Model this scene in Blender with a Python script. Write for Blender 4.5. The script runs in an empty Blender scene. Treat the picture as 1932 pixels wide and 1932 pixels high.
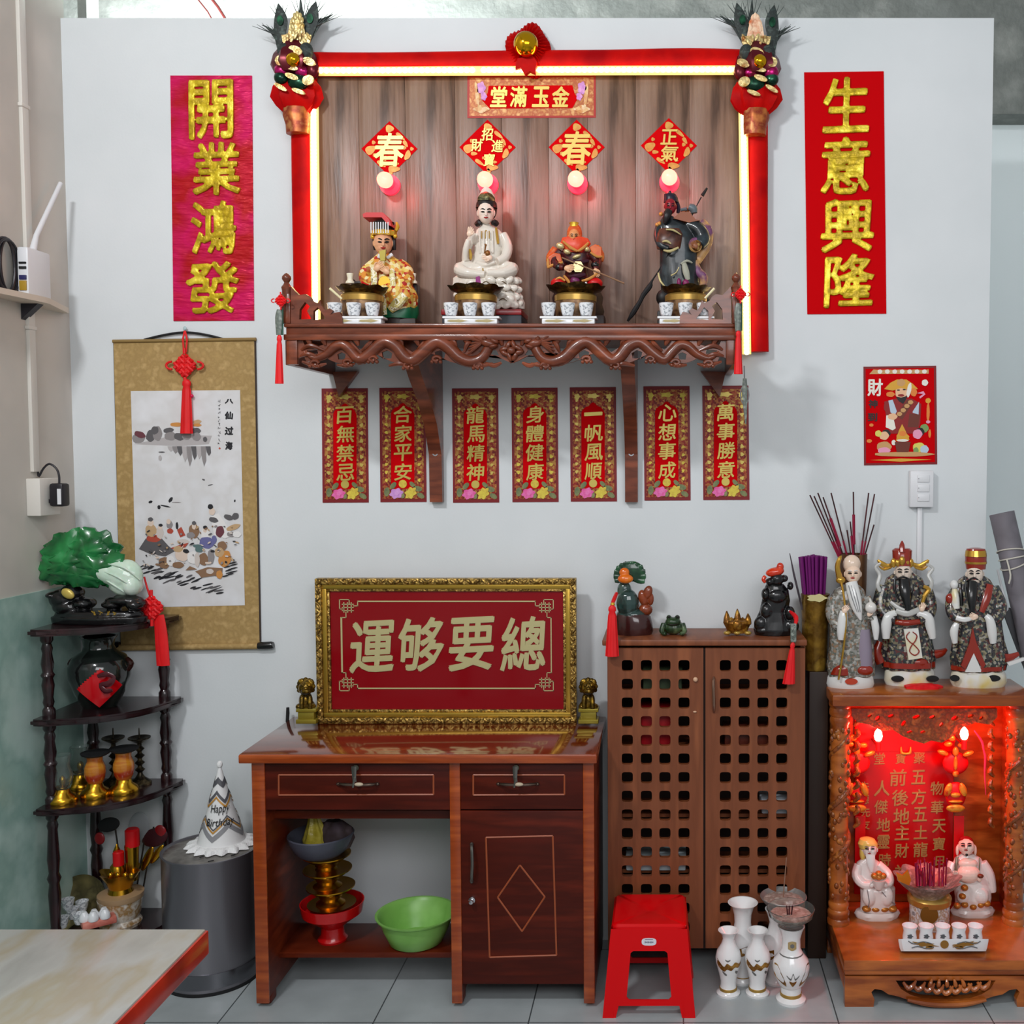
import bpy, bmesh, math, random
from mathutils import Vector, Matrix
R = math.radians
PI = math.pi
sc = bpy.context.scene
COL = sc.collection
random.seed(7)

# ---------------------------------------------------------------- camera
F, PPX, PITCH = 1970.0, 1262.0, R(3.0)
CAM = Vector((0, -3.6, 1.70))
cd = bpy.data.cameras.new('camera')
cam = bpy.data.objects.new('camera', cd)
COL.objects.link(cam)
cd.sensor_width = 36
cd.lens = F / 1932 * 36
cd.shift_x = (966 - PPX) / 1932
cam.location = CAM
cam.rotation_euler = (R(90) - PITCH, 0, 0)
cd.clip_start = 0.05
sc.camera = cam

# ---------------------------------------------------------------- world, lights, exposure
sc.view_settings.view_transform = 'Standard'
sc.view_settings.look = 'None'
sc.view_settings.exposure = 0.0
sc.view_settings.gamma = 1.0
sc.view_settings.use_curve_mapping = False
wd = bpy.data.worlds.new('world')
sc.world = wd
wd.use_nodes = True
wd.node_tree.nodes['Background'].inputs[0].default_value = (0.93, 0.97, 1.0, 1)
wd.node_tree.nodes['Background'].inputs[1].default_value = 0.40


def area(name, loc, target, sx, sy, power, col=(1, 1, 1)):
    l = bpy.data.lights.new(name, 'AREA')
    l.shape = 'RECTANGLE'
    l.size, l.size_y = sx, sy
    l.energy = power
    l.color = col
    o = bpy.data.objects.new(name, l)
    COL.objects.link(o)
    o.location = loc
    d = Vector(target) - Vector(loc)
    o.rotation_euler = d.to_track_quat('-Z', 'Y').to_euler()
    return o


area('tube_light_key', (-1.55, -2.9, 3.7), (0.5, 0, 1.0), 0.4, 0.15, 54, (0.97, 0.98, 1.0))
area('room_fill_light', (0.5, -4.4, 3.0), (0.1, 0, 0.6), 2.6, 1.2, 60, (0.98, 0.98, 1.0))  # added fill from the front, no such lamp is known
area('back_room_lamp', (-1.7, 0.5, 2.75), (-1.5, 0.95, 3.75), 0.3, 0.3, 190, (0.95, 1.0, 1.0))


# ---------------------------------------------------------------- pixel rays to places
def ray(px, py):
    a, b = (px - PPX) / F, (966 - py) / F
    cp, sp = math.cos(PITCH), math.sin(PITCH)
    return Vector((a, b * sp + cp, b * cp - sp))


def W(px, py, Y):
    d = ray(px, py)
    return CAM + d * ((Y - CAM.y) / d.y)


def WX(px, py, X):
    d = ray(px, py)
    return CAM + d * (X / d.x)


def WZ(px, py, Z):
    d = ray(px, py)
    return CAM + d * ((Z - CAM.z) / d.z)


def PYof(z, Y):
    k = (z - CAM.z) / (Y - CAM.y)
    cp, sp = math.cos(PITCH), math.sin(PITCH)
    return 966 - F * (k * cp + sp) / (cp - k * sp)


def SC(Y):
    return (Y - CAM.y) / F


# ---------------------------------------------------------------- materials
MATS = {}


def lin(h):
    h = h.lstrip('#')
    o = []
    for i in (0, 2, 4):
        c = int(h[i:i + 2], 16) / 255
        o.append(c / 12.92 if c <= 0.04045 else ((c + 0.055) / 1.055) ** 2.4)
    return (*o, 1)


def mat(name, c, r=0.5, m=0.0, cols=None, kind='noise', ns=8, st=(1, 1, 1), det=3, bump=0, bs=40, bst=(1, 1, 1),
        emit=None, es=0, coat=0, trans=0, ior=1.45, sss=0, hard=False, spec=None, lo=0.3, hi=0.7):
    """Principled material; cols = further colours mixed through a procedural texture."""
    if name in MATS:
        return MATS[name]
    mt = bpy.data.materials.new(name)
    mt.use_nodes = True
    nt = mt.node_tree
    b = nt.nodes['Principled BSDF']
    L = nt.links.new
    b.inputs['Base Color'].default_value = lin(c)
    b.inputs['Roughness'].default_value = r
    b.inputs['Metallic'].default_value = m
    b.inputs['Coat Weight'].default_value = coat
    b.inputs['Coat Roughness'].default_value = 0.08
    b.inputs['Transmission Weight'].default_value = trans
    b.inputs['IOR'].default_value = ior
    if spec is not None:
        b.inputs['Specular IOR Level'].default_value = spec
    if sss:
        b.inputs['Subsurface Weight'].default_value = sss
        b.inputs['Subsurface Scale'].default_value = 0.01
    if emit:
        b.inputs['Emission Color'].default_value = lin(emit)
        b.inputs['Emission Strength'].default_value = es
    tc = nt.nodes.new('ShaderNodeTexCoord')
    if cols:
        mp = nt.nodes.new('ShaderNodeMapping')
        mp.inputs['Scale'].default_value = st
        L(tc.outputs['Object'], mp.inputs['Vector'])
        if kind == 'voronoi':
            t = nt.nodes.new('ShaderNodeTexVoronoi')
            t.inputs['Scale'].default_value = ns
            s1 = nt.nodes.new('ShaderNodeSeparateColor')
            L(t.outputs['Color'], s1.inputs[0])
            out = s1.outputs[0]
        elif kind == 'wave':
            t = nt.nodes.new('ShaderNodeTexWave')
            t.inputs['Scale'].default_value = ns
            t.inputs['Distortion'].default_value = 6
            t.inputs['Detail'].default_value = det
            out = t.outputs['Fac']
        else:
            t = nt.nodes.new('ShaderNodeTexNoise')
            t.inputs['Scale'].default_value = ns
            t.inputs['Detail'].default_value = det
            out = t.outputs['Fac']
        L(mp.outputs[0], t.inputs['Vector'])
        cr = nt.nodes.new('ShaderNodeValToRGB')
        al = [c] + list(cols)
        if hard:
            cr.color_ramp.interpolation = 'CONSTANT'
        e = cr.color_ramp.elements
        n = len(al)
        while len(e) < n:
            e.new(0.5)
        for i in range(n):
            e[i].position = lo + (hi - lo) * i / (n if hard else n - 1)
            e[i].color = lin(al[i])
        L(out, cr.inputs[0])
        L(cr.outputs[0], b.inputs['Base Color'])
    if bump:
        mp2 = nt.nodes.new('ShaderNodeMapping')
        mp2.inputs['Scale'].default_value = bst
        L(tc.outputs['Object'], mp2.inputs['Vector'])
        t2 = nt.nodes.new('ShaderNodeTexNoise')
        t2.inputs['Scale'].default_value = bs
        t2.inputs['Detail'].default_value = 3
        L(mp2.outputs[0], t2.inputs['Vector'])
        bp = nt.nodes.new('ShaderNodeBump')
        bp.inputs['Strength'].default_value = bump
        bp.inputs['Distance'].default_value = 0.01
        L(t2.outputs['Fac'], bp.inputs['Height'])
        L(bp.outputs[0], b.inputs['Normal'])
    MATS[name] = mt
    return mt


# ---------------------------------------------------------------- mesh builder
def spl(pts, n=4):
    """Catmull-Rom through tuples of any length."""
    P = [Vector(p) for p in pts]
    out = []
    for i in range(len(P) - 1):
        p0, p1, p2, p3 = P[max(i - 1, 0)], P[i], P[i + 1], P[min(i + 2, len(P) - 1)]
        for k in range(n):
            t = k / n
            out.append(0.5 * ((2 * p1) + (p2 - p0) * t + (2 * p0 - 5 * p1 + 4 * p2 - p3) * t * t + (3 * p1 - p0 - 3 * p2 + p3) * t ** 3))
    out.append(P[-1])
    return out


class MB:
    def __init__(s):
        s.bm = bmesh.new()
        s.mi = 0

    def _face(s, vs):
        try:
            f = s.bm.faces.new(vs)
            f.material_index = s.mi
            return f
        except ValueError:
            return None

    def box(s, c, d, rot=None, bv=0, seg=2):
        c = Vector(c)
        hx, hy, hz = d[0] / 2, d[1] / 2, d[2] / 2
        vs = []
        for x, y, z in ((-1, -1, -1), (1, -1, -1), (1, 1, -1), (-1, 1, -1), (-1, -1, 1), (1, -1, 1), (1, 1, 1), (-1, 1, 1)):
            v = Vector((x * hx, y * hy, z * hz))
            if rot is not None:
                v = rot @ v
            vs.append(s.bm.verts.new(c + v))
        fs = [s._face([vs[i] for i in q]) for q in ((0, 3, 2, 1), (4, 5, 6, 7), (0, 1, 5, 4), (1, 2, 6, 5), (2, 3, 7, 6), (3, 0, 4, 7))]
        if bv:
            es = list({e for f in fs for e in f.edges})
            r = bmesh.ops.bevel(s.bm, geom=es, offset=min(bv, 0.49 * min(d)), segments=seg, affect='EDGES', profile=0.5)
            for f in r['faces']:
                f.material_index = s.mi
        return s

    def bb(s, a, b, bv=0):
        """box from corner a to corner b"""
        a, b = Vector(a), Vector(b)
        return s.box((a + b) / 2, [abs(q) for q in (b - a)], None, bv)

    def _rings(s, rings, cap=True, close=True):
        L = []
        for r in rings:
            L.append([s.bm.verts.new(p) for p in r])
        n = len(L[0])
        for a, b in zip(L, L[1:]):
            for i in range(n if close else n - 1):
                j = (i + 1) % n
                s._face((a[i], a[j], b[j], b[i]))
        if cap and close:
            s._face(list(reversed(L[0])))
            s._face(L[-1])
        return L

    def lathe(s, prof, c=(0, 0, 0), n=24, mx=None, wave=0, k=8, sx=1, sy=1, cap=True):
        c = Vector(c)
        rings = []
        for q in prof:
            r, z = q[0], q[1]
            w = q[2] if len(q) > 2 else wave
            ring = []
            for i in range(n):
                a = 2 * PI * i / n
                rr = max(r, 1e-5) * (1 + w * math.cos(k * a))
                v = Vector((rr * math.cos(a) * sx, rr * math.sin(a) * sy, z))
                if len(q) > 3:
                    v.z += q[3] * abs(math.cos(k * a / 2))
                if mx is not None:
                    v = mx @ v
                ring.append(c + v)
            rings.append(ring)
        s._rings(rings, cap)
        return s

    def tube(s, pts, rad, n=8, sm=0, cap=True, flat=1.0):
        if not hasattr(rad, '__len__'):
            rad = [rad] * len(pts)
        if sm:
            q = spl([(*p, r) for p, r in zip(pts, rad)], sm)
            pts = [Vector(v[:3]) for v in q]
            rad = [max(v[3], 1e-5) for v in q]
        pts = [Vector(p) for p in pts]
        T = []
        for i in range(len(pts)):
            d = pts[min(i + 1, len(pts) - 1)] - pts[max(i - 1, 0)]
            T.append(d.normalized() if d.length > 1e-9 else Vector((0, 0, 1)))
        up = Vector((0, 1, 0)) if abs(T[0].y) < 0.9 else Vector((1, 0, 0))
        u = (up - T[0] * up.dot(T[0])).normalized()
        rings = []
        for p, t, r in zip(pts, T, rad):
            u = u - t * u.dot(t)
            u = u.normalized() if u.length > 1e-6 else t.orthogonal().normalized()
            v = t.cross(u)
            rings.append([p + (u * math.cos(2 * PI * i / n) * flat + v * math.sin(2 * PI * i / n)) * r for i in range(n)])
        s._rings(rings, cap)
        return s

    def loft(s, rings, n=24, fold=0, k=9, ph=0.0):
        out = []
        for q in rings:
            x, y, z, rx, ry = q[:5]
            f = q[5] if len(q) > 5 else fold
            ring = []
            for i in range(n):
                a = 2 * PI * i / n
                w = 1 + f * math.cos(k * a + ph)
                ring.append(Vector((x + rx * w * math.cos(a), y + ry * w * math.sin(a), z)))
            out.append(ring)
        s._rings(out)
        return s

    def ell(s, c, r, rot=None, u=16, v=10):
        c = Vector(c)
        rings = []
        for j in range(v + 1):
            t = PI * j / v
            rr, zz = max(math.sin(t), 1e-3), -math.cos(t)
            ring = []
            for i in range(u):
                a = 2 * PI * i / u
                p = Vector((r[0] * rr * math.cos(a), r[1] * rr * math.sin(a), r[2] * zz))
                ring.append(c + (rot @ p if rot is not None else p))
            rings.append(ring)
        s._rings(rings)
        return s

    def prism(s, poly, y0, y1):
        """polygon of (x, z), extruded from y0 (front) to y1 (back)"""
        A = [s.bm.verts.new((x, y0, z)) for x, z in poly]
        B = [s.bm.verts.new((x, y1, z)) for x, z in poly]
        n = len(A)
        ar = sum(poly[i][0] * poly[(i + 1) % n][1] - poly[(i + 1) % n][0] * poly[i][1] for i in range(n))
        if ar < 0:
            A.reverse()
            B.reverse()
        s._face(A)
        s._face(list(reversed(B)))
        for i in range(n):
            j = (i + 1) % n
            s._face((A[j], A[i], B[i], B[j]))
        return s

    def disc(s, c, rx, rz, th, ang=0, n=18, lobes=0, amp=0):
        """flat disc facing -Y, back at c.y"""
        p = []
        for i in range(n):
            a = 2 * PI * i / n
            w = 1 + amp * math.cos(lobes * a)
            x, z = rx * w * math.cos(a), rz * w * math.sin(a)
            p.append((c[0] + x * math.cos(ang) - z * math.sin(ang), c[2] + x * math.sin(ang) + z * math.cos(ang)))
        return s.prism(p, c[1] - th, c[1])

    def add(s, me, mx=None):
        """append a mesh datablock"""
        base = [s.bm.verts.new(mx @ v.co if mx else v.co) for v in me.vertices]
        for p in me.polygons:
            s._face([base[i] for i in p.vertices])
        return s


def outline_mesh(outs, depth, res=1):
    """2D outlines (list of lists of (x, z)); inner ones become holes. Returns a mesh facing -Y, y from -depth to 0."""
    c = bpy.data.curves.new('o', 'CURVE')
    c.dimensions = '2D'
    c.fill_mode = 'BOTH'
    c.extrude = depth / 2
    for o in outs:
        sp = c.splines.new('POLY')
        sp.points.add(len(o) - 1)
        for i, (x, z) in enumerate(o):
            sp.points[i].co = (x, z, 0, 1)
        sp.use_cyclic_u = True
    ob = bpy.data.objects.new('o', c)
    COL.objects.link(ob)
    dg = bpy.context.evaluated_depsgraph_get()
    me = bpy.data.meshes.new_from_object(ob.evaluated_get(dg))
    bpy.data.objects.remove(ob)
    bpy.data.curves.remove(c)
    for v in me.vertices:
        v.co = Vector((v.co.x, -v.co.z - depth / 2, v.co.y))
    return me


GL = {}


def glyph_mesh(ch, off=0.0, shear=0.0):
    k = (ch, off, shear)
    if k not in GL:
        c = bpy.data.curves.new('g', 'FONT')
        c.body = ch
        c.size = 1
        c.offset = off
        c.extrude = 0.5
        c.shear = shear
        c.resolution_u = 2
        ob = bpy.data.objects.new('g', c)
        COL.objects.link(ob)
        dg = bpy.context.evaluated_depsgraph_get()
        me = bpy.data.meshes.new_from_object(ob.evaluated_get(dg))
        bpy.data.objects.remove(ob)
        bpy.data.curves.remove(c)
        xs = [v.co.x for v in me.vertices]
        ys = [v.co.y for v in me.vertices]
        GL[k] = (me, min(xs), max(xs), min(ys), max(ys))
    return GL[k]


def glyph(mb, ch, c, w, h, th, off=0.0, shear=0.0, ang=0.0):
    """centre c, back of the letter at c.y; off = stroke fattening (in glyph heights), made of shifted copies"""
    me, x0, x1, y0, y1 = glyph_mesh(ch, 0.0, shear)
    sh = [(0, 0)] if not off else [(off * math.cos(a), off * math.sin(a)) for a in (0.4, 1.97, 3.54, 5.11)]
    if off > 0.03:
        sh += [(0, 0)] + [(off * 1.1 * math.cos(a), off * 1.1 * math.sin(a)) for a in (1.2, 2.7, 4.3, 5.9)]
    fx, fz = w / (x1 - x0 + 2 * off), h / (y1 - y0 + 2 * off)
    for n, (ox, oy) in enumerate(sh):
        t2 = th * (1 - 0.04 * n)
        base = []
        for v in me.vertices:
            x = (v.co.x + ox - (x0 + x1) / 2) * fx
            z = (v.co.y + oy - (y0 + y1) / 2) * fz
            base.append(mb.bm.verts.new((c[0] + x * math.cos(ang) - z * math.sin(ang), c[1] - t2 * (v.co.z + 0.5),
                                         c[2] + x * math.sin(ang) + z * math.cos(ang))))
        for p in me.polygons:
            mb._face([base[i] for i in p.vertices])


def obj(name, mb, m, parent=None, smooth=40, remesh=0, loc=None, relax=2):
    me = bpy.data.meshes.new(name)
    bm = mb.bm if isinstance(mb, MB) else mb
    bmesh.ops.recalc_face_normals(bm, faces=bm.faces[:])
    if smooth and not remesh:
        lim = R(smooth)
        for f in bm.faces:
            f.smooth = True
        for e in bm.edges:
            if len(e.link_faces) == 2 and e.calc_face_angle(0) > lim:
                e.smooth = False
    bm.to_mesh(me)
    bm.free()
    for q in (m if isinstance(m, (list, tuple)) else [m]):
        me.materials.append(q)
    o = bpy.data.objects.new(name, me)
    COL.objects.link(o)
    if remesh:
        md = o.modifiers.new('r', 'REMESH')
        md.mode = 'VOXEL'
        md.voxel_size = remesh
        if relax:
            ms = o.modifiers.new('s', 'SMOOTH')
            ms.iterations = relax
            ms.factor = 0.5
        dg = bpy.context.evaluated_depsgraph_get()
        nm = bpy.data.meshes.new_from_object(o.evaluated_get(dg))
        o.modifiers.clear()
        o.data = nm
        bpy.data.meshes.remove(me)
        nm.name = name
        for p in nm.polygons:
            p.use_smooth = True
        if not nm.materials:
            nm.materials.append(m)
    if parent:
        o.parent = parent
    if loc is not None:
        o.location = loc
    return o


def tag(o, label, cat, group=None):
    o['label'] = label
    o['category'] = cat
    if group:
        o['group'] = group
    return o


def thing(name, label, cat, loc=(0, 0, 0), group=None, rz=0):
    o = bpy.data.objects.new(name, None)
    o.empty_display_size = 0.05
    COL.objects.link(o)
    o.location = loc
    o.rotation_euler = (0, 0, rz)
    return tag(o, label, cat, group)


def struct(name, mb, m, parent=None, smooth=0):
    o = obj(name, mb, m, parent, smooth)
    o['kind'] = 'structure'
    return o


def stuff(o):
    o['kind'] = 'stuff'
    return o


def dup(root, loc, label=None, rz=None):
    """copy a thing with its parts and sub-parts"""
    r = root.copy()
    COL.objects.link(r)
    r.location = loc
    if rz is not None:
        r.rotation_euler = (0, 0, rz)
    if label:
        r['label'] = label
    for ch in list(root.children):
        c = ch.copy()
        COL.objects.link(c)
        c.parent = r
        for g in list(ch.children):
            d = g.copy()
            COL.objects.link(d)
            d.parent = c
    return r


class Fig:
    """A thing standing at pixel column px, on height z, at depth Y; its shapes are traced in photo pixels at real depth.
    dy = depth offset (in pixels' worth of metres, negative towards the viewer)."""

    def __init__(s, name, label, cat, px, Y, z, group=None):
        s.Y, s.s = Y, SC(Y)
        py = PYof(z, Y)
        s.base = py
        loc = W(px, py, Y)
        s.root = thing(name, label, cat, loc, group)
        s.o = loc
        s.mb = MB()

    def p(s, px, py, dy=0):
        return W(px, py, s.Y + dy * s.s) - s.o

    def ell(s, px, py, dy, rx, rd, rz, ang=0, u=16, v=10):
        s.mb.ell(s.p(px, py, dy), (rx * s.s, rd * s.s, rz * s.s), Matrix.Rotation(R(ang), 3, 'Y') if ang else None, u, v)
        return s

    def tube(s, pts, n=8, sm=3, flat=1.0):
        s.mb.tube([s.p(*q[:3]) for q in pts], [q[3] * s.s for q in pts], n, sm, True, flat)
        return s

    def loft(s, rings, n=28, fold=0, k=9, ph=0.0):
        out = []
        for q in rings:
            v = s.p(q[0], q[1], q[2])
            out.append((v.x, v.y, v.z, q[3] * s.s, q[4] * s.s) + tuple(q[5:6]))
        s.mb.loft(out, n, fold, k, ph)
        return s

    def poly(s, pts, dy, th):
        """flat plate of thickness th px, outline in pixels, back at dy"""
        q = [s.p(x, y, dy) for x, y in pts]
        yb = s.p(pts[0][0], pts[0][1], dy).y
        s.mb.prism([(v.x, v.z) for v in q], yb - th * s.s, yb)
        return s

    def disc(s, px, py, dy, rx, rz, th, ang=0, n=18, lobes=0, amp=0):
        s.mb.disc(s.p(px, py, dy), rx * s.s, rz * s.s, th * s.s, R(ang), n, lobes, amp)
        return s

    def lathe(s, px, prof, dy=0, n=24, wave=0, k=8, sx=1, sy=1):
        """profile of (r px, py)"""
        c = s.p(px, prof[0][1], dy)
        pr = []
        for q in prof:
            v = s.p(px, q[1], dy)
            pr.append((q[0] * s.s, v.z - c.z) + tuple(q[2:3]) + tuple(e * s.s for e in q[3:4]))
        s.mb.lathe(pr, c, n, None, wave, k, sx, sy)
        return s

    def box(s, px0, py0, px1, py1, dy0, dy1, bv=0):
        a = s.p(px0, py1, dy0)
        b = s.p(px1, py0, dy0)
        b.y = a.y + (dy1 - dy0) * s.s
        s.mb.bb(a, b, bv * s.s)
        return s

    def glyph(s, ch, px, py, dy, w, h, th, off=0, shear=0, ang=0):
        glyph(s.mb, ch, s.p(px, py, dy), w * s.s, h * s.s, th * s.s, off, shear, ang)
        return s

    def end(s, name, m, parent=None, smooth=40, remesh=0, relax=2):
        o = obj(name, s.mb, m, parent or s.root, smooth, remesh * s.s if remesh else 0, None, relax)
        s.mb = MB()
        return o


# ---------------------------------------------------------------- common materials
WHITE = mat('white_porcelain', '#e9eaec', 0.18, coat=0.5)
GOLD = mat('gold_metal', '#c9962a', 0.25, 1.0)
GOLDP = mat('gold_paint', '#d9ae3c', 0.35, 0.6)
BRASS = mat('dark_brass', '#6a4a1e', 0.35, 0.85, cols=['#3a2712', '#8a6a2a'], ns=30)
RED = mat('red_paint', '#c8060f', 0.4)
REDSILK = mat('red_silk', '#d0060e', 0.55, cols=['#e81018'], ns=60, st=(1, 1, .2))
BLACK = mat('black_gloss', '#0c0b0d', 0.25, coat=0.4)
BLACKM = mat('black_matte', '#141416', 0.7)
SKIN = mat('painted_skin', '#e5b48c', 0.4)
PALE = mat('pale_skin', '#eccfb8', 0.3)
CHROME = mat('chrome', '#c8c8cc', 0.2, 1.0)
GREYSTEEL = mat('grey_steel', '#5c5c60', 0.35, 0.9)
# ================================================================ the setting
XL = W(122, 300, 0).x
XR = W(1868, 500, 0).x
ZT = W(1000, 34, 0).z
WALLM = mat('white_wall', '#d3d8da', 0.75, cols=['#dbdfe1'], ns=3, bump=0.03, bs=120)
BEIGE = mat('beige_wall', '#cdc7be', 0.8, cols=['#c4c0b8', '#d6cfc6'], ns=2.5)
DADO = mat('green_marble_tile', '#a4c6ba', 0.3, cols=['#92b4aa', '#b4d0c6', '#c0d6ce'], ns=5, det=6)
CONC = mat('raw_concrete', '#7b7f7b', 0.9, cols=['#6c706c', '#8a8d88'], ns=6, det=6, bump=0.3, bs=30)
FARW = mat('far_wall_paint', '#dfe7e8', 0.8)
struct('wall_back', MB().bb((XL, 0, 0), (XR, 0.12, ZT)), WALLM)
struct('wall_left', MB().bb((XL - 0.1, -5, 0), (XL, 0.02, 5)), BEIGE)
ZD = W(110, 1101, -0.02).z
struct('trim_1', MB().bb((XL, -5, 0), (XL + 0.006, 0, ZD)), DADO)
struct('wall_far', MB().bb((-6, 1.1, 0), (5, 1.2, 5)), FARW)
zb = W(1900, 222, 1.0).z
struct('trim_2', MB().bb((-6, 0.95, zb), (5, 1.1, 5)), CONC)
a, b = W(140, 20, 0.1), W(157, 20, 0.1)
struct('trim_3', MB().bb((a.x, 0.121, 0), (b.x, 0.2, 5)), CONC)

fm = bpy.data.materials.new('floor_tiles')
fm.use_nodes = True
nt = fm.node_tree
bs_ = nt.nodes['Principled BSDF']
tc = nt.nodes.new('ShaderNodeTexCoord')
mp = nt.nodes.new('ShaderNodeMapping')
br = nt.nodes.new('ShaderNodeTexBrick')
br.offset = 0
br.inputs['Scale'].default_value = 1
br.inputs['Brick Width'].default_value = 0.467
br.inputs['Row Height'].default_value = 0.467
br.inputs['Mortar Size'].default_value = 0.0022
br.inputs['Color1'].default_value = lin('#a7aeb0')
br.inputs['Color2'].default_value = lin('#a1a9ab')
br.inputs['Mortar'].default_value = lin('#4b5052')
mp.inputs['Location'].default_value = (0.89, 0.54, 0)
nz = nt.nodes.new('ShaderNodeTexNoise')
nz.inputs['Scale'].default_value = 7
nz.inputs['Detail'].default_value = 5
mx = nt.nodes.new('ShaderNodeMix')
mx.data_type = 'RGBA'
mx.blend_type = 'OVERLAY'
mx.inputs[0].default_value = 0.25
nt.links.new(tc.outputs['Object'], mp.inputs[0])
nt.links.new(mp.outputs[0], br.inputs[0])
nt.links.new(tc.outputs['Object'], nz.inputs['Vector'])
nt.links.new(br.outputs['Color'], mx.inputs[6])
nt.links.new(nz.outputs['Fac'], mx.inputs[7])
nt.links.new(mx.outputs[2], bs_.inputs['Base Color'])
bs_.inputs['Roughness'].default_value = 0.3
struct('floor', MB().bb((-6, -5, -0.1), (5, 1.3, 0)), fm)

# back-room cables seen above the partition
cb = MB()
cb.tube([W(395, -8, 0.9), W(412, 14, 0.9), W(428, 40, 0.9)], 0.006)
cb.tube([W(368, -8, 0.9), W(392, 22, 0.9), W(402, 40, 0.9)], 0.003)
tag(obj('hanging_cable', cb, mat('dark_red_cable', '#4a1a18', 0.5)), 'dark red cables slanting down in the back room above the white wall', 'cable')

# ================================================================ posters and banners on the wall
FOIL = mat('gold_foil', '#c9a90e', 0.35, 0.35, cols=['#a88c08', '#d8bc1c', '#f4e050'], ns=26, bump=0.5, bs=28)
REDP = mat('red_paper', '#c60008', 0.7, spec=.06)
REDP2 = mat('dark_red_paper_edge', '#7a0a12', 0.5)
REDCR = mat('crinkled_red_foil', '#c40030', 0.3, 0.3, cols=['#d0005a', '#b4000e', '#c40030'], ns=5, bump=0.7, bs=22, bst=(0.5, 1, 2.6))  # magenta glare of the lights is mixed into the red foil colour


def wallthing(name, label, cat, px, py, Y=0.0, group=None):
    return thing(name, label, cat, W(px, py, Y), group)


def rel(root, px, py, Y):
    return W(px, py, Y) - root.location


def quad(root, name, pts, Y, th, m):
    q = [rel(root, x, y, Y) for x, y in pts]
    mb = MB()
    mb.prism([(v.x, v.z) for v in q], q[0].y - th, q[0].y)
    return obj(name, mb, m, root, 0)


def gl(root, name, ch, px, py, w, h, Y, th, m, off=0.0, shear=0.0, ang=0.0, puff=0):
    mb = MB()
    s = SC(Y)
    glyph(mb, ch, rel(root, px, py, Y), w * s, h * s, th, off, shear, R(ang))
    return obj(name, mb, m, root, 30, puff)


bn = wallthing('wall_banner', 'crinkled red foil banner coloured with magenta glare, gold characters, left of the altar shelf', 'banner', 401, 600)
quad(bn, 'banner_sheet', [(322, 143), (476, 143), (480, 605), (328, 606)], 0, 0.003, REDCR)
for ch, x0, y0, x1, y1 in (('開', 355, 153, 444, 262), ('業', 362, 270, 454, 368), ('鴻', 361, 380, 447, 480), ('發', 352, 494, 454, 592)):
    gl(bn, 'gold_character', ch, (x0 + x1) / 2, (y0 + y1) / 2, x1 - x0, y1 - y0, -0.002, 0.009, FOIL, 0.026, 0.06, 2, 0.0022)
bn = wallthing('wall_banner', 'smooth red banner with gold characters right of the altar shelf', 'banner', 1595, 590)
quad(bn, 'banner_sheet', [(1517, 137), (1667, 135), (1672, 592), (1523, 593)], 0, 0.003, REDP)
for ch, x0, y0, x1, y1 in (('生', 1550, 148, 1638, 250), ('意', 1546, 260, 1642, 366), ('興', 1547, 376, 1648, 476), ('隆', 1552, 480, 1650, 580)):
    gl(bn, 'gold_character', ch, (x0 + x1) / 2, (y0 + y1) / 2, x1 - x0, y1 - y0, -0.002, 0.009, FOIL, 0.026, 0.06, 2, 0.0022)

# ---- seven small blessing strips
GOLDC = mat('pale_gold_print', '#cbb55c', 0.35, 0.35)
ORN = mat('gold_orange_print', '#a05a28', 0.5, 0.2, cols=['#6e1410', '#b07e3a', '#8a1c14', '#9a4a22'], kind='voronoi', ns=160, hard=True, lo=0, hi=1)
PINK = mat('pink_print', '#d83a8a', 0.5, cols=['#e87ab8'], ns=90)
YEL = mat('yellow_print', '#e0d04a', 0.5, cols=['#c8a83a'], ns=90)
LEAF = mat('sage_print', '#8a8a58', 0.5, cols=['#5a6a48'], ns=60)
LILAC = mat('lilac_print', '#b87ac8', 0.5, cols=['#d8a0d8'], ns=90)
strips = [(607, 733, '百無禁忌', 'first'), (716, 732, '合家平安', ''), (853, 733, '龍馬精神', ''), (965, 732, '身體健康', ''), (1075, 731, '一帆風順', ''),
          (1214, 729, '心想事成', ''), (1325, 728, '萬事勝意', '')]
slab = ['red blessing strip under the shelf, leftmost, with three thin-barred words', 'red blessing strip partly behind the left wooden bracket',
        'red blessing strip just right of the left wooden bracket', 'red blessing strip in the middle of the row of seven',
        'red blessing strip just left of the right wooden bracket', 'red blessing strip just right of the right wooden bracket',
        'red blessing strip, rightmost, beside the hanging tassel']
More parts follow.
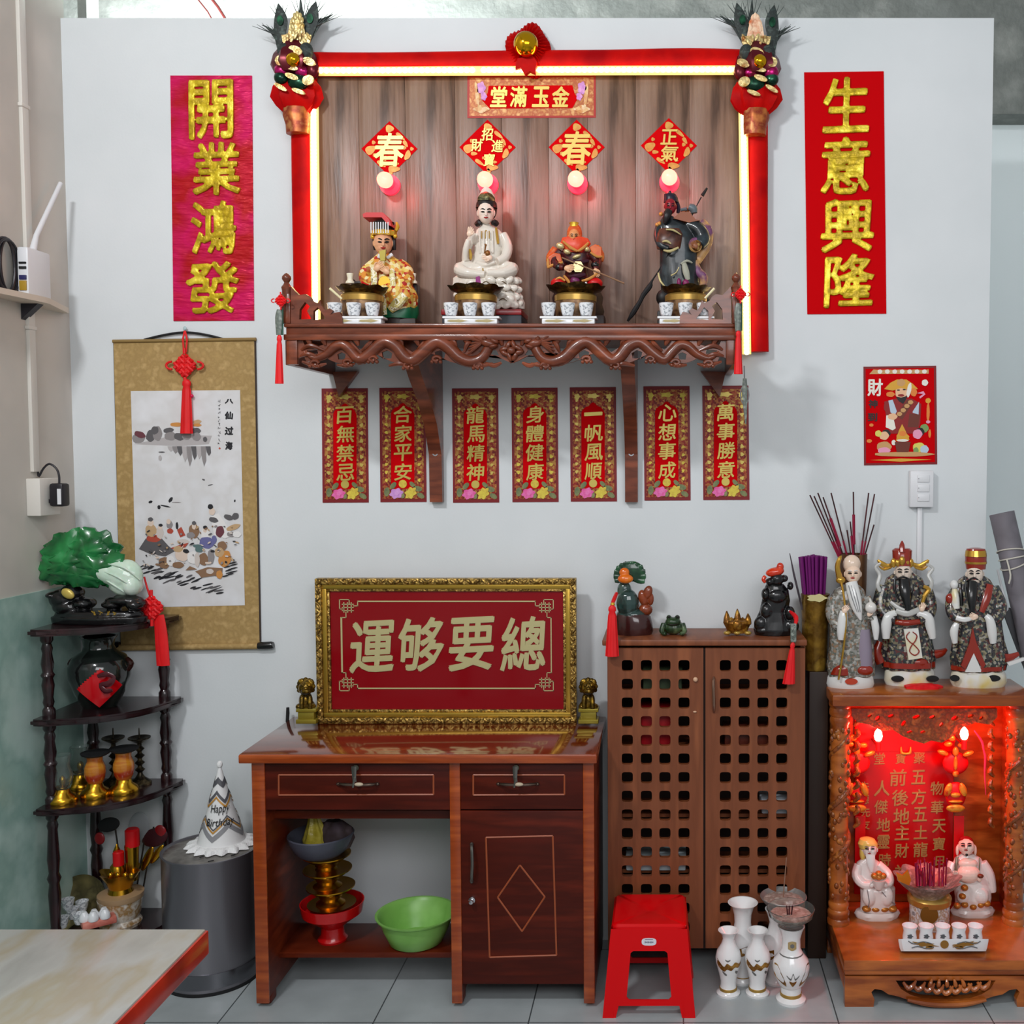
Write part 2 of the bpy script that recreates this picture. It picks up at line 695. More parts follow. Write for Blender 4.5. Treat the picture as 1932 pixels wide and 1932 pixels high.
for i, (x, y, tx, _) in enumerate(strips):
    g = 'small blessing strips under the altar shelf'
    r = wallthing('blessing_strip', slab[i], 'poster', x + 44, y + 215, 0, g)
    quad(r, 'red_sheet', [(x, y), (x + 87, y - 0.5), (x + 89, y + 215), (x + 2, y + 215.5)], 0, 0.002, REDP2)
    # printed gold border with an arched window
    o_ = [rel(r, x + 5, y + 6, -0.002), rel(r, x + 83, y + 6, -0.002), rel(r, x + 84, y + 209, -0.002), rel(r, x + 6, y + 209, -0.002)]
    ar = [(x + 66, y + 190), (x + 22, y + 190), (x + 21, y + 50), (x + 24, y + 42), (x + 30, y + 37), (x + 36, y + 35), (x + 40, y + 30), (x + 44, y + 28),
          (x + 48, y + 30), (x + 52, y + 35), (x + 58, y + 37), (x + 63, y + 42), (x + 66, y + 50)]
    me = outline_mesh([[(v.x, v.z) for v in o_], [(rel(r, *q, -0.002).x, rel(r, *q, -0.002).z) for q in ar]], 0.0012)
    obj('gold_border', MB().add(me, Matrix.Translation((0, o_[0].y, 0))), ORN, r, 0)
    quad(r, 'arch_panel', [(x + 22, y + 28), (x + 66, y + 28), (x + 67, y + 191), (x + 22, y + 191)], -0.002, 0.0005, REDP)
    mb = MB()
    for k in range(11):
        for sx in (13, 75):
            mb.mi = 0
            mb.disc(rel(r, x + sx, y + 24 + k * 15, -0.0032), 0.005 + 0.002 * ((k * 3 + i) % 3 == 0), 0.006, 0.001, 0.3 * k, 10, 3, 0.2)
    mb.disc(rel(r, x + 44, y + 16, -0.0032), 0.02, 0.008, 0.001, 0, 16, 5, 0.25)
    for dx in (14, 74):
        mb.disc(rel(r, x + dx, y + 17, -0.0032), 0.01, 0.009, 0.001, 0, 14, 5, 0.2)
    mb.disc(rel(r, x + 44, y + 181, -0.0032), 0.014, 0.014, 0.001)
    obj('gold_ornament', mb, YEL if i % 2 else GOLDC, r, 0)
    mb = MB()
    for dx, dy, w in ((14, 196, .016), (26, 184, .014), (72, 190, .016), (62, 182, .012), (40, 200, .018), (78, 203, .014)):
        mb.disc(rel(r, x + dx, y + dy, -0.0032), w, w * .6, 0.0012, dx, 12)
    obj('printed_leaf', mb, LEAF, r, 0)
    mb = MB()
    mb.disc(rel(r, x + 32, y + 199, -0.0042), 0.022, 0.017, 0.0012, 0.2, 24, 6, 0.15)
    mb.disc(rel(r, x + 32, y + 198, -0.0054), 0.011, 0.009, 0.0008, 0.2, 24, 5, 0.15)
    obj('printed_flower', mb, LILAC if i == 1 else PINK, r, 0)
    mb = MB()
    mb.disc(rel(r, x + 59, y + 198, -0.0042), 0.022, 0.016, 0.0012, 0.8, 24, 6, 0.18)
    mb.disc(rel(r, x + 59, y + 196, -0.0054), 0.01, 0.009, 0.0008, 0.2, 24, 5, 0.2)
    obj('printed_flower', mb, YEL, r, 0)
    for k, ch in enumerate(tx):
        hh = 18 if (ch == '一') else 32
        gl(r, 'gold_character', ch, x + 44.5, y + 50 + 36 * k, 35, hh if ch != '一' else 7, -0.0025, 0.003, GOLDC, 0.018, 0.12, 3)

# ---- horizontal sign and four diamonds on the wood panel (panel front at PF)
PF = -0.03
IVORY = mat('ivory_print', '#e0c890', 0.5, cols=['#c88a4a', '#e8d8b0'], kind='voronoi', ns=90, lo=0, hi=1)
r = wallthing('lintel_sign', 'wide red and gold sign with four characters under the gold rosette', 'sign', 1003, 222, PF)
quad(r, 'red_sheet', [(882, 143), (1124, 142), (1124, 222), (882, 223)], PF, 0.002, mat('sign_red_edge', '#a82018', 0.5))
quad(r, 'gold_border', [(886, 147), (1120, 146), (1120, 218), (886, 219)], PF - 0.002, 0.001, mat('sign_gold', '#c08a4c', 0.45, 0.2, cols=['#a05028', '#cfa468'], ns=60))
pts = [(922, 162), (1080, 161), (1084, 176), (1090, 186), (1080, 204), (924, 205), (910, 190), (920, 176)]
quad(r, 'red_panel', pts, PF - 0.003, 0.001, REDP)
for ch, cx in zip('堂滿玉金', (941, 979, 1020, 1058)):
    gl(r, 'gold_character', ch, cx, 183, 33, 38, PF - 0.004, 0.003, GOLDC, 0.03, 0.1)
for cx, sg in ((908, 1), (1098, -1)):
    mb = MB()
    mb.disc(rel(r, cx, 166, PF - 0.004), 0.014, 0.02, 0.001, 0, 20, 5, 0.15)
    mb.disc(rel(r, cx + 5 * sg, 182, PF - 0.004), 0.01, 0.013, 0.001, 0, 20, 5, 0.15)
    obj('printed_flower', mb, LILAC, r, 0)
    mb = MB()
    mb.disc(rel(r, cx - 8 * sg, 178, PF - 0.004), 0.006, 0.045, 0.001, 0.1 * sg, 14)
    mb.disc(rel(r, cx, 206, PF - 0.004), 0.025, 0.012, 0.001, 0, 18, 4, 0.15)
    obj('printed_leaf', mb, IVORY, r, 0)
dl = [(735, 281, '春', 'red diamond paper above the leftmost red lamp, tail of its character touching the bulb'), (920, 278, '招財進寶', 'red diamond paper with four small characters, above the white figure'),
      (1088, 278, '春', 'red diamond paper under the right end of the wide red sign'), (1262, 275, '正氣', 'red diamond paper with two stacked characters, rightmost of four')]
PEACH = mat('peach_print', '#b8782c', 0.45, 0.2, cols=['#c8a048'], ns=50)
for i, (cx, cy, tx, lb) in enumerate(dl):
    r = wallthing('diamond_paper', lb, 'poster', cx, cy + 53, PF, 'diamond papers on the wood panel')
    quad(r, 'red_sheet', [(cx, cy - 52), (cx + 53, cy), (cx, cy + 52), (cx - 53, cy)], PF, 0.002, REDP)
    mb = MB()
    for dx, dy, w, h, an in ((0, -38, 9, 8, 0), (-36, 2, 12, 9, .5), (-26, 12, 7, 4, 0), (-30, -12, 4, 4, 0), (20, -24, 12, 4, -.7), (30, -10, 8, 4, -1), (34, 12, 6, 11, -.4),
                             (28, -2, 4, 4, 0), (-16, 28, 11, 4, -.6), (8, 38, 13, 7, 0), (2, 46, 4, 7, 0), (42, 0, 4, 4, 0), (-8, 20, 3, 3, 0), (14, 28, 4, 3, 0)):
        mb.disc(rel(r, cx + dx, cy + dy, PF - 0.002), w * .85 * SC(PF), h * .85 * SC(PF), 0.0012, an, 14, 3, 0.12)
    obj('gold_ornament', mb, PEACH, r, 0)
    if len(tx) == 1:
        gl(r, 'gold_character', tx, cx - 1, cy + 2, 56, 62, PF - 0.0032, 0.003, GOLDC, 0.02, 0.1)
    elif len(tx) == 2:
        gl(r, 'gold_character', tx[0], cx, cy - 16, 32, 28, PF - 0.0032, 0.003, GOLDC, 0.02, 0.1)
        gl(r, 'gold_character', tx[1], cx + 1, cy + 15, 34, 30, PF - 0.0032, 0.003, GOLDC, 0.02, 0.1)
    else:
        for ch, dx, dy in zip(tx, (0, -20, 18, 3), (-24, -4, -2, 24)):
            gl(r, 'gold_character', ch, cx + dx, cy + dy, 22, 23, PF - 0.0032, 0.003, GOLDC, 0.02, 0.1)

# ---- small god-of-wealth poster at the right
r = wallthing('fortune_poster', 'red poster of a bearded man with a scroll, above the light switch', 'poster', 1698, 877)
PS = SC(0)
quad(r, 'red_sheet', [(1629, 692), (1766, 690), (1768, 876), (1630, 878)], 0, 0.002, REDP2)
quad(r, 'red_panel', [(1633, 696), (1762, 694), (1764, 872), (1634, 874)], -0.002, 0.0005, REDP)
pc = {}
for nm, hx in (('w', '#e8e4d8'), ('k', '#181214'), ('skin', '#e8b890'), ('gold', '#d8a030'), ('tan', '#c89860'), ('brn', '#6a2a1a'), ('red', '#8a1414'), ('sky', '#b8c8d8'),
               ('pink', '#e89ab8'), ('yel', '#d8d060'), ('grn', '#7a9a58'), ('ora', '#e08030')):
    pc[nm] = mat('poster_ink_' + nm, hx, 0.5)
names = list(pc)


def inks(root, name, shapes, Y, th=0.0008, step=0.0003, M_=pc):
    """shapes: (ink, px, py, rx, ry, angle degrees) or (ink, [points])"""
    ks = list(M_)
    mb = MB()
    for n, q in enumerate(shapes):
        mb.mi = ks.index(q[0])
        y = Y - 0.00007 * n
        if len(q) == 2:
            v = [rel(root, a_, b_, y) for a_, b_ in q[1]]
            mb.prism([(p.x, p.z) for p in v], v[0].y - th, v[0].y)
        else:
            mb.disc(rel(root, q[1], q[2], y), q[3] * SC(Y), q[4] * SC(Y), th, -R(q[5]) if len(q) > 5 else 0, 16, 5, 0.05)
    return obj(name, mb, [M_[k] for k in ks], root, 0)


sh = [('tan', [(1648 + i * 13, 697 + (i % 2)) for i in range(9)] + [(1752, 705), (1640, 706)])]
sh += [('w', 1660 + 14 * i, 701, 4.5, 4, 0) for i in range(7)]
inks(r, 'hanging_lantern_print', sh, -0.0025)
inks(r, 'man_print', [
    ('red', [(1668, 758), (1690, 752), (1720, 752), (1738, 762), (1736, 800), (1730, 818), (1680, 818), (1672, 790)]), ('red', 1678, 768, 11, 10), ('brn', [(1716, 780), (1736, 782), (1732, 806), (1712, 806)]),
    ('sky', [(1676, 756), (1684, 754), (1692, 776), (1688, 784), (1680, 778)]), ('sky', [(1722, 776), (1734, 758), (1733, 782), (1722, 779)]), ('w', [(1672, 784), (1684, 782), (1690, 808), (1684, 812), (1671, 806)]),
    ('brn', [(1690, 784), (1712, 754), (1724, 757), (1702, 792)]), ('tan', 1697, 781, 5, 4), ('tan', 1704, 774, 5, 4), ('tan', 1711, 766, 5, 4), ('tan', 1718, 759, 5, 4), ('skin', 1684, 786, 9, 6),
    ('skin', 1700, 740, 11, 13), ('gold', [(1668, 734), (1680, 722), (1692, 716), (1710, 716), (1722, 724), (1732, 734), (1718, 736), (1700, 732), (1684, 737)]), ('ora', 1680, 744, 8, 5), ('ora', 1724, 740, 6, 8), ('tan', 1700, 722, 8, 7), ('w', 1715, 736, 4, 14, 10),
    ('k', [(1690, 748), (1700, 750), (1712, 747), (1708, 756), (1704, 762), (1696, 757)]), ('red', 1700, 746, 6, 2.5), ('k', 1695, 736, 3, 1.2), ('k', 1706, 735, 3, 1.2), ('w', 1745, 722, 6, 6), ('pink', [(1730, 742), (1742, 738), (1746, 744), (1736, 752), (1734, 749), (1742, 743)]),
    ('tan', 1705, 857, 57, 4.5), ('gold', [(1690, 832), (1696, 812), (1702, 800), (1708, 812), (1716, 830)]), ('gold', 1703, 824, 12, 7), ('ora', 1703, 818, 7, 5), ('brn', [(1688, 834), (1718, 834), (1714, 853), (1692, 853)]), ('w', 1703, 831, 11, 2.5)], -0.003)
inks(r, 'child_print', [('tan', 1668, 843, 14, 10), ('pink', 1668, 850, 12, 6), ('k', 1672, 818, 8, 8), ('skin', 1668, 822, 9, 8), ('yel', 1657, 818, 6, 6), ('w', 1686, 835, 4, 5)], -0.003)
inks(r, 'child_print', [('yel', 1734, 844, 12, 9), ('sky', 1744, 848, 8, 8), ('grn', 1744, 808, 8, 8), ('k', 1736, 815, 8, 8), ('pink', 1731, 819, 9, 9), ('grn', 1728, 850, 5, 6)], -0.003)
inks(r, 'gold_ornament', [('gold', [(1642, 868), (1700, 865), (1758, 867), (1700, 871)]), ('gold', 1751, 756, 5, 5), ('ora', 1751, 778, 3, 18), ('ora', 1754, 818, 2.5, 8), ('ora', 1644, 802, 4, 3), ('ora', 1640, 832, 5, 3.5), ('pink', 1751, 796, 4, 3)], -0.003)
gl(r, 'white_character', '財', 1651, 731, 29, 33, -0.003, 0.002, pc['w'], 0.03)
gl(r, 'black_character', '神', 1647, 762, 17, 16, -0.003, 0.0015, pc['k'], 0.03)
gl(r, 'black_character', '到', 1646, 787, 18, 16, -0.003, 0.0015, pc['k'], 0.03)

# ================================================================ hanging scroll painting
r = wallthing('hanging_scroll', 'tan hanging scroll painting of figures crossing waves, on the left of the wall', 'painting', 350, 1225)
TAN = mat('tan_silk', '#b0925c', 0.75, cols=['#a08350', '#bb9d68'], ns=40)
quad(r, 'scroll_backing', [(215, 643), (481, 639), (491, 1222), (229, 1225)], -0.004, 0.003, TAN)
quad(r, 'painting_sheet', [(247, 738), (453, 736), (462, 1142), (258, 1146)], -0.007, 0.001, mat('rice_paper', '#dcdde0', 0.8, cols=['#d3d2d2', '#e2e3e6'], ns=9))
mb = MB()
a, b = rel(r, 213, 644, -0.008), rel(r, 483, 640, -0.008)
mb.tube([a, b], 0.006, 10)
obj('top_rod', mb, mat('scroll_rod', '#8a7040', 0.5), r)
mb = MB()
mb.tube([rel(r, 222, 1222, -0.013), rel(r, 492, 1219, -0.013)], 0.011, 12)
obj('bottom_roller', mb, TAN, r)
for x0, x1 in ((487, 516), (201, 226)):
    mb = MB()
    mb.tube([rel(r, x0, 1218.5, -0.013), rel(r, x0 + 3, 1218.5, -0.013), rel(r, x1 - 4, 1217.5, -0.013), rel(r, x1, 1217, -0.013)], [0.012, 0.0135, 0.0135, 0.011], 14)
    obj('roller_knob', mb, BLACK, r)
mb = MB()
mb.tube([rel(r, 272, 641, -0.006), rel(r, 310, 632, -0.008), rel(r, 350, 627, -0.01), rel(r, 390, 632, -0.008), rel(r, 422, 640, -0.006)], 0.004, 8, 3)
obj('hanging_cord', mb, BLACKM, r)
mb = MB()
e_ = (rel(r, 481, 640, -0.0045), rel(r, 491, 1210, -0.0045))
mb.tube(e_, 0.0035, 6)
mb.tube((rel(r, 215, 643, -0.0045), rel(r, 229, 1222, -0.0045)), 0.0025, 6)
obj('dark_edge', mb, mat('scroll_edge', '#3a2c24', 0.6), r)
pi_ = {}
for nm, hx in (('g1', '#8d8888'), ('g2', '#5c5a5c'), ('g3', '#b3aeae'), ('ink', '#26262a'), ('brn', '#8a6a50'), ('tan', '#c0a078'), ('ora', '#c88a48'), ('red', '#b04a38'), ('skin', '#dcc8b8'), ('blu', '#6a6a9a'),
               ('tea', '#5a7474'), ('mar', '#6a3a42'), ('w', '#e4e2e0'), ('pal', '#cdc3bc')):
    pi_[nm] = mat('painting_ink_' + nm, hx, 0.8)
rnd = random.Random(3)
sh = [('g3', [(252, 838), (300, 828), (330, 820), (400, 822), (394, 838), (340, 842)])]
for x, y, w, h, k, an in ((262, 826, 13, 10, 'g1', -20), (264, 820, 11, 6, 'mar', 20), (285, 822, 9, 12, 'g2', 20), (297, 818, 9, 14, 'g1', 0), (292, 812, 7, 8, 'g2', 30), (318, 812, 10, 5, 'g2', -8), (322, 823, 12, 8, 'g1', 0),
                          (338, 824, 10, 7, 'g2', 15), (352, 822, 9, 8, 'g1', 0), (370, 813, 9, 6, 'g2', 0), (371, 824, 8, 8, 'g1', 0), (387, 829, 4, 5, 'g2', 0), (333, 801, 12, 4, 'ora', 0), (372, 796, 8, 4, 'tan', -8), (372, 802, 8, 3, 'ora', 0)):
    sh.append((k, x, y, w, h, an))
for i in range(9):
    x = 320 + i * 9
    L_ = (10, 14, 18, 30, 38, 26, 24, 38, 18)[i]
    sh.append((('g3', 'g1', 'g2')[i % 3], [(x - 4, 842), (x + 5, 842), (x + 6, 842 + L_ * .7), (x + 2, 842 + L_), (x - 2, 842 + L_ * .6)]))
sh += [('g2', 305, 853, 6, 1.2, 0), ('g3', 302, 864, 3, 5, 0)]
inks(r, 'ink_mountain', sh, -0.008, 0.0003, 0.0001, pi_)
inks(r, 'ink_bird', [('ink', 284, 947, 4, 2.5, -20), ('ink', 322, 943, 3, 6, 35), ('ink', 312, 955, 10, 1.5, 12), ('ink', 300, 957, 3, 4, 0), ('g1', 333, 948, 9, .8, 0), ('g2', 384, 905, 3, 1.5, 20), ('g2', 397, 915, 5, 1, -15), ('ink', 443, 945, 1.5, 2.5, 10)], -0.008, 0.0003, 0.0001, pi_)
fg = [
    ('g2', [(262, 1036), (275, 1016), (300, 1010), (318, 1030), (330, 1040), (312, 1050), (285, 1046)]), ('red', 290, 1016, 14, 7), ('tan', 285, 1001, 11, 12), ('skin', 284, 986, 6, 7), ('g2', 284, 980, 5, 4), ('pal', 302, 1005, 7, 12), ('skin', 302, 995, 4, 4), ('ink', 303, 991, 4, 3),
    ('g1', 320, 990, 6, 8), ('red', 321, 1002, 6, 5), ('skin', 318, 984, 4, 5), ('red', [(334, 1000), (342, 994), (350, 1010), (340, 1014)]), ('ink', 334, 992, 2.5, 7), ('pal', 345, 1022, 12, 5), ('brn', 366, 1002, 10, 14), ('skin', 366, 993, 4, 6), ('g1', 360, 1010, 8, 6), ('g2', 366, 987, 4, 4),
    ('w', 388, 1008, 9, 12), ('skin', 387, 1000, 4, 5), ('ink', 387, 995, 4, 3.5), ('blu', 390, 1024, 14, 11, 10), ('blu', 404, 1018, 5, 8), ('tea', 372, 1030, 8, 3), ('w', [(398, 975), (412, 968), (424, 985), (440, 1010), (425, 1016), (404, 1010)]), ('mar', 415, 1003, 8, 11, 10), ('skin', 400, 965, 6, 7), ('ink', 397, 956, 5, 5, 20),
    ('g2', 403, 981, 9, 5, 15), ('g2', 431, 976, 9, 5, 20), ('g2', 444, 974, 7, 6, -40), ('tan', 440, 995, 14, 5, -20), ('g1', 436, 1008, 8, 5), ('w', 447, 1008, 8, 6), ('red', [(322, 1034), (340, 1028), (356, 1024), (350, 1032), (332, 1038)]), ('skin', 344, 1046, 14, 13), ('ink', 351, 1040, 6, 4, 15), ('tan', 336, 1036, 9, 6),
    ('brn', 310, 1062, 11, 11), ('w', 322, 1058, 8, 10), ('brn', 336, 1066, 11, 6), ('w', 364, 1052, 11, 12), ('tea', 376, 1036, 8, 6), ('brn', 384, 1055, 9, 12), ('pal', 372, 1056, 5, 14), ('g1', 398, 1050, 6, 14), ('ink', 401, 1040, 4, 2.5), ('ora', 424, 1054, 12, 16, 15), ('brn', 419, 1030, 9, 9), ('tan', 414, 1042, 9, 9),
    ('brn', [(368, 1078), (392, 1070), (420, 1072), (418, 1088), (404, 1086), (380, 1090), (374, 1082)]), ('pal', 396, 1078, 7, 5), ('ora', 414, 1084, 6, 8), ('brn', [(350, 1076), (358, 1068), (372, 1074)])]
for i in range(70):
    x = 268 + rnd.random() * 180
    fg.append((('g1', 'ink', 'tan', 'pal', 'brn', 'g2', 'skin')[i % 7], x, rnd.uniform(1002, 1078) - (x - 268) * .08, rnd.uniform(1.2, 4.5), rnd.uniform(.7, 2.2), rnd.uniform(-60, 60)))
inks(r, 'painted_figures', fg, -0.008, 0.0003, 0.0001, pi_)
sh = []
for i in range(46):
    t_ = rnd.random()
    x = 272 + t_ * 150 + rnd.uniform(-8, 8)
    y = 1064 + (x - 272) * .27 + rnd.uniform(0, 22)
    if x > 425:
        y -= 30
    sh.append((('ink', 'g2', 'ink')[i % 3], x, y, rnd.uniform(5, 13), rnd.uniform(.9, 1.9), -18 + rnd.uniform(-8, 8)))
for i in range(8):
    sh.append(('ink', 430 + rnd.uniform(-5, 12), 1062 + i * 3.5, rnd.uniform(6, 12), 1.3, -15))
inks(r, 'wave_stroke', sh, -0.008, 0.0003, 0.0001, pi_)
for ch, y, w, h in (('八', 757, 16, 9), ('仙', 784, 16, 15), ('过', 813, 17, 16), ('海', 841, 14, 16)):
    gl(r, 'ink_character', ch, 432, y, w, h, -0.008, 0.0006, pi_['ink'], 0.05, 0.1)
mb = MB()
for i in range(12):
    for k in range(4):
        mb.disc(rel(r, 413.5 + rnd.uniform(-2, 2), 757 + i * 7.3 + rnd.uniform(-2, 2), -0.008), rnd.uniform(.8, 2.2) * SC(0), .5 * SC(0), .0005, rnd.uniform(0, 3), 6)
obj('small_ink_writing', mb, pi_['g2'], r, 0)
mb = MB()
mb.disc(rel(r, 414.5, 846, -0.008), .004, .004, .0006, 0, 4)
obj('red_seal', mb, pi_['red'], r, 0)


def knot(root, px, py, Y, half, depth=0.012, m=REDSILK, loops=True, name='knot'):
    """flat woven diamond knot with two side loops"""
    s = SC(Y)
    mb = MB()
    h = half * s
    c = rel(root, px, py, Y)
    for i in range(4):
        t = (i - 1.5) / 1.5 * h * .42
        for sg in (1, -1):
            q = Vector((0.5 ** .5, 0, sg * 0.5 ** .5))
            n = Vector((0.5 ** .5, 0, -sg * 0.5 ** .5))
            L_ = h * .72
            pts = [c + n * t * 1.0 + q * L_ * k_ + Vector((0, -depth / 2 - (0.0025 if (j + i + (sg > 0)) % 2 else -0.0025), 0)) for j, k_ in enumerate((-1, -.5, 0, .5, 1))]
            mb.tube(pts, h * .15, 8, 2)
    if loops:
        for sg in (1, -1):
            pts = [c + Vector((sg * h * (1 + .45 * math.sin(a)), -depth / 2, h * .3 * math.cos(a))) for a in [PI * k_ / 6 for k_ in range(7)]]
            mb.tube(pts, h * .09, 6)
    mb.tube([c + Vector((0, -depth / 2, h * .9)), c + Vector((0, -depth / 2, h * 1.35))], h * .13, 8)
    mb.tube([c + Vector((0, -depth / 2, -h * .9)), c + Vector((0, -depth / 2, -h * 1.4))], h * .13, 8)
    return obj(name, mb, m, root)


def tassel(root, px, py0, py1, Y, r0, r1, m=REDSILK, name='tassel', px1=None):
    s = SC(Y)
    px1 = px if px1 is None else px1
    a_, b_ = rel(root, px, py0, Y), rel(root, px1, py1, Y)
    mb = MB()
    L_ = (b_ - a_)
    rings = []
    for t, k_ in ((0, .5), (.04, .95), (.1, 1.0), (.13, .75), (.2, .9), (.6, .97), (1, 1)):
        rr = (r0 + (r1 - r0) * t) * k_ * s
        p_ = a_ + L_ * t
        rings.append((p_.x, p_.y, p_.z, rr, rr * .6, 0.1 if t > .15 else 0))
    mb.loft(rings, 32, 0, 8)
    return obj(name, mb, m, root, 60)


r = wallthing('chinese_knot', 'red knot and tassel hanging over the top of the scroll painting', 'ornament', 349, 622, -0.012)
knot(r, 350, 690, -0.016, 24)
tassel(r, 352, 716, 818, -0.02, 8, 11)
mb = MB()
mb.tube([rel(r, 349, 622, -0.012), rel(r, 345, 640, -0.018), rel(r, 347, 665, -0.018)], 0.003, 6)
mb.tube([rel(r, 349, 622, -0.012), rel(r, 353, 640, -0.018), rel(r, 351, 665, -0.018)], 0.003, 6)
obj('cord_loop', mb, REDSILK, r)
mb = MB()
mb.ell(rel(r, 362, 747, -0.02), (.006, .005, .006))
obj('bead', mb, mat('pink_bead', '#c8104a', .3), r)
mb = MB()
mb.tube([rel(r, 349, 621, 0), rel(r, 349, 621, -0.022)], 0.0025, 8)
mb.ell(rel(r, 349, 620, -0.014), (.006, .004, .008))
obj('wall_hook', mb, mat('clear_hook', '#a8c0c4', .2), r)
# ================================================================ wood panel, red cloth border, lights on it
WOODP = mat('weathered_planks', '#74584a', 0.38, cols=['#4c382c', '#7c6252', '#8a7466', '#664e40'], ns=5, st=(3.2, 1, 0.28), det=8, bump=0.15, bs=14, bst=(6, 1, .5), lo=.28, hi=.72)
panel = thing('wood_panel', 'brown plank panel on the wall behind the shrine statues', 'panel', W(1001, 640, -0.03))
px_ = [600, 683, 770, 863, 950, 1037, 1110, 1200, 1300, 1402]
for i, (x0, x1) in enumerate(zip(px_, px_[1:])):
    a, b = rel(panel, x0, 640, -0.03), Vector((rel(panel, x1 - 0.3, 640, -0.03).x, 0, rel(panel, x1, 138, -0.03).z))
    o = obj('plank', MB().bb((0, 0, 0), (b.x - a.x, 0.029, b.z - a.z), 0.001), WOODP, panel)
    o.location = (a.x, 0, a.z)

CLOTH = mat('red_cloth', '#b00408', 0.5, cols=['#c00a06', '#9a0208'], ns=7, st=(1, 1, 1), bump=0.25, bs=18, spec=.08)
cl = thing('cloth_border', 'glossy red cloth rolls framing the wood panel on three sides', 'cloth', W(1001, 120, -0.03))


def roll(pts, rx, name):
    mb = MB()
    mb.tube([rel(cl, *q) for q in pts], [rx] * len(pts), 20, 3, True, 0.55)
    obj(name, mb, CLOTH, cl)


roll([(566, 121, -.035), (640, 122, -.036), (740, 122, -.036), (860, 120, -.035), (1000, 118, -.036), (1150, 117, -.036), (1300, 114, -.036), (1420, 117, -.035)], 0.04, 'top_roll')
roll([(574, 130, -.035), (574, 240, -.036), (576, 400, -.035), (578, 520, -.036), (579, 640, -.035)], 0.044, 'side_roll')
roll([(1425, 130, -.03), (1428, 240, -.031), (1428, 400, -.03), (1428, 520, -.031), (1430, 664, -.03)], 0.037, 'side_roll')

LEDM = mat('led_light', '#fff0c0', 0.4, emit='#ffe9a8', es=12)
STRIP = mat('led_halo_band', '#f0dc90', 0.5, emit='#ffd870', es=0.7)  # band is widened and glows to stand in for the beads' halo


def led(label, p0, p1, n, Y, gap=()):
    r_ = thing('led_strip', label, 'light strip', W(*p0, Y), 'lit bead strips round the wood panel')
    a_, b_ = rel(r_, *p0, Y), rel(r_, *p1, Y)
    mb = MB()
    mb.tube([a_ + Vector((0, .007, 0)), b_ + Vector((0, .007, 0))], 0.0155, 8, 0, True, 0.4)
    obj('strip_halo_band', mb, STRIP, r_)
    first = None
    for i in range(n):
        if i in gap:
            continue
        p_ = a_.lerp(b_, (i + .5) / n)
        if first is None:
            mb = MB()
            mb.ell((0, 0, 0), (.009, .006, .009), None, 10, 6)
            first = obj('bead', mb, LEDM, r_)
            first.location = p_
        else:
            c_ = first.copy()
            COL.objects.link(c_)
            c_.parent = r_
            c_.location = p_


led('glowing warm white bead strip running along the top of the wood panel', (600, 133), (1394, 131), 75, -0.062, (28,))
led('glowing warm white bead strip running down the left side of the wood panel', (591, 190), (595, 612), 62, -0.062)
led('glowing warm white bead strip down the right side of the panel, ending below the shelf', (1402, 180), (1409, 668), 70, -0.056)

# ---- rosette with the gold ball
r = thing('rosette', 'pleated red cloth rosette with a gold ball, top centre of the wood panel', 'ornament', W(997, 98, -0.03))
mb = MB()
q = []
for i in range(72):
    a = 2 * PI * i / 72
    q.append((a, 1 + .07 * math.sin(5 * a + 1) - .05 * math.cos(3 * a)))
rings = []
for rr, dy in ((0.012, -.075), (.03, -.072), (.05, -.06), (.072, -.042), (.078, -.036), (.074, -.03), (.03, -.03), (.012, -.03)):
    rings.append([Vector((rr * w * math.cos(a) * .96, dy + (.006 if i % 2 else -.006) * (rr > .02), rr * w * math.sin(a) * 1.12)) for i, (a, w) in enumerate(q)])
mb._rings(rings)
obj('pleated_fan', mb, CLOTH, r, 30, loc=(0, 0.03, 0))
mb = MB()
mb.prism([(-.03, -.04), (-.038, -.075), (-.02, -.07), (-.005, -.092), (.01, -.08), (.028, -.088), (.034, -.05), (.02, -.03)], -.05, -.03)
obj('ribbon_end', mb, CLOTH, r, 0, loc=(0, 0, 0))
mb = MB()
mb.ell((0, -.06, .002), (.041, .036, .041), None, 24, 16)
obj('gold_ball', mb, mat('gold_ball', '#d8a21a', 0.12, 1.0), r)

# ---- two paper-flower ornaments with feathers on the top corners
FEA = mat('dark_feather', '#2e3a38', 0.6, cols=['#1c2422', '#4a5a54'], ns=60)
GPAP = mat('gold_paper', '#b08c48', 0.35, 0.5, cols=['#d8c488', '#8a5a24'], ns=40, bump=.4, bs=60)
GREENF = mat('green_foil', '#12442e', 0.25, 0.6, cols=['#0c2c20', '#2c6a4a'], ns=30)
MAGF = mat('magenta_foil', '#a00c4c', 0.25, 0.6, cols=['#6a0820', '#d01a80'], ns=30)
MARF = mat('maroon_foil', '#5a0a18', 0.3, 0.5)
PEA = mat('peach_paper', '#e8a878', 0.5, cols=['#f0d0b0', '#c86a3a'], ns=30)


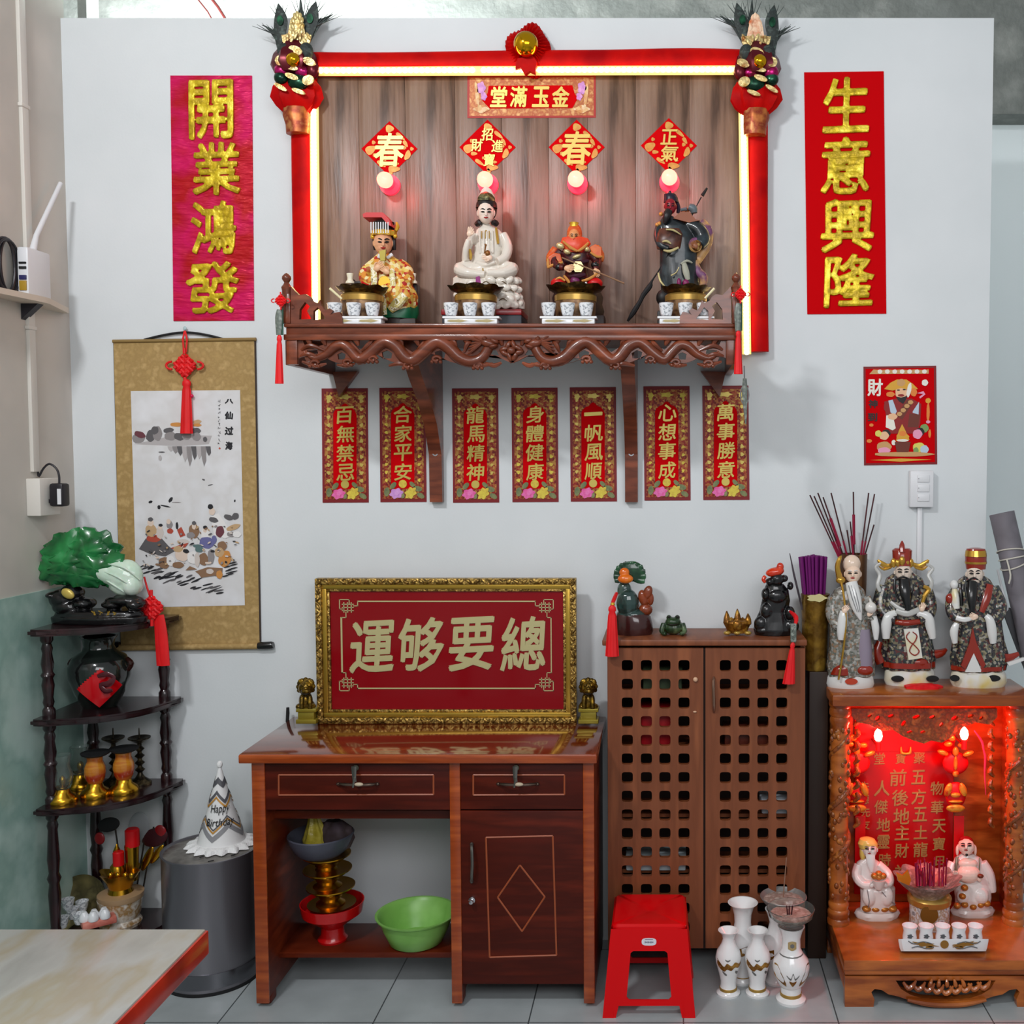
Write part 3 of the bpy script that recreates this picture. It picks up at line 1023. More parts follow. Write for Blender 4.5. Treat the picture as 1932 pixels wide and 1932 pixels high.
def flower_orn(label, cx, y0, mir, grey):
    f = Fig('paper_flower', label, 'ornament', cx, -0.075, W(cx, y0 + 150, -0.075).z, 'feathered paper flowers on the frame corners')
    X = lambda v: cx + v * mir
    Y_ = lambda v: y0 + v
    for nm, pts, eye in (('feather', [(-28, 100, 4), (-30, 60, 11), (-28, 35, 13), (-30, 18, 9), (-33, 2, 1)], (-29, 34)), ('feather', [(10, 100, 4), (22, 60, 10), (30, 32, 13), (34, 14, 9), (38, -2, 1)], (27, 30)),
                         ('feather', [(10, 95, 3), (12, 40, 7), (10, 15, 4), (9, -8, 1)], None), ('feather', [(-25, 85, 3), (-40, 60, 5), (-52, 48, 2), (-64, 42, .6)], None), ('feather', [(15, 90, 4), (36, 45, 8), (52, 33, 4), (70, 22, .6)], None)):
        f.tube([(X(x), Y_(y), 2 if eye else 5, w) for x, y, w in pts], 10, 4, 0.18)
        o = f.end(nm, FEA)
        for k in range(5):
            t = random.random()
            ex, ey, _ = pts[-1]
            bx, by, _ = pts[-3]
            f.tube([(X(bx), Y_(by), 3, 1.2), (X((bx + ex) / 2 + (k - 2) * 5), Y_((by + ey) / 2), 3, .8), (X(ex + (k - 2) * 9), Y_(ey + abs(k - 2) * 3 - 4), 3, .3)], 5, 3)
        f.end('feather_barb', FEA, o).parent = f.root
        if eye:
            f.disc(X(eye[0]), Y_(eye[1]), -1, 6, 9, 2)
            f.end('feather_eye', GREENF)
    # gold paper tiers
    f.poly([(X(-16), Y_(75)), (X(-9), Y_(35)), (X(2), Y_(18)), (X(14), Y_(36)), (X(22), Y_(75))], -2, 4)
    for i in range(12):
        a = 2 * PI * i / 12
        f.ell(X(3 + 9 * math.cos(a)), Y_(45 + 22 * math.sin(a)), -6, 4, 2, 7, 20 * math.cos(a), 8, 6)
    f.end('paper_crest', GPAP if not grey else PEA)
    for sx in (-1, 1):
        f.poly([(X(2 + sx * 4), Y_(60)), (X(2 + sx * 28), Y_(62)), (X(2 + sx * 26), Y_(74)), (X(2 + sx * 18), Y_(88)), (X(2 + sx * 6), Y_(76))], -6, 3)
    for i in range(6):
        f.ell(X(-16 + i * 8), Y_(66 + 5 * math.sin(i * 2)), -11, 3, 2, 8, 30 * math.sin(i), 8, 6)
    f.end('gold_leaf', GPAP)
    f.lathe(X(0), [(6, Y_(150)), (34, Y_(140)), (42, Y_(122)), (38, Y_(104)), (27, Y_(88)), (22, Y_(78))], 12, 20, .08, 7)
    f.end('flower_core', MARF)
    for x, y, w, h, m_ in ((-22, 92, 13, 15, FEA), (20, 92, 13, 16, FEA), (-27, 128, 14, 13, MAGF), (12, 130, 14, 11, MAGF), (-28, 142, 13, 12, GREENF), (5, 150, 20, 15, GREENF), (32, 128, 12, 16, MARF)):
        f.ell(X(x), Y_(y), -12, w, 10, h, 0, 12, 8)
        f.end('foil_petal', m_)
    for x, y, w, h, an in ((0, 91, 13, 8, -20), (-29, 110, 9, 9, 0), (26, 112, 12, 7, -25), (-6, 124, 11, 4, -10), (-7, 140, 13, 5, -20), (24, 147, 11, 9, 20), (-28, 160, 13, 4, -30), (6, 168, 13, 4, -20)):
        f.disc(X(x), Y_(y), -20, w, h, 3, an)
        f.end('gold_disc', GPAP)
    f.ell(X(-5), Y_(108), -22, 14, 12, 13)
    f.end('gold_ball', mat('gold_ball', '#d8a21a', 0.12, 1.0))
    # red bow and gold label below
    f.loft([(X(3), Y_(210), 8, 24, 10), (X(3), Y_(196), 6, 36, 16, .12), (X(2), Y_(180), 4, 44, 20, .14), (X(2), Y_(160), 4, 42, 18, .08), (X(2), Y_(148), 6, 36, 14)], 36, 0, 9)
    f.end('red_ribbon', CLOTH)
    f.loft([(X(4), Y_(248), 8, 21, 18), (X(4), Y_(232), 8, 22, 19), (X(2), Y_(215), 8, 24, 20, .06), (X(2), Y_(200), 8, 25, 18)], 28, 0, 7)
    f.end('gold_band', mat('orange_gold_paper', '#c87a3a', 0.4, 0.4, cols=['#8a3018', '#d8a060'], ns=22))


flower_orn('gold paper flower with peacock feathers on the left top corner of the panel', 558, 5, 1, 0)
flower_orn('gold paper flower with peacock feathers on the right top corner of the panel', 1428, 8, -1, 1)

# ---- four red lamps
BULB = mat('red_lamp_glow', '#ff5a50', 0.3, emit='#ff7c68', es=4)
SOCK = mat('lit_socket', '#e06a80', 0.3, coat=.3, emit='#ff1038', es=1.3)  # bulb light on the socket is put in as pink emission
lamp_lab = ['lit red lamp on the panel, leftmost of the four', 'lit red lamp directly above the white statue', 'lit red lamp above the orange armoured statue', 'lit red lamp above the dark robed statue']
for i, (bx, by) in enumerate(((737, 350), (922, 349), (1090, 348), (1263, 345))):
    r = thing('red_lamp', lamp_lab[i], 'lamp', W(bx, by, PF), 'red lamps on the wood panel')
    mx = Matrix.Rotation(R(90), 3, 'X')
    MB_ = MB()
    MB_.lathe([(.001, 0), (.034, 0), (.034, .014), (.028, .02), (.022, .024), (.022, .05), (.001, .05)], (0, 0, 0), 28, mx)
    obj('socket', MB_, SOCK, r)
    mb = MB()
    mb.lathe([(.018, .05), (.024, .058), (.0265, .07), (.024, .083), (.015, .092), (.001, .095)], (0, 0, 0), 24, mx)
    obj('bulb', mb, BULB, r)
    l = bpy.data.lights.new('lamp_glow', 'POINT')
    l.energy = 0.65
    l.color = (1, .03, .04)
    l.shadow_soft_size = .03
    lo = bpy.data.objects.new('lamp_glow', l)
    COL.objects.link(lo)
    lo.parent = r
    lo.location = (0, -.11, -.02)

# ================================================================ carved hanging altar shelf
YS = -0.42
ZS = W(964, 611, YS).z                       # top of the shelf
CARV = mat('carved_brown_wood', '#7c3c24', 0.32, cols=['#5e2a16', '#924a2e'], ns=9, st=(.6, 1, 3), det=5, coat=.25)
sh_ = thing('altar_shelf', 'carved brown wooden wall shelf with dragon frieze holding the four statues', 'shelf', (W(964, 640, 0).x, 0, ZS - .15))
OX, OZ = sh_.location.x, sh_.location.z


def sp(px, py, Y=YS):
    v = W(px, py, Y)
    return Vector((v.x - OX, v.y, v.z - OZ))


a, b = sp(540, 611), sp(1389, 611)
zt = ZS - OZ
mb = MB()
mb.bb((a.x, -.425, zt - .034), (b.x, -.032, zt), .004)
mb.bb((a.x - .004, -.432, zt - .012), (b.x + .004, -.40, zt), .004)
obj('top_board', mb, CARV, sh_)
# frieze: pierced dragons
zf0, zf1 = zt - .034, sp(900, 688).z
pz = zf1 - .0
mb = MB()
mb.bb((a.x - .006, -.43, zf0 - .016), (b.x + .006, -.405, zf0 + .002), .003)
for px0, px1 in ((541, 562), (1370, 1391)):
    u, v = sp(px0, 640), sp(px1, 686)
    mb.bb((u.x, -.425, zf1), (v.x, -.405, zf0), .003)
obj('frieze_rail', mb, CARV, sh_)
CX = 965.5


def fr(dx, py, dy=0.0):
    v = sp(CX + dx, py)
    return Vector((v.x, -.416 + dy, v.z))


for sg in (-1, 1):
    # pierced plate behind the dragon
    xs = list(range(-404, 5, 8))
    low = [(x, 676 + 9 * math.sin((x + 20) / 17.5)) for x in xs]
    holes = [[(-396, 641), (-352, 641), (-356, 650), (-372, 655), (-392, 650)], [(-388, 661), (-368, 659), (-366, 667), (-384, 668)], [(-392, 674), (-372, 672), (-362, 680), (-388, 682)],
             [(-304, 641), (-268, 641), (-276, 652), (-288, 660), (-298, 650)], [(-216, 641), (-160, 641), (-170, 652), (-188, 664), (-204, 654)], [(-104, 641), (-84, 641), (-88, 662), (-96, 662), (-108, 650)],
             [(-62, 662), (-30, 660), (-24, 670), (-56, 672)], [(-330, 668), (-322, 664), (-314, 668), (-316, 678), (-328, 678)], [(-246, 664), (-236, 660), (-226, 666), (-228, 676), (-244, 676)], [(-146, 664), (-136, 660), (-126, 666), (-128, 676), (-144, 676)]]
    outs = [[(x, 639) for x in (-404, 4)] + [(x, y) for x, y in reversed(low)]] + holes
    O2 = [[(fr(-sg * x, y).x, fr(-sg * x, y).z) for x, y in o_] for o_ in outs]
    obj('pierced_plate', MB().add(outline_mesh(O2, .012), Matrix.Translation((0, -.404, 0))), CARV, sh_, 30)
    mb = MB()
    body = [(-392, 664, 3), (-372, 676, 6), (-350, 668, 8), (-334, 654, 9.5), (-318, 650, 10), (-302, 664, 10), (-288, 678, 10.5), (-270, 668, 11), (-250, 650, 11), (-236, 645, 11.5), (-218, 654, 12), (-204, 672, 12), (-188, 680, 12),
            (-168, 664, 12.5), (-150, 648, 12.5), (-136, 645, 12.5), (-118, 656, 12.5), (-100, 674, 12), (-78, 682, 11), (-58, 676, 10), (-46, 660, 9.5), (-42, 650, 10)]
    mb.tube([fr(-sg * x, y) for x, y, w in body], [w * SC(YS) * 1.0 for x, y, w in body], 12, 3, True, 1.0)
    obj('carved_dragon', mb, CARV, sh_)
    mb = MB()   # head
    for x, y, rx, rz, an in ((-44, 648, 15, 8, -15), (-32, 644, 9, 5, -20), (-34, 654, 9, 4, 15), (-50, 640, 5, 5, 0)):
        mb.ell(fr(-sg * x, y, -.012), (rx * SC(YS), .012, rz * SC(YS)), Matrix.Rotation(R(sg * an), 3, 'Y'), 12, 8)
    for i in range(6):
        mb.tube([fr(-sg * (-52), 648 - i, -.01), fr(-sg * (-64 - i * 2), 638 + i * 5, -.014), fr(-sg * (-78 - i), 634 + i * 7, -.008)], [.005, .004, .001], 6, 3)
    obj('dragon_head', mb, CARV, sh_)
    mb = MB()   # scrolls, legs and clouds filling the gaps
    for x, y in ((-372, 686), (-262, 678), (-142, 678), (-310, 684), (-196, 690), (-64, 690)):
        pts = [fr(-sg * (x + (9 - .8 * k) * math.cos(k * .8)), y - (6 - .5 * k) * math.sin(k * .8), -.008) for k in range(9)]
        mb.tube(pts, [.0052] * 8 + [.003], 7, 2)
        for k in range(3):
            mb.ell(fr(-sg * (x - 8 + k * 8), y + 5, -.006), (.006, .007, .006), None, 8, 6)
    for x0, y0, x1, y1, x2, y2 in ((-398, 660, -380, 652, -352, 662), (-400, 672, -384, 668, -368, 672), (-396, 682, -370, 690, -350, 686), (-300, 640, -318, 640, -334, 648), (-284, 662, -270, 650, -262, 640), (-240, 636, -212, 640, -206, 652),
                                    (-180, 662, -168, 650, -160, 640), (-140, 636, -112, 642, -104, 656), (-90, 664, -84, 650, -76, 642), (-232, 690, -210, 686, -196, 692), (-330, 688, -312, 690, -296, 686), (-36, 686, -60, 690, -92, 688), (-20, 684, -34, 690, -50, 684)):
        mb.tube([fr(-sg * x0, y0), fr(-sg * x1, y1, -.004), fr(-sg * x2, y2)], [.004, .0075, .003], 8, 4)
    for x in (-384, -356, -294, -180, -86, -22):
        mb.tube([fr(-sg * x, 640), fr(-sg * (x + 4), 652)], [.012, .004], 8)
    obj('carved_scrollwork', mb, CARV, sh_)
mb = MB()
for k in range(8):
    a_ = 2 * PI * k / 8 + .3
    mb.ell(fr(14 * math.cos(a_), 662 + 11 * math.sin(a_), -.008), (.017, .009, .008), Matrix.Rotation(-a_, 3, 'Y'), 10, 6)
mb.ell(fr(0, 662, -.016), (.013, .01, .011))
obj('carved_flower', mb, CARV, sh_)
# corner fences, posts with finials
for sg in (-1, 1):
    o1 = [(549, 540), (556, 548), (565, 557), (577, 555), (585, 560), (590, 568), (600, 572), (604, 566), (607, 576), (613, 586), (622, 582), (629, 586), (624, 594), (632, 590), (641, 589), (646, 598), (647, 612), (549, 612)]
    h1 = [(566, 584), (576, 570), (585, 578), (580, 587), (588, 602), (565, 603)]
    h2 = [(592, 587), (600, 580), (607, 590), (616, 602), (592, 604)]
    outs = []
    for o_ in (o1, h1, h2):
        L_ = []
        for x, y in o_:
            v = sp(x, y)
            L_.append((v.x if sg < 0 else (a.x + b.x) - v.x, v.z))
        outs.append(L_)
    me = outline_mesh(outs, .018)
    obj('corner_fence', MB().add(me, Matrix.Translation((0, -.405, 0))), CARV, sh_, 30)
    x = sp(541, 600).x if sg < 0 else sp(1389, 600).x
    mb = MB()
    zz = zt
    mb.lathe([(.012, 0), (.014, .02), (.014, .1), (.016, .11), (.01, .118), (.007, .124), (.0135, .134), (.013, .142), (.006, .15), (.001, .153)], (x, -.415, zt), 16)
    mb.box((x, -.415, zt + .045), (.026, .026, .09), None, .003)
    obj('corner_post', mb, CARV, sh_)
    # end panel and triangular wall plate
    mb = MB()
    xx = x + .014 * -sg * 0
    mb.bb((x - .012, -.405, zf1 - .0), (x + .012, -.002, zf0), .002)
    x1_ = x - sg * .095
    mb.prism([(x - sg * .01, zf1 + .01), (x1_, zf1 + .012), (x - sg * .03, zf1 - .075)], -.03, -.004)
    obj('end_panel', mb, CARV, sh_)
# two long brackets
for pxb, lab in ((821, 'bracket'), (1191, 'bracket')):
    w0, w1 = sp(pxb - 12, 800, -.03), sp(pxb + 12, 800, -.03)
    zb_ = sp(pxb, 947, -.01).z
    prof = [(-.37, zf0), (-.37, zf1 + .02), (-.30, zf1 - .03), (-.2, zf1 - .09), (-.1, zf1 - .17), (-.035, zf1 - .27), (-.03, zb_), (-.003, zb_), (-.003, zf0)]
    mb = MB()
    A = [mb.bm.verts.new((w0.x, y, z)) for y, z in prof]
    B = [mb.bm.verts.new((w1.x, y, z)) for y, z in prof]
    mb._face(A)
    mb._face(B[::-1])
    for i in range(len(A)):
        j = (i + 1) % len(A)
        mb._face((A[i], A[j], B[j], B[i]))
    br_ = obj('bracket', mb, CARV, sh_, 25)
    mb = MB()
    c_ = sp(pxb, 855, -.035)
    mb.lathe([(.001, 0), (.010, 0), (.010, .004), (.006, .004), (.0055, .001), (.001, .001)], c_ + Vector((0, .003, 0)), 14, Matrix.Rotation(R(90), 3, 'X'))
    obj('screw', mb, CHROME, br_)

# ---- tassels hanging from the shelf posts
JADE = mat('grey_jade', '#7a8278', 0.35, cols=['#5a625c', '#9aa298'], ns=50)
GSTR = mat('green_cord', '#2e5a48', 0.6)


def post_tassel(label, px, y0, y1, y2, extra=0):
    r_ = thing('tassel', label, 'ornament', W(px, y0 - 20, -.445), 'red tassels on the shelf posts')
    knot(r_, px, y0, -.442, 12, .012)
    mb_ = MB()
    pts = [rel(r_, px - 4, y0 + 16, -.445), rel(r_, px - 5, (y0 + y1) / 2, -.445), rel(r_, px - 5, y1, -.445)]
    mb_.tube(pts, [.007, .011, .008], 10, 4, True, .5)
    obj('jade_pendant', mb_, JADE, r_)
    mb_ = MB()
    mb_.tube([rel(r_, px + 2, y0 + 14, -.44), rel(r_, px + 2, y1, -.44)], .003, 6)
    obj('green_cord', mb_, GSTR, r_)
    tassel(r_, px - 4, y1, y2, -.445, 4.5, 7.5)


post_tassel('red knot with jade pendant and red tassel on the left post of the shelf', 531, 568, 632, 724)
post_tassel('red knot with jade pendant and red tassel on the right post of the shelf', 1397, 556, 624, 706)
r = thing('tassel', 'grey jade pendant on a thin cord hanging over the rightmost blessing strip', 'ornament', W(1404, 700, -.40))
mb = MB()
mb.tube([rel(r, 1404, 690, -.40), rel(r, 1405, 722, -.40)], .002, 6)
obj('cord', mb, mat('grey_cord', '#77777a', .7), r)
mb = MB()
mb.tube([rel(r, 1405, 714, -.40), rel(r, 1405, 740, -.40), rel(r, 1406, 770, -.40), rel(r, 1407, 800, -.40)], [.006, .009, .006, .002], 10, 3, True, .4)
obj('jade_pendant', mb, JADE, r)
mb = MB()
mb.tube([rel(r, 1405 + 8 * math.sin(k), 745 + 18 * math.cos(k), -.398) for k in [PI * 2 * i / 12 for i in range(13)]], .002, 6)
obj('cord_loop', mb, mat('grey_cord', '#77777a', .7), r)
# ================================================================ the four statues on the wall shelf
BROC_Y = mat('yellow_brocade', '#c89a38', 0.45, cols=['#b01c12', '#e0c060', '#d88a30', '#e8d8a0', '#a85a20'], kind='voronoi', ns=95, hard=True, lo=0, hi=1)
CREAM = mat('cream_robe', '#e0d8a8', 0.4, cols=['#c8b868', '#eae4c8', '#8a7a38'], ns=60, hard=True, lo=.35, hi=.72)
HAIR = mat('black_hair', '#181012', 0.4)
IVP = mat('ivory_porcelain', '#dcd4c8', 0.25, coat=.3)
GOLDL = mat('gold_line', '#b8923a', .35, .5)
REDD = mat('dark_red_lacquer', '#8a0c14', .35, coat=.2)
LIPS = mat('red_lips', '#a01818', .4)
EYEM = mat('dark_eye', '#15100e', .3)
GREEND = mat('dark_green_paint', '#0e5a3a', .4)
NAVY = mat('dark_teal_robe', '#1c2428', .35, cols=['#12181c', '#2c3a40'], ns=20, coat=.3)


def face(f, x, y, dy, w, h, skin, brow=HAIR, depth=None, chin=.75, parent=None):
    """head with nose, ears, eyes, brows, mouth; w, h half sizes in px, dy of the head centre"""
    d = depth or w * 1.05
    f.ell(x, y, dy, w, d, h)
    f.ell(x, y + h * .45, dy - d * .12, w * chin, d * .8, h * .55)
    f.tube([(x, y - h * .15, dy - d * .9, w * .1), (x, y + h * .12, dy - d * 1.02, w * .16), (x, y + h * .22, dy - d * .97, w * .18)], 8, 2)
    for sg in (-1, 1):
        f.ell(x + sg * w * 1.0, y + h * .05, dy + d * .1, w * .14, w * .2, h * .28, 0, 10, 8)
    hd = f.end('head', skin, parent, 60, 0.7 if w > 9 else .5, 2)
    for sg in (-1, 1):
        f.tube([(x + sg * w * (.16), y - h * .04, dy - d * .97, w * .06), (x + sg * w * .38, y - h * .07, dy - d * .95, w * .11), (x + sg * w * .62, y - h * .06, dy - d * .82, w * .06)], 8, 3)
        f.end('eye', EYEM, hd).parent = hd
        f.tube([(x + sg * w * .14, y - h * .25, dy - d * 1.0, w * .06), (x + sg * w * .4, y - h * .34, dy - d * .93, w * .08), (x + sg * w * .68, y - h * .27, dy - d * .78, w * .04)], 6, 3)
        f.end('eyebrow', brow, hd).parent = hd
    f.tube([(x - w * .26, y + h * .43, dy - d * .86, w * .05), (x, y + h * .45, dy - d * .95, w * .1), (x + w * .26, y + h * .43, dy - d * .86, w * .05)], 8, 3)
    f.end('mouth', LIPS, hd).parent = hd
    return hd


def hand(f, x, y, dy, r, ang=0, sg=1, name='hand', m=SKIN, spread=.5):
    """small hand: palm with five curled fingers; ang = pointing direction (0 = up), degrees clockwise"""
    a = R(ang)

    def q(u, v, e=0):
        return (x + u * math.cos(a) + v * math.sin(a), y + u * math.sin(a) - v * math.cos(a), dy + e)
    px_, py_, pd_ = q(0, 0)
    f.ell(px_, py_, pd_, r * .62, r * .35, r * .75, ang)
    for k in range(4):
        u = (k - 1.5) * r * .3
        L_ = r * (1.25, 1.45, 1.35, 1.05)[k] * .8
        f.tube([(*q(u, r * .4), r * .2), (*q(u * (1 + spread * .3), r * .4 + L_ * .55, -r * .15), r * .17), (*q(u * (1 + spread * .4), r * .4 + L_ * .9, -r * .02), r * .12)], 6, 2)
    f.tube([(*q(-sg * r * .5, -r * .2, -r * .1), r * .2), (*q(-sg * r * .85, r * .3, -r * .25), r * .17), (*q(-sg * r * .75, r * .7, -r * .25), r * .11)], 6, 2)
    return f.end(name, m)


# ---------------- seated woman in yellow brocade
f = Fig('deity_statue', 'seated statue in yellow and red brocade with flat fringed crown, leftmost on shelf', 'statue', 745, -0.17, ZS, 'statues on the altar shelf')
f.lathe(748, [(36, f.base), (38, 606), (36, 600)], 0, 20, 0, 8, 1, .8)
f.box(716, 600, 784, f.base, -28, 28, 2)
f.end('plinth', mat('dark_plinth', '#2a1a14', .5))
f.loft([(748, 603, -4, 38, 30), (750, 592, -4, 38, 31, .06), (752, 580, -4, 35, 28, .08), (752, 570, -3, 33, 26)], 36, 0, 7)
f.end('green_hem', GREEND)
f.loft([(748, 590, -6, 33, 28, .06), (750, 575, -8, 36, 30, .06), (751, 560, -10, 36, 30, .05), (748, 549, -12, 35, 28, .03), (742, 535, -4, 34, 22), (734, 520, 0, 36, 20), (730, 505, 0, 37, 19), (727, 494, 0, 32, 17), (725, 486, 0, 20, 14), (724, 478, 0, 10, 9)], 36, 0, 8)
for pts in ([(703, 500, -2, 10), (690, 515, -6, 12), (690, 528, -14, 11), (704, 532, -24, 9)], [(752, 497, -2, 11), (768, 512, -4, 12), (768, 532, -12, 12), (750, 536, -22, 10)]):
    f.tube(pts, 12, 4)
f.ell(731, 560, -24, 12, 14, 14)
f.ell(764, 560, -22, 12, 14, 15)
f.end('robe', BROC_Y, None, 40, 1.6, 3)
f.tube([(690, 532, -14, 11), (700, 536, -20, 9), (712, 536, -22, 6)], 10, 3)
f.tube([(756, 540, -10, 12), (770, 532, -8, 10), (762, 525, -14, 8)], 10, 3)
f.end('red_sleeve', RED)
f.tube([(704, 505, -24, 5), (706, 525, -30, 6), (705, 543, -30, 5)], 8, 3, .5)
f.tube([(738, 508, -24, 5), (741, 530, -32, 5), (743, 556, -34, 4)], 8, 3, .5)
f.tube([(720, 552, -36, 7), (722, 575, -36, 7), (724, 594, -34, 6)], 8, 3, .5)
f.tube([(736, 585, -38, 7), (750, 572, -40, 10), (764, 556, -40, 8)], 8, 3, .6)
f.end('cream_sash', CREAM)
f.disc(726, 534, -26, 11, 12, 3)
f.end('gold_medallion', GOLDP)
hand(f, 712, 505, -30, 10, 45, 1)
hand(f, 729, 512, -29, 9, -50, -1)
f.poly([(716, 474), (729, 472), (727, 492), (719, 493)], -29, 4)
f.end('scepter', mat('olive_gold', '#9a8a38', .4, .4))
for pts in ([(714, 487, -18, 3), (717, 480, -17, 3.5)], [(730, 487, -18, 3), (740, 480, -14, 3.5)]):
    f.tube(pts, 8, 2)
f.end('white_collar', WHITE)
f.ell(725, 455, 4, 21, 17, 24)
for sg, x in ((-1, 707), (1, 743)):
    f.tube([(x, 445, -2, 4), (x, 460, -2, 4.5), (x + 1, 472, 0, 3)], 8, 3)
f.end('hair', HAIR)
face(f, 723, 458, -6, 17.5, 22, mat('rosy_skin', '#dea27c', .4))
f.loft([(724, 446, -4, 23, 20), (724, 438, -4, 24, 21), (724, 436, -4, 22, 19)], 28, .04, 14)
for x, y in ((703, 447), (746, 446)):
    f.ell(x, y, -14, 4, 4, 4)
f.tube([(747, 436, -8, 3), (750, 428, -4, 4), (748, 420, 0, 2)], 8, 3)
f.end('gold_band', GOLDP)
f.loft([(724, 438, 2, 19, 16), (724, 425, 2, 19, 16), (724, 420, 2, 20, 18)], 24)
f.end('cap', HAIR)
f.poly([(697, 414), (703, 411), (734, 411), (746, 424), (750, 436), (744, 434), (732, 420), (698, 420)], 20, 44)
f.end('crown_board', RED)
for i in range(8):
    x = 700 + i * 4.6
    f.tube([(x, 419, -24, 1.1), (x, 430, -24, 1.1), (x + .4, 440, -24, 1.2)], 6, 1)
    f.end('bead_string', WHITE)
f.box(700, 540, 712, 600, 20, 30, 1)
f.box(772, 535, 786, 606, 0, 26, 1)
f.box(664, 530, 700, 537, -6, 6, 2)
f.tube([(690, 545, 12, 7), (674, 540, 2, 6), (664, 530, -2, 5)], 8, 2)
f.box(700, 535, 786, 604, 26, 32, 1)
f.end('chair', mat('black_chair', '#1a0c0c', .35, coat=.3))
for x in (661, 779):
    f.lathe(x, [(8.5, 535), (8, 531), (5.5, 529), (5, 525), (6.5, 518), (6.5, 516), (1, 515.5)], -4, 14)
    f.end('chair_finial', mat('ivory_paint', '#e8e2cc', .4))

# ---------------- white seated figure
f = Fig('deity_statue', 'white porcelain statue seated cross legged on a lotus, one hand raised', 'statue', 918, -0.17, ZS, 'statues on the altar shelf')
f.box(834, 594, 984, f.base, -40, 42, 2)
f.end('dark_table', mat('slate_block', '#2c3038', .5))
f.box(832, 583, 984, 594, -42, 44, 2)
f.end('red_base', REDD)
rr = random.Random(5)
f.loft([(924, 584, 0, 64, 38, .03), (925, 572, 0, 62, 37, .05), (921, 556, 0, 59, 34, .06), (916, 540, 0, 60, 34, .05), (914, 526, 0, 58, 32, .03), (914, 519, 0, 50, 28)], 48, 0, 9)
for row, (y, n_, rx) in enumerate(((576, 9, 60), (560, 9, 58), (545, 9, 58), (531, 9, 56))):
    for i in range(n_):
        a = PI * (i + .5 * (row % 2) + .3) / n_
        f.ell(920 - rx * math.cos(a), y + rr.uniform(-3, 3), -36 * math.sin(a), 10, 5, 7, rr.uniform(-35, 35), 12, 8)
f.end('lotus_pedestal', IVP, None, 40, 1.3, 1)
for row, (y, n_, rx) in enumerate(((568, 5, 54), (551, 5, 54), (536, 5, 52))):
    for i in range(n_):
        a = PI * (i + .5 * (row % 2) + .4) / n_
        x = 920 - rx * math.cos(a)
        f.tube([(x - 8, y, -38 * math.sin(a) - 2, .6), (x, y - 5, -38 * math.sin(a) - 4, 1.1), (x + 8, y, -38 * math.sin(a) - 2, .6)], 6, 3)
f.end('gold_outline', mat('bronze_line', '#6a5638', .4, .3))
f.loft([(915, 522, 0, 46, 24), (915, 508, 0, 44, 24), (917, 494, 2, 30, 20), (921, 478, 4, 27, 18), (924, 462, 4, 28, 17), (924, 446, 4, 28, 15), (921, 434, 4, 22, 13), (918, 427, 4, 11, 9), (917, 418, 3, 8, 8)], 32)
f.tube([(890, 506, -6, 13), (868, 508, -16, 13), (880, 515, -30, 10), (915, 518, -30, 8)], 12, 4)
f.tube([(945, 506, -6, 13), (966, 508, -14, 13), (950, 515, -28, 10), (920, 516, -32, 8)], 12, 4)
f.tube([(948, 442, 2, 9), (957, 465, -2, 10), (953, 485, -12, 9), (938, 493, -22, 7)], 12, 4)
f.tube([(895, 442, 2, 8), (884, 462, -4, 8), (878, 485, -12, 7), (880, 494, -14, 7)], 12, 4)
f.tube([(878, 488, -16, 6), (879, 470, -22, 6), (884, 452, -24, 5)], 10, 4)
for x in (905, 912, 922, 929):
    f.tube([(x, 436, -10, 2), (x + .5, 455, -14, 2), (x + 1, 478, -15, 1.5)], 6, 3)
f.tube([(900, 496, -16, 5), (916, 500, -22, 5), (934, 494, -22, 4)], 8, 3)
f.end('body', IVP, None, 40, 1.2, 2)
hand(f, 886, 440, -26, 8.5, 15, -1, 'raised_hand', PALE)
hand(f, 922, 486, -30, 9, -75, 1, 'hand', PALE)
f.tube([(914, 478, -32, 1.2), (916, 466, -32, 1.6), (917, 462, -33, 1.6), (914, 461, -34, 1.4)], 6, 3)
f.ell(920, 478, -30, 5, 5, 6)
f.end('gold_vial', mat('amber_gold', '#8a5a2a', .35, .4))
for x in (909, 916, 923):
    f.tube([(x, 436, -15, .9), (x, 450, -18, 1)], 6, 1)
f.ell(917, 435, -15, 1.6, 1.6, 1.6, 0, 8, 6)
f.tube([(936, 430, -8, 2), (938, 445, -12, 2.6), (940, 460, -14, 2.2)], 8, 3)
f.tube([(886, 470, -20, 2), (888, 480, -20, 3), (888, 490, -20, 2)], 8, 3)
f.tube([(911, 506, -34, 1.2), (912, 516, -36, 1.4)], 6, 1)
f.end('necklace', GOLDL)
f.tube([(899, 424, -2, 5), (904, 420, -6, 6), (908, 423, -4, 3)], 8, 3)
f.tube([(928, 423, -4, 3), (933, 420, -6, 6), (938, 424, -2, 5)], 8, 3)
f.ell(918, 396, 8, 19.5, 17, 22)
f.loft([(918, 393, 0, 20, 18), (918, 384, 0, 19, 18), (918, 378, 0, 15, 14)], 24)
f.end('hair', HAIR)
face(f, 917, 401, -7, 15.5, 21, mat('porcelain_face', '#ead6c8', .25), chin=.8)
f.loft([(917, 380, -4, 16, 13, .05), (917, 374, -4, 15, 13, .1), (917, 366, -2, 10, 9, .1), (917, 362, -2, 3, 3)], 30, 0, 5)
f.end('crown', mat('olive_bronze', '#6a6440', .4, .5, cols=['#3a3820', '#9a9060'], ns=50))
f.loft([(918, 384, 6, 17, 12), (918, 370, 8, 15, 10), (918, 358, 8, 9, 6), (918, 352, 8, 2, 2)], 20)
f.end('veil', IVP)
f.poly([(898, 523), (905, 521), (908, 536), (898, 536)], -38, 2)
f.end('purple_tag', mat('purple_card', '#8a1070', .5))

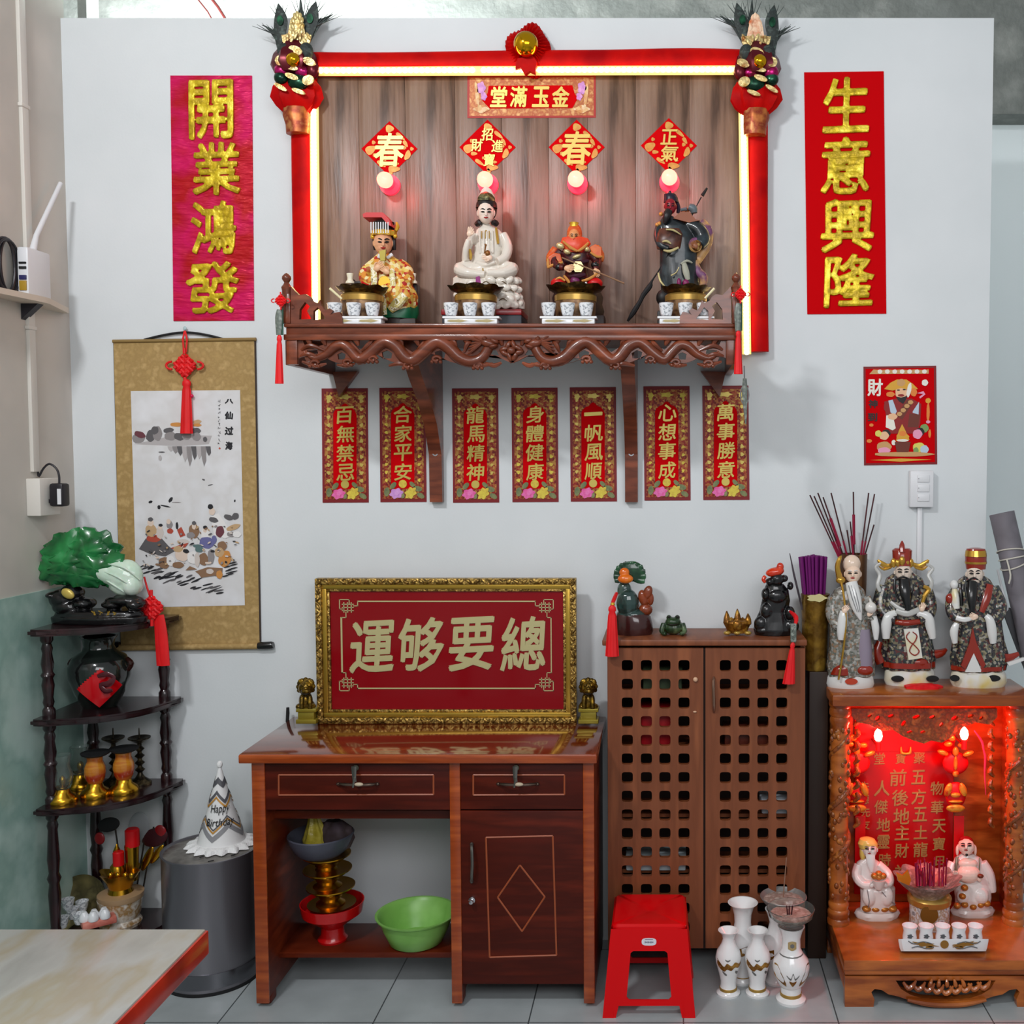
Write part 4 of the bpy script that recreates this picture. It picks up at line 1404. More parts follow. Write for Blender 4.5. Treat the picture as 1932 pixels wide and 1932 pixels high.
# ---------------- orange armoured seated figure
f = Fig('deity_statue', 'seated statue in orange cape and gold armour holding a thin staff', 'statue', 1086, -0.17, ZS, 'statues on the altar shelf')
ORG = mat('orange_cape', '#d86a24', .4, cols=['#c84a14', '#e09048'], ns=30)
ORE = mat('orange_gold_edge', '#d09048', .4, .3)
MAR = mat('maroon_armour', '#5a1418', .35, cols=['#3a0c10', '#7a2420'], ns=40)
f.box(1048, 594, 1140, f.base, -24, 24, 2)
f.lathe(1090, [(46, 596), (48, 588), (44, 575), (46, 562), (42, 552)], 2, 24, .04, 6, 1, .62)
f.end('seat_rock', mat('dark_brown_rock', '#241614', .5, cols=['#3a2420'], ns=30))
f.loft([(1086, 552, 0, 44, 24), (1087, 540, 0, 42, 24), (1088, 525, 2, 24, 17), (1088, 510, 2, 21, 15), (1087, 495, 2, 24, 15), (1086, 480, 2, 28, 15), (1085, 468, 2, 22, 13), (1085, 458, 2, 10, 9)], 30)
f.tube([(1058, 474, 0, 9), (1046, 492, -4, 9), (1052, 502, -14, 7), (1064, 505, -20, 6)], 10, 4)
f.tube([(1114, 476, 0, 9), (1126, 492, -4, 9), (1126, 504, -14, 7), (1120, 508, -18, 6)], 10, 4)
f.end('body', MAR, None, 40, 1.3, 2)
for x in (1054, 1122):
    f.ell(x, 535, -16, 15, 15, 11)
f.end('red_knee', RED, None, 60)
f.poly([(1032, 504), (1034, 486), (1046, 478), (1058, 480), (1062, 495), (1048, 500), (1036, 507)], -4, 7)
f.poly([(1112, 468), (1124, 462), (1136, 468), (1136, 484), (1130, 488), (1118, 480)], -4, 8)
f.tube([(1050, 470, 4, 9), (1040, 486, 2, 10), (1040, 500, 2, 8)], 10, 3)
f.tube([(1122, 468, 4, 10), (1132, 482, 2, 9), (1132, 494, 2, 6)], 10, 3)
f.end('orange_sleeve', ORG, None, 40, 1.3, 2)
f.loft([(1086, 478, -2, 16, 14), (1085, 470, -2, 22, 17, .04), (1085, 460, 0, 28, 18, .06), (1084, 450, 2, 24, 16, .06), (1084, 447, 2, 14, 10)], 30, 0, 5)
f.end('red_scarf', mat('red_orange_scarf', '#d8341c', .4, cols=['#e06030'], ns=30))
for pts in ([(1062, 455, -18, 2), (1078, 468, -22, 3), (1090, 474, -24, 2)], [(1110, 458, -18, 2), (1100, 468, -22, 3), (1090, 474, -24, 2)], [(1033, 505, -12, 2.5), (1046, 499, -14, 3), (1062, 495, -14, 2)], [(1114, 476, -14, 2), (1126, 484, -14, 2.5), (1136, 484, -12, 2)],
            [(1064, 520, -26, 2), (1072, 530, -28, 3), (1076, 540, -26, 2)], [(1098, 530, -26, 2), (1112, 526, -28, 3), (1130, 514, -24, 2)], [(1046, 530, -26, 1.5), (1056, 524, -28, 2.5), (1066, 530, -28, 2)], [(1034, 488, -12, 2), (1034, 500, -12, 3), (1036, 506, -12, 2)]):
    f.tube(pts, 8, 3)
f.end('orange_trim', ORE)
for x, y, w, h in ((1057, 464, 8, 6), (1070, 475, 7, 5), (1107, 470, 5, 5), (1088, 484, 9, 4)):
    f.ell(x, y, -16, w, 5, h, 20 if x < 1080 else -20, 12, 8)
f.end('gold_shoulder', mat('pale_gold', '#d8c890', .3, .5))
f.disc(1091, 504, -20, 11, 11, 4, 0, 6)
f.disc(1091, 504, -24, 7, 7, 2, 20, 5)
f.end('belt_buckle', mat('pale_gold', '#d8c890', .3, .5))
f.tube([(1066, 492, -10, 3), (1088, 495, -20, 4), (1110, 492, -10, 3)], 8, 3)
f.tube([(1076, 522, -22, 3), (1090, 521, -26, 5), (1104, 518, -22, 3)], 8, 3)
f.end('belt', mat('dark_purple_belt', '#3c1428', .4))
f.ell(1085, 530, -24, 9, 6, 9)
f.end('purple_cloth', mat('purple_cloth', '#6a1450', .4))
for x, y in ((1055, 504), (1123, 500)):
    f.ell(x, y, -16, 8, 7, 7)
f.end('black_cuff', BLACK)
hand(f, 1071, 506, -24, 9, 80, -1)
hand(f, 1124, 512, -24, 8, 160, 1)
f.tube([(1060, 486, -22, 1.3), (1124, 512, -28, 1.5), (1178, 535, -30, 1.7)], 8, 1)
f.end('staff', mat('brown_staff', '#8a6a50', .4))
f.ell(1084, 442, 4, 14.5, 14, 20)
f.end('orange_hood', ORG)
face(f, 1083, 446, -5, 10.5, 14, mat('orange_skin', '#d89058', .4))
f.loft([(1083, 428, 0, 8, 7), (1083, 424, 0, 7.5, 7), (1083, 420, 0, 8.5, 8, .12)], 24, 0, 6)
f.end('gold_crown', GOLDP)
for x, y in ((1097, 540), (1105, 537)):
    f.ell(x, y, -34, 3, 3, 5, 10)
f.end('white_tassel', WHITE)

# ---------------- dark robed standing figure with long pole weapon
f = Fig('deity_statue', 'dark robed statue with purple sleeves and long black pole weapon, rightmost on shelf', 'statue', 1290, -0.17, ZS, 'statues on the altar shelf')
PURP = mat('purple_gold_lining', '#8a5a80', .4, cols=['#6a3a60', '#b88a58', '#d8a868'], ns=22)
f.box(1240, 586, 1338, f.base, -26, 26, 2)
f.ell(1252, 562, -10, 14, 12, 16)
f.ell(1330, 574, -6, 12, 12, 14)
f.end('rock_base', mat('black_rock', '#161414', .5))
f.loft([(1288, 590, 0, 40, 26, .03), (1286, 560, 0, 38, 25, .05), (1282, 540, 0, 36, 23, .05), (1280, 520, 0, 36, 22, .03), (1280, 500, 0, 35, 21), (1280, 475, 0, 35, 20), (1278, 450, 0, 36, 20), (1272, 428, 0, 32, 17), (1264, 416, 0, 18, 12), (1260, 408, 0, 9, 9)], 36, 0, 7)
f.tube([(1296, 424, 0, 12), (1316, 432, -4, 14), (1326, 450, -8, 14), (1318, 462, -14, 12)], 14, 4)
f.tube([(1246, 425, 0, 9), (1242, 445, -8, 9), (1248, 462, -20, 8), (1262, 470, -24, 7)], 12, 4)
f.end('dark_robe', NAVY, None, 40, 1.5, 3)
f.tube([(1322, 418, 6, 9), (1334, 436, 4, 11), (1332, 462, 2, 11), (1322, 480, 2, 10), (1314, 495, 2, 8)], 12, 4, .6)
f.tube([(1310, 492, -4, 7), (1316, 510, -4, 8), (1328, 525, -4, 8), (1324, 545, -2, 6)], 12, 4, .6)
f.ell(1312, 462, -16, 13, 8, 14)
f.end('purple_sleeve', PURP, None, 40, 1.4, 2)
f.ell(1314, 463, -24, 9, 5, 10)
f.end('gold_cuff', mat('bronze_gold', '#a8702a', .3, .6, cols=['#5a2a10', '#e0b868'], ns=60))
hand(f, 1312, 464, -30, 8, -30, 1, 'hand', mat('brown_skin', '#8a5434', .4))
f.loft([(1262, 470, -16, 22, 12), (1262, 455, -18, 24, 13), (1264, 442, -16, 24, 12), (1264, 432, -12, 20, 10)], 24)
f.end('brown_breastplate', mat('dark_brown_armour', '#3c2018', .35, cols=['#5a3020', '#2a1410'], ns=30))
for pts in ([(1257, 433, -26, 1.5), (1270, 434, -30, 2), (1285, 443, -26, 1)], [(1250, 456, -32, 1.5), (1258, 455, -34, 2.5), (1266, 460, -33, 1.5)], [(1252, 472, -30, 1.5), (1264, 474, -32, 3), (1280, 467, -30, 2)], [(1242, 515, -22, 1.5), (1246, 530, -26, 2), (1254, 540, -28, 1.5)], [(1266, 520, -28, 1.5), (1276, 514, -29, 1), (1281, 504, -28, .8)]):
    f.tube(pts, 8, 3)
f.end('pale_trim', mat('pale_gold', '#d8c890', .3, .5))
f.tube([(1290, 495, -24, 4), (1294, 512, -28, 6), (1298, 528, -28, 4)], 8, 3, .5)
f.tube([(1285, 498, -24, 2), (1296, 492, -26, 2.5), (1306, 496, -22, 1.5)], 8, 3)
f.end('grey_sash', mat('grey_sash', '#a0a090', .5))
f.ell(1294, 534, -28, 6, 4, 7)
f.ell(1281, 533, -28, 4, 4, 8)
f.end('purple_sash', mat('magenta_sash', '#7a1450', .4))
f.tube([(1300, 418, 8, 10), (1292, 404, 10, 12), (1300, 402, 10, 8)], 12, 3)
f.poly([(1270, 414), (1284, 402), (1300, 402), (1312, 416), (1320, 418), (1300, 422)], -4, 10)
f.end('brown_cape', mat('brown_cape', '#8a4a2a', .45), None, 40)
for x, y in ((1247, 404), (1244, 422), (1240, 424)):
    f.ell(x, y, -8, 4, 4, 4)
f.end('orange_ornament', ORE)
redskin = mat('deep_red_skin', '#8a0c20', .3)
face(f, 1265, 389, -6, 11, 15, redskin)
f.tube([(1262, 398, -14, 7), (1258, 408, -18, 8), (1254, 422, -18, 3)], 10, 3)
f.end('beard', HAIR)
f.loft([(1266, 382, 0, 14, 12), (1266, 374, 0, 13, 12), (1264, 367, 0, 11, 10), (1263, 362, 0, 4, 4)], 20)
f.tube([(1276, 380, 2, 4), (1280, 392, 2, 4), (1279, 402, 2, 3)], 8, 3)
f.ell(1264, 364, -6, 3, 3, 5)
f.end('dark_hat', mat('dark_purple_hat', '#1c1428', .35))
f.tube([(1284, 396, 2, 3), (1296, 394, 0, 4)], 8, 2)
f.tube([(1300, 390, 0, 6), (1308, 394, 0, 8), (1310, 402, 0, 6)], 10, 3)
f.end('grey_cloud', mat('blue_grey_paint', '#5c666c', .4))
f.tube([(1184, 606, 4, 2), (1196, 588, 0, 5), (1208, 568, -2, 4), (1214, 556, -2, 4.5), (1226, 540, -2, 5), (1230, 530, -2, 2), (1242, 512, -4, 1.3), (1262, 478, -18, 1.3)], 8, 3)
f.tube([(1300, 418, 4, 1.2), (1316, 385, 4, 1), (1323, 372, 4, 1.2)], 8, 1)
f.tube([(1325, 369, 4, 3.5), (1334, 355, 4, 2)], 8, 1)
f.end('pole_weapon', BLACKM)

# ================================================================ incense burners and cup trays in front of the statues
PORC = mat('painted_porcelain', '#e4e6ea', .2, coat=.5, cols=['#8a9098', '#e8eaec', '#e4e6ea'], ns=110, lo=.3, hi=.62)
BAND = mat('gold_band', '#c09a50', .3, .7)


def burner(label, cx, hw, top, spoon=None):
    f_ = Fig('incense_burner', label, 'incense burner', cx, -0.30, ZS, 'incense burners on the altar shelf')
    f_.lathe(cx, [(30, f_.base), (34, 608), (37, 596), (38, 580), (38, 570), (35, 569)], 0, 32)
    f_.end('burner_pot', mat('brown_bronze_pot', '#6a4a30', .35, .4, cols=['#8a6a48', '#4a3020'], ns=40))
    f_.lathe(cx, [(36, 571), (39, 570), (39.5, 560), (37, 557), (34, 556)], 0, 32)
    f_.end('gold_band', BAND)
    f_.lathe(cx, [(30, 562), (32, 556), (37, 552), (hw - 5, top + 6), (hw, top + 1, .04, 3), (hw - 3, top + 2, .04, 3), (34, 553), (26, 560)], 0, 64, 0, 9)
    f_.end('lotus_bowl', mat('brown_brass_leaf', '#5a4420', .35, .8, cols=['#3a2a12', '#7a6030'], ns=40))
    f_.lathe(cx, [(30, 556), (28, 553), (1, 552)], 0, 20)
    f_.end('ash', mat('grey_ash', '#8a8480', .9))
    if spoon:
        f_.tube([(*spoon[0], -36, 2.4), (*spoon[1], -34, 2.2)], 8, 1)
        f_.end('ladle_handle', mat('cream_handle', '#e6dcb0', .35))
    return f_


burner('brass lotus incense burner in front of the statue in yellow brocade', 684, 47, 544, ((622, 544), (645, 564)))
burner('brass lotus incense burner in front of the white statue', 898, 51, 543)
burner('brass lotus incense burner in front of the orange armoured statue', 1086, 54, 542)
burner('brass lotus incense burner in front of the dark robed statue', 1294, 46, 544, ((1348, 544), (1330, 563)))


def cup(label, cx, Y, z, top, w, group, hgt, src=[None]):
    f_ = Fig('tea_cup', label, 'cup', cx, Y, z, group)
    f_.lathe(cx, [(w * .62, f_.base), (w * .72, f_.base - 1.5), (w * .86, f_.base - hgt * .4), (w * .97, f_.base - hgt * .8), (w * 1.0, f_.base - hgt), (w * .9, f_.base - hgt), (w * .8, f_.base - hgt * .6), (.5, f_.base - hgt * .3)], 0, 24)
    f_.end('cup_bowl', PORC)
    return f_


TRL = ['in front of the yellow brocade statue', 'in front of the white statue', 'in front of the orange armoured statue', 'in front of the dark robed statue']
for i, cx in enumerate((669, 888, 1072, 1294)):
    Yt = -0.392
    f = Fig('cup_tray', 'white porcelain cup tray ' + TRL[i], 'tray', cx, Yt, ZS, 'cup trays on the altar shelf')
    t = f.base
    ztop = .5
    f.box(cx - 50, t - 13, cx + 50, t, -14, 14, 2)
    f.box(cx - 54, t - 17, cx + 54, t - 12.5, -16, 16, 1.5)
    f.end('tray_body', WHITE)
    for dx in (-26, 26):
        f.disc(cx + dx, t - 8, -14, 18, 2.6, .8, 0, 14, 5, .2)
        f.end('gold_pattern', mat('faded_gold_print', '#b0a070', .4))
    zc = f.p(cx, t - 17, 0).z + f.o.z
    for k, dx in enumerate((-37, -1, 34)):
        cup(('left', 'middle', 'right')[k] + ' small white cup on the tray ' + TRL[i], cx + dx, Yt, zc, 0, 14, 'small cups on the shelf trays', 24)
f = Fig('porcelain_spoon', 'white porcelain spoon lying behind the right corner fence of the shelf', 'spoon', 1338, -0.30, ZS)
f.tube([(1318, f.base - 2, 0, 2), (1330, f.base - 5, 0, 5), (1346, f.base - 4, 0, 6), (1352, f.base - 3, 0, 3)], 10, 3, .7)
f.end('spoon_bowl', WHITE)
# ================================================================ corner stand on the left
DARKW = mat('dark_red_brown_lacquer', '#2a1216', 0.25, cols=['#1c0c0f', '#34181c'], ns=12, coat=.4)
CXs, CYs = -1.985, -0.045
stand = thing('corner_stand', 'dark four-tier quarter-round corner stand with turned posts', 'stand', (CXs, CYs, 0))
LV = [W(280, 1722, -.06).z, W(120, 1521, -.31).z, W(120, 1353, -.31).z, W(120, 1185, -.31).z]
for z in LV:
    mb = MB()
    pts = [(-.03, .03), (.30, .03), (.305, 0), (.29, -.03)]
    for k in range(1, 8):
        a = PI / 2 * k / 8
        pts.append((.292 * math.cos(a) + .012 * math.sin(2 * a), -.292 * math.sin(a) - .012 * math.sin(2 * a)))
    pts += [(.03, -.29), (0, -.305), (-.03, -.30)]
    A = [mb.bm.verts.new((x, y, z - .022)) for x, y in pts]
    B = [mb.bm.verts.new((x, y, z)) for x, y in pts]
    mb._face(A)
    mb._face(B[::-1])
    for i in range(len(A)):
        j = (i + 1) % len(A)
        mb._face((A[i], A[j], B[j], B[i]))
    bmesh.ops.bevel(mb.bm, geom=[e for e in mb.bm.edges if abs(e.verts[0].co.z - e.verts[1].co.z) < 1e-6], offset=.006, segments=2, affect='EDGES')
    obj('shelf', mb, DARKW, stand, 30)
for x, y in ((0, 0), (.25, 0), (0, -.25)):
    mb = MB()
    pr = [(.012, 0), (.02, .01), (.016, .05), (.018, .08)]
    for z0, z1 in ((LV[0], LV[1] - .022), (LV[1], LV[2] - .022), (LV[2], LV[3] - .022)):
        h_ = z1 - z0
        pr += [(.019, z0 + .005), (.019, z0 + .02), (.013, z0 + .03), (.017, z0 + .045), (.014, z0 + .06), (.019, z0 + h_ * .38), (.015, z0 + h_ * .46), (.021, z0 + h_ * .5), (.015, z0 + h_ * .54), (.019, z0 + h_ * .64), (.014, z1 - .06), (.017, z1 - .045), (.013, z1 - .03), (.019, z1 - .02), (.019, z1)]
    mb.lathe(pr, (x, y, 0), 14)
    obj('post', mb, DARKW, stand)

rr2 = random.Random(2)
# jade cabbage on a dark carved base
f = Fig('carved_base', 'black carved wooden base under the jade cabbage', 'base', 188, -0.20, LV[3])
f.loft([(188, f.base, 0, 88, 34), (188, f.base - 12, 0, 90, 36), (188, f.base - 14, 0, 84, 32), (188, f.base - 20, 0, 82, 31), (188, f.base - 24, 0, 76, 28)], 40, .02, 9)
for x, y, a_, b_ in ((120, 1130, 26, 20), (136, 1118, 22, 16), (104, 1122, 14, 7), (160, 1138, 20, 12), (235, 1132, 36, 11), (258, 1140, 18, 12), (215, 1140, 22, 9), (130, 1145, 30, 16)):
    f.ell(x, y, -4, a_, 24, b_)
f.end('carved_wood', BLACK, None, 40, 1.8, 2)
f.ell(128, 1120, -32, 13, 5, 9, 30)
f.end('gold_inlay', mat('pale_gold_inlay', '#c8b058', .35, .3))
for i in range(4):
    for k in range(4):
        f.tube([(172 + i * 13 + rr2.uniform(0, 9), 1152 + rr2.uniform(0, 9), -37, .8), (172 + i * 13 + rr2.uniform(0, 9), 1152 + rr2.uniform(0, 9), -37, .8)], 5, 1)
f.end('gold_writing', GOLDL)
JG = mat('green_jade', '#1c7a3c', .25, cols=['#0e5228', '#1c7a3c', '#4aa868'], ns=9, coat=.4, bump=.15, bs=20, lo=.3, hi=.75)
JW = mat('white_jade', '#dde6da', .2, cols=['#c4dcc8', '#ecf0e8'], ns=7, coat=.5, sss=.15)
f = Fig('jade_cabbage', 'green and white jade cabbage ornament on top of the corner stand', 'ornament', 188, -0.20, W(188, 1128, -.2).z)
rr = random.Random(11)
# leaves: ruffled shells
for n_, (cx_, cy_, rx, rz, dy, an) in enumerate(((148, 1056, 74, 52, 4, -8), (128, 1046, 54, 42, -4, -35), (176, 1040, 52, 42, -5, 20), (110, 1072, 40, 32, -9, -15), (194, 1066, 44, 38, -10, 35), (150, 1084, 60, 24, -14, 8), (165, 1040, 40, 26, -13, -10), (124, 1062, 36, 22, -15, -20), (182, 1072, 42, 24, -16, 25))):
    c = f.p(cx_, cy_, dy)
    rings = []
    for j in range(9):
        t = j / 8
        ring = []
        for i in range(44):
            a = 2 * PI * i / 44
            rf = 1 + (.09 * math.sin(9 * a + n_) + .05 * math.sin(16 * a + 2 * n_)) * t ** 3
            x = rx * t * math.cos(a) * rf
            z = rz * t * math.sin(a) * rf
            y = -9 * (1 - t ** 2) + 5 * math.sin(9 * a + n_ + 1) * t ** 4 + 2 * math.sin(5 * a) * t
            ca, sa = math.cos(R(an)), math.sin(R(an))
            ring.append(c + Vector(((x * ca + z * sa) * f.s, y * f.s, (z * ca - x * sa) * f.s)))
        rings.append(ring)
    back = [[v + Vector((0, 5 * f.s + (0.004 if k < 7 else 0), 0)) for v in r_] for k, r_ in enumerate(rings)]
    f.mb._rings(rings + back[::-1], True)
f.end('green_leaves', JG, None, 60)
for x, y, dy, rx, rz, an in ((236, 1090, 0, 33, 36, 25), (226, 1084, -4, 36, 28, 25), (250, 1104, -2, 18, 20, 0), (205, 1080, -4, 34, 22, 25)):
    f.ell(x, y, dy, rx, 22, rz, an)
f.end('white_stalk', JW, None, 40, 1.8, 1)
for pts in ([(196, 1078, -24, 1), (225, 1090, -27, 2), (256, 1112, -14, 1)], [(204, 1064, -20, 1), (236, 1072, -25, 1.8), (264, 1094, -12, 1)], [(196, 1092, -20, 1), (218, 1106, -22, 1.8), (242, 1122, -10, 1)]):
    f.tube(pts, 8, 4)
f.end('stalk_rib', JW)

YK = -.17
r = thing('chinese_knot', 'red knot with red ribbon hanging off the corner stand top', 'ornament', W(292, 1130, YK))
mb = MB()
mb.tube([rel(r, 272, 1088, YK), rel(r, 278, 1110, YK), rel(r, 284, 1128, YK)], .003, 6, 3)
obj('cord', mb, REDSILK, r)
knot(r, 288, 1146, YK, 25, .014, REDSILK, False)
mb = MB()
c_ = rel(r, 288, 1146, YK)
mb.box(c_ + Vector((0, -.004, 0)), (.052, .012, .052), Matrix.Rotation(R(45), 3, 'Y'), .004)
obj('knot_body', mb, REDSILK, r)
mb = MB()
for x0, x1, w in ((302, 311, 12), (296, 303, 9)):
    pts = [rel(r, x0, 1160, YK), rel(r, x0 + 4, 1200, YK), rel(r, x1, 1256, YK)]
    mb.tube(pts, [w * SC(0) * .6, w * SC(0) * .85, w * SC(0) * .8], 10, 4, True, .35)
obj('red_ribbon', mb, REDSILK, r)

f = Fig('vase', 'dark glossy vase with a red diamond label on the second tier of the stand', 'vase', 190, -0.16, LV[2])
f.lathe(190, [(30, f.base), (33, f.base - 6), (44, 1305), (54, 1275), (54, 1255), (46, 1238), (30, 1228), (26, 1218), (28, 1206), (33, 1200), (29, 1200), (20, 1215), (1, 1225)], 0, 36)
f.end('vase_body', mat('dark_green_black_glaze', '#120c10', .12, coat=.6, cols=['#1c2420', '#1a0c0e'], ns=9))
for sg in (-1, 1):
    f.tube([(190 + sg * 50, 1242, 0, 4), (190 + sg * 58, 1252, -4, 5), (190 + sg * 52, 1264, -2, 4)], 8, 3)
f.end('vase_ear', mat('dark_brown_glaze', '#2a100c', .2, coat=.5))
# diamond label wrapped round the belly
prof = [(1312, 46), (1290, 52), (1275, 54.5), (1258, 55), (1246, 51)]
mb = f.mb
gridv = {}
N = 10
for i in range(-N, N + 1):
    for j in range(-N, N + 1):
        if abs(i) + abs(j) <= N:
            yy = 1288 + 37 * j / N
            rr_ = 54.8 - ((yy - 1265) / 22) ** 2 * 1.1
            ang = i / N * .78
            v = f.p(190, yy, 0) + Vector((math.sin(ang + .46) * rr_ * f.s, -math.cos(ang + .46) * rr_ * f.s - .0012, 0))
            gridv[i, j] = mb.bm.verts.new(v)
for (i, j) in list(gridv):
    q = [(i, j), (i + 1, j), (i + 1, j + 1), (i, j + 1)]
    q = [gridv[k] for k in q if k in gridv]
    if len(q) >= 3:
        mb._face(q)
f.end('red_label', mat('glossy_red_label', '#c00814', .15, coat=.6))
f.tube([(184, 1276, -54, 3), (200, 1272, -55, 5), (214, 1278, -52, 4), (206, 1290, -54, 6), (190, 1292, -54, 4), (198, 1304, -53, 5), (212, 1302, -52, 3)], 8, 3, .3)
f.end('dark_character', mat('dark_plum', '#4a0c18', .2, coat=.4))

CLEAR = mat('clear_glass', '#dfe8e4', .03, trans=.95, ior=1.3)
AMBER = mat('amber_red_glass', '#9a2412', .12, cols=['#a8401a', '#c8862a', '#b0200e'], ns=22, st=(.3, .3, 1), coat=.5)


def oil_lamp(label, cx, top, Y, m, capm, h):
    f_ = Fig('oil_lamp', label, 'oil lamp', cx, Y, LV[1], 'oil lamps on the third tier')
    b_ = f_.base
    f_.lathe(cx, [(26, b_), (27, b_ - 5), (23, b_ - 12), (15, b_ - 18), (13, b_ - 26), (10, b_ - 27)], 0, 24)
    f_.end('lamp_base', GOLD)
    f_.lathe(cx, [(12, b_ - 24), (17, b_ - 34), (19, b_ - 46), (18, b_ - 56), (14, b_ - 66), (14, b_ - 72), (17, top), (15.5, top), (12.5, b_ - 72), (12.5, b_ - 66), (16, b_ - 55), (17, b_ - 46), (15, b_ - 36), (6, b_ - 28)], 0, 24)
    f_.end('glass_chimney', m)
    if capm:
        f_.lathe(cx, [(20, top + 3), (25, top), (26, top - 3), (18, top - 5), (1, top - 5)], 0, 24)
        f_.end('lamp_cap', capm)
    f_.lathe(cx, [(4, b_ - 28), (6, b_ - 40), (5, b_ - 46), (1, b_ - 50)], 0, 12)
    f_.end('wick_holder', GOLD)
    return f_


oil_lamp('clear glass oil lamp with gold base, leftmost on the third tier', 118, 1424, -.27, CLEAR, None, 90)
oil_lamp('clear glass oil lamp standing behind the left red lamp', 152, 1408, -.12, CLEAR, None, 90)
oil_lamp('red and gold oil lamp, left of the two on the third tier', 180, 1422, -.21, AMBER, BLACKM, 80)
oil_lamp('red and gold oil lamp, right of the two on the third tier', 234, 1414, -.17, AMBER, BLACKM, 80)
for cx, lab in ((216, 'dark candlestick standing behind between the two red oil lamps'), (265, 'dark candlestick standing behind the right red oil lamp')):
    f = Fig('candlestick', lab, 'candlestick', cx, -0.08, LV[1], 'candlesticks on the third tier')
    b_ = f.base
    pr = [(20, b_), (20, b_ - 4), (9, b_ - 12), (5, b_ - 18)]
    for k in range(4):
        y = b_ - 22 - k * 13
        pr += [(4, y), (9, y - 5), (4, y - 10)]
    pr += [(4, b_ - 76), (20, b_ - 86), (20, b_ - 88), (5, b_ - 84), (1.5, b_ - 86), (1, b_ - 104), (.3, b_ - 106)]
    f.lathe(cx, pr, 0, 20)
    f.end('candlestick_body', mat('tarnished_brass', '#4a4234', .35, .8, cols=['#2a241c', '#8a7a5a'], ns=40))

# bottom tier: burner pot with gold lotus, flowers, dish and cups
f = Fig('incense_pot', 'white and gold porcelain pot with gold lotus and red candles, bottom tier of stand', 'incense burner', 228, -0.15, LV[0])
b_ = f.base
f.lathe(228, [(36, b_), (38, b_ - 6), (33, b_ - 14), (36, b_ - 22), (39, b_ - 46), (40, b_ - 52), (36, b_ - 52)], 0, 32)
f.end('porcelain_pot', mat('gold_white_porcelain', '#d0c4b0', .3, cols=['#a07840', '#dcd4c8', '#8a6a40'], ns=26, coat=.4))
f.lathe(228, [(40, b_ - 50), (41, b_ - 56), (41, b_ - 60), (30, b_ - 62)], 0, 32)
f.end('pot_rim', mat('tan_rim', '#a88a68', .4))
f.lathe(228, [(24, b_ - 58), (20, b_ - 70), (26, b_ - 84), (36, b_ - 98, .1, 5), (30, b_ - 96, .1, 5), (14, b_ - 84), (1, b_ - 84)], 0, 48, 0, 6)
f.lathe(222, [(14, b_ - 88), (13, b_ - 110), (6, b_ - 118), (5, b_ - 132), (7, b_ - 138), (1, b_ - 152)], 2, 16)
f.lathe(250, [(10, b_ - 84), (12, b_ - 125), (13, b_ - 150)], 6, 16)
for dx in (-20, -6, 8, 20):
    f.ell(228 + dx, b_ - 92, -22, 5, 4, 6)
f.end('gold_lotus', GOLD)
f.lathe(224, [(10, b_ - 112), (10, b_ - 136), (8, b_ - 138), (1, b_ - 138)], -10, 14)
f.end('red_candle', RED)
f.lathe(250, [(13, b_ - 148), (13, b_ - 178), (10, b_ - 181), (1, b_ - 181)], 6, 16)
f.end('red_candle', RED)
f = Fig('paper_flowers', 'dark red and gold paper flower sprays behind the pot on the bottom tier', 'flowers', 265, -0.07, LV[0])
b_ = f.base
for x0, x1, y1 in ((240, 215, 1545), (262, 290, 1560), (250, 275, 1570)):
    f.tube([(x0, b_, 0, 1.5), ((x0 + x1) / 2, (b_ + y1) / 2, -4, 1.5), (x1, y1, -4, 1.5)], 6, 3)
f.end('stem', mat('dark_stem', '#241c14', .6))
for x, y, w, h, an, m_ in ((205, 1556, 22, 14, -15, BLACKM), (188, 1582, 10, 12, 0, REDD), (292, 1580, 26, 18, -20, mat('dark_maroon_petal', '#3a0c14', .5)), (302, 1570, 12, 14, 0, REDD), (278, 1620, 8, 26, 25, GOLD), (296, 1612, 7, 22, 35, GOLD), (262, 1560, 20, 30, 10, mat('grey_paper', '#8a8e90', .6))):
    f.ell(x, y, -4, w, 3, h, an)
    f.end('petal', m_)
f = Fig('round_dish', 'brass round dish leaning against the left post, bottom tier', 'dish', 152, -0.12, LV[0])
mx = Matrix.Rotation(R(62), 3, 'X')
mb = f.mb
mb.lathe([(.001, -.006), (.07, -.006), (.092, .008), (.092, .013), (.07, 0), (.001, 0)], f.p(150, 1704, 0), 36, mx)
f.end('dish_plate', mat('dull_brass_plate', '#8a7c50', .35, .6, cols=['#5a5238', '#a89a68'], ns=12))
k = 0
for x, y, Yc in ((118, 1742, -.25), (137, 1725, -.2), (155, 1712, -.15), (128, 1708, -.2), (150, 1735, -.26)):
    labs = ['white cup nearest the left post on the bottom tier', 'white cup at the left edge of the brass dish, bottom tier', 'white cup in front of the top of the brass dish', 'tilted white cup high on the brass dish', 'white cup behind the red-edged cup tray, bottom tier']
    f = Fig('tea_cup', labs[k], 'cup', x, Yc, LV[0], 'white cups on the bottom tier')
    dz = max(0, W(x, y, Yc).z - LV[0] - .014)
    f.root.location.z += dz
    f.o = f.root.location.copy()
    f.base = PYof(f.o.z, Yc)
    f.lathe(x, [(7, f.base), (10, f.base - 8), (12, f.base - 20), (10.5, f.base - 20), (8, f.base - 8), (.5, f.base - 4)], 0, 18)
    f.end('cup_bowl', PORC)
    k += 1
f = Fig('cup_tray', 'small red-edged tray with white cups, bottom tier front', 'tray', 180, -.26, LV[0])
mb = f.mb
rot = Matrix.Rotation(R(-32), 3, 'Y')
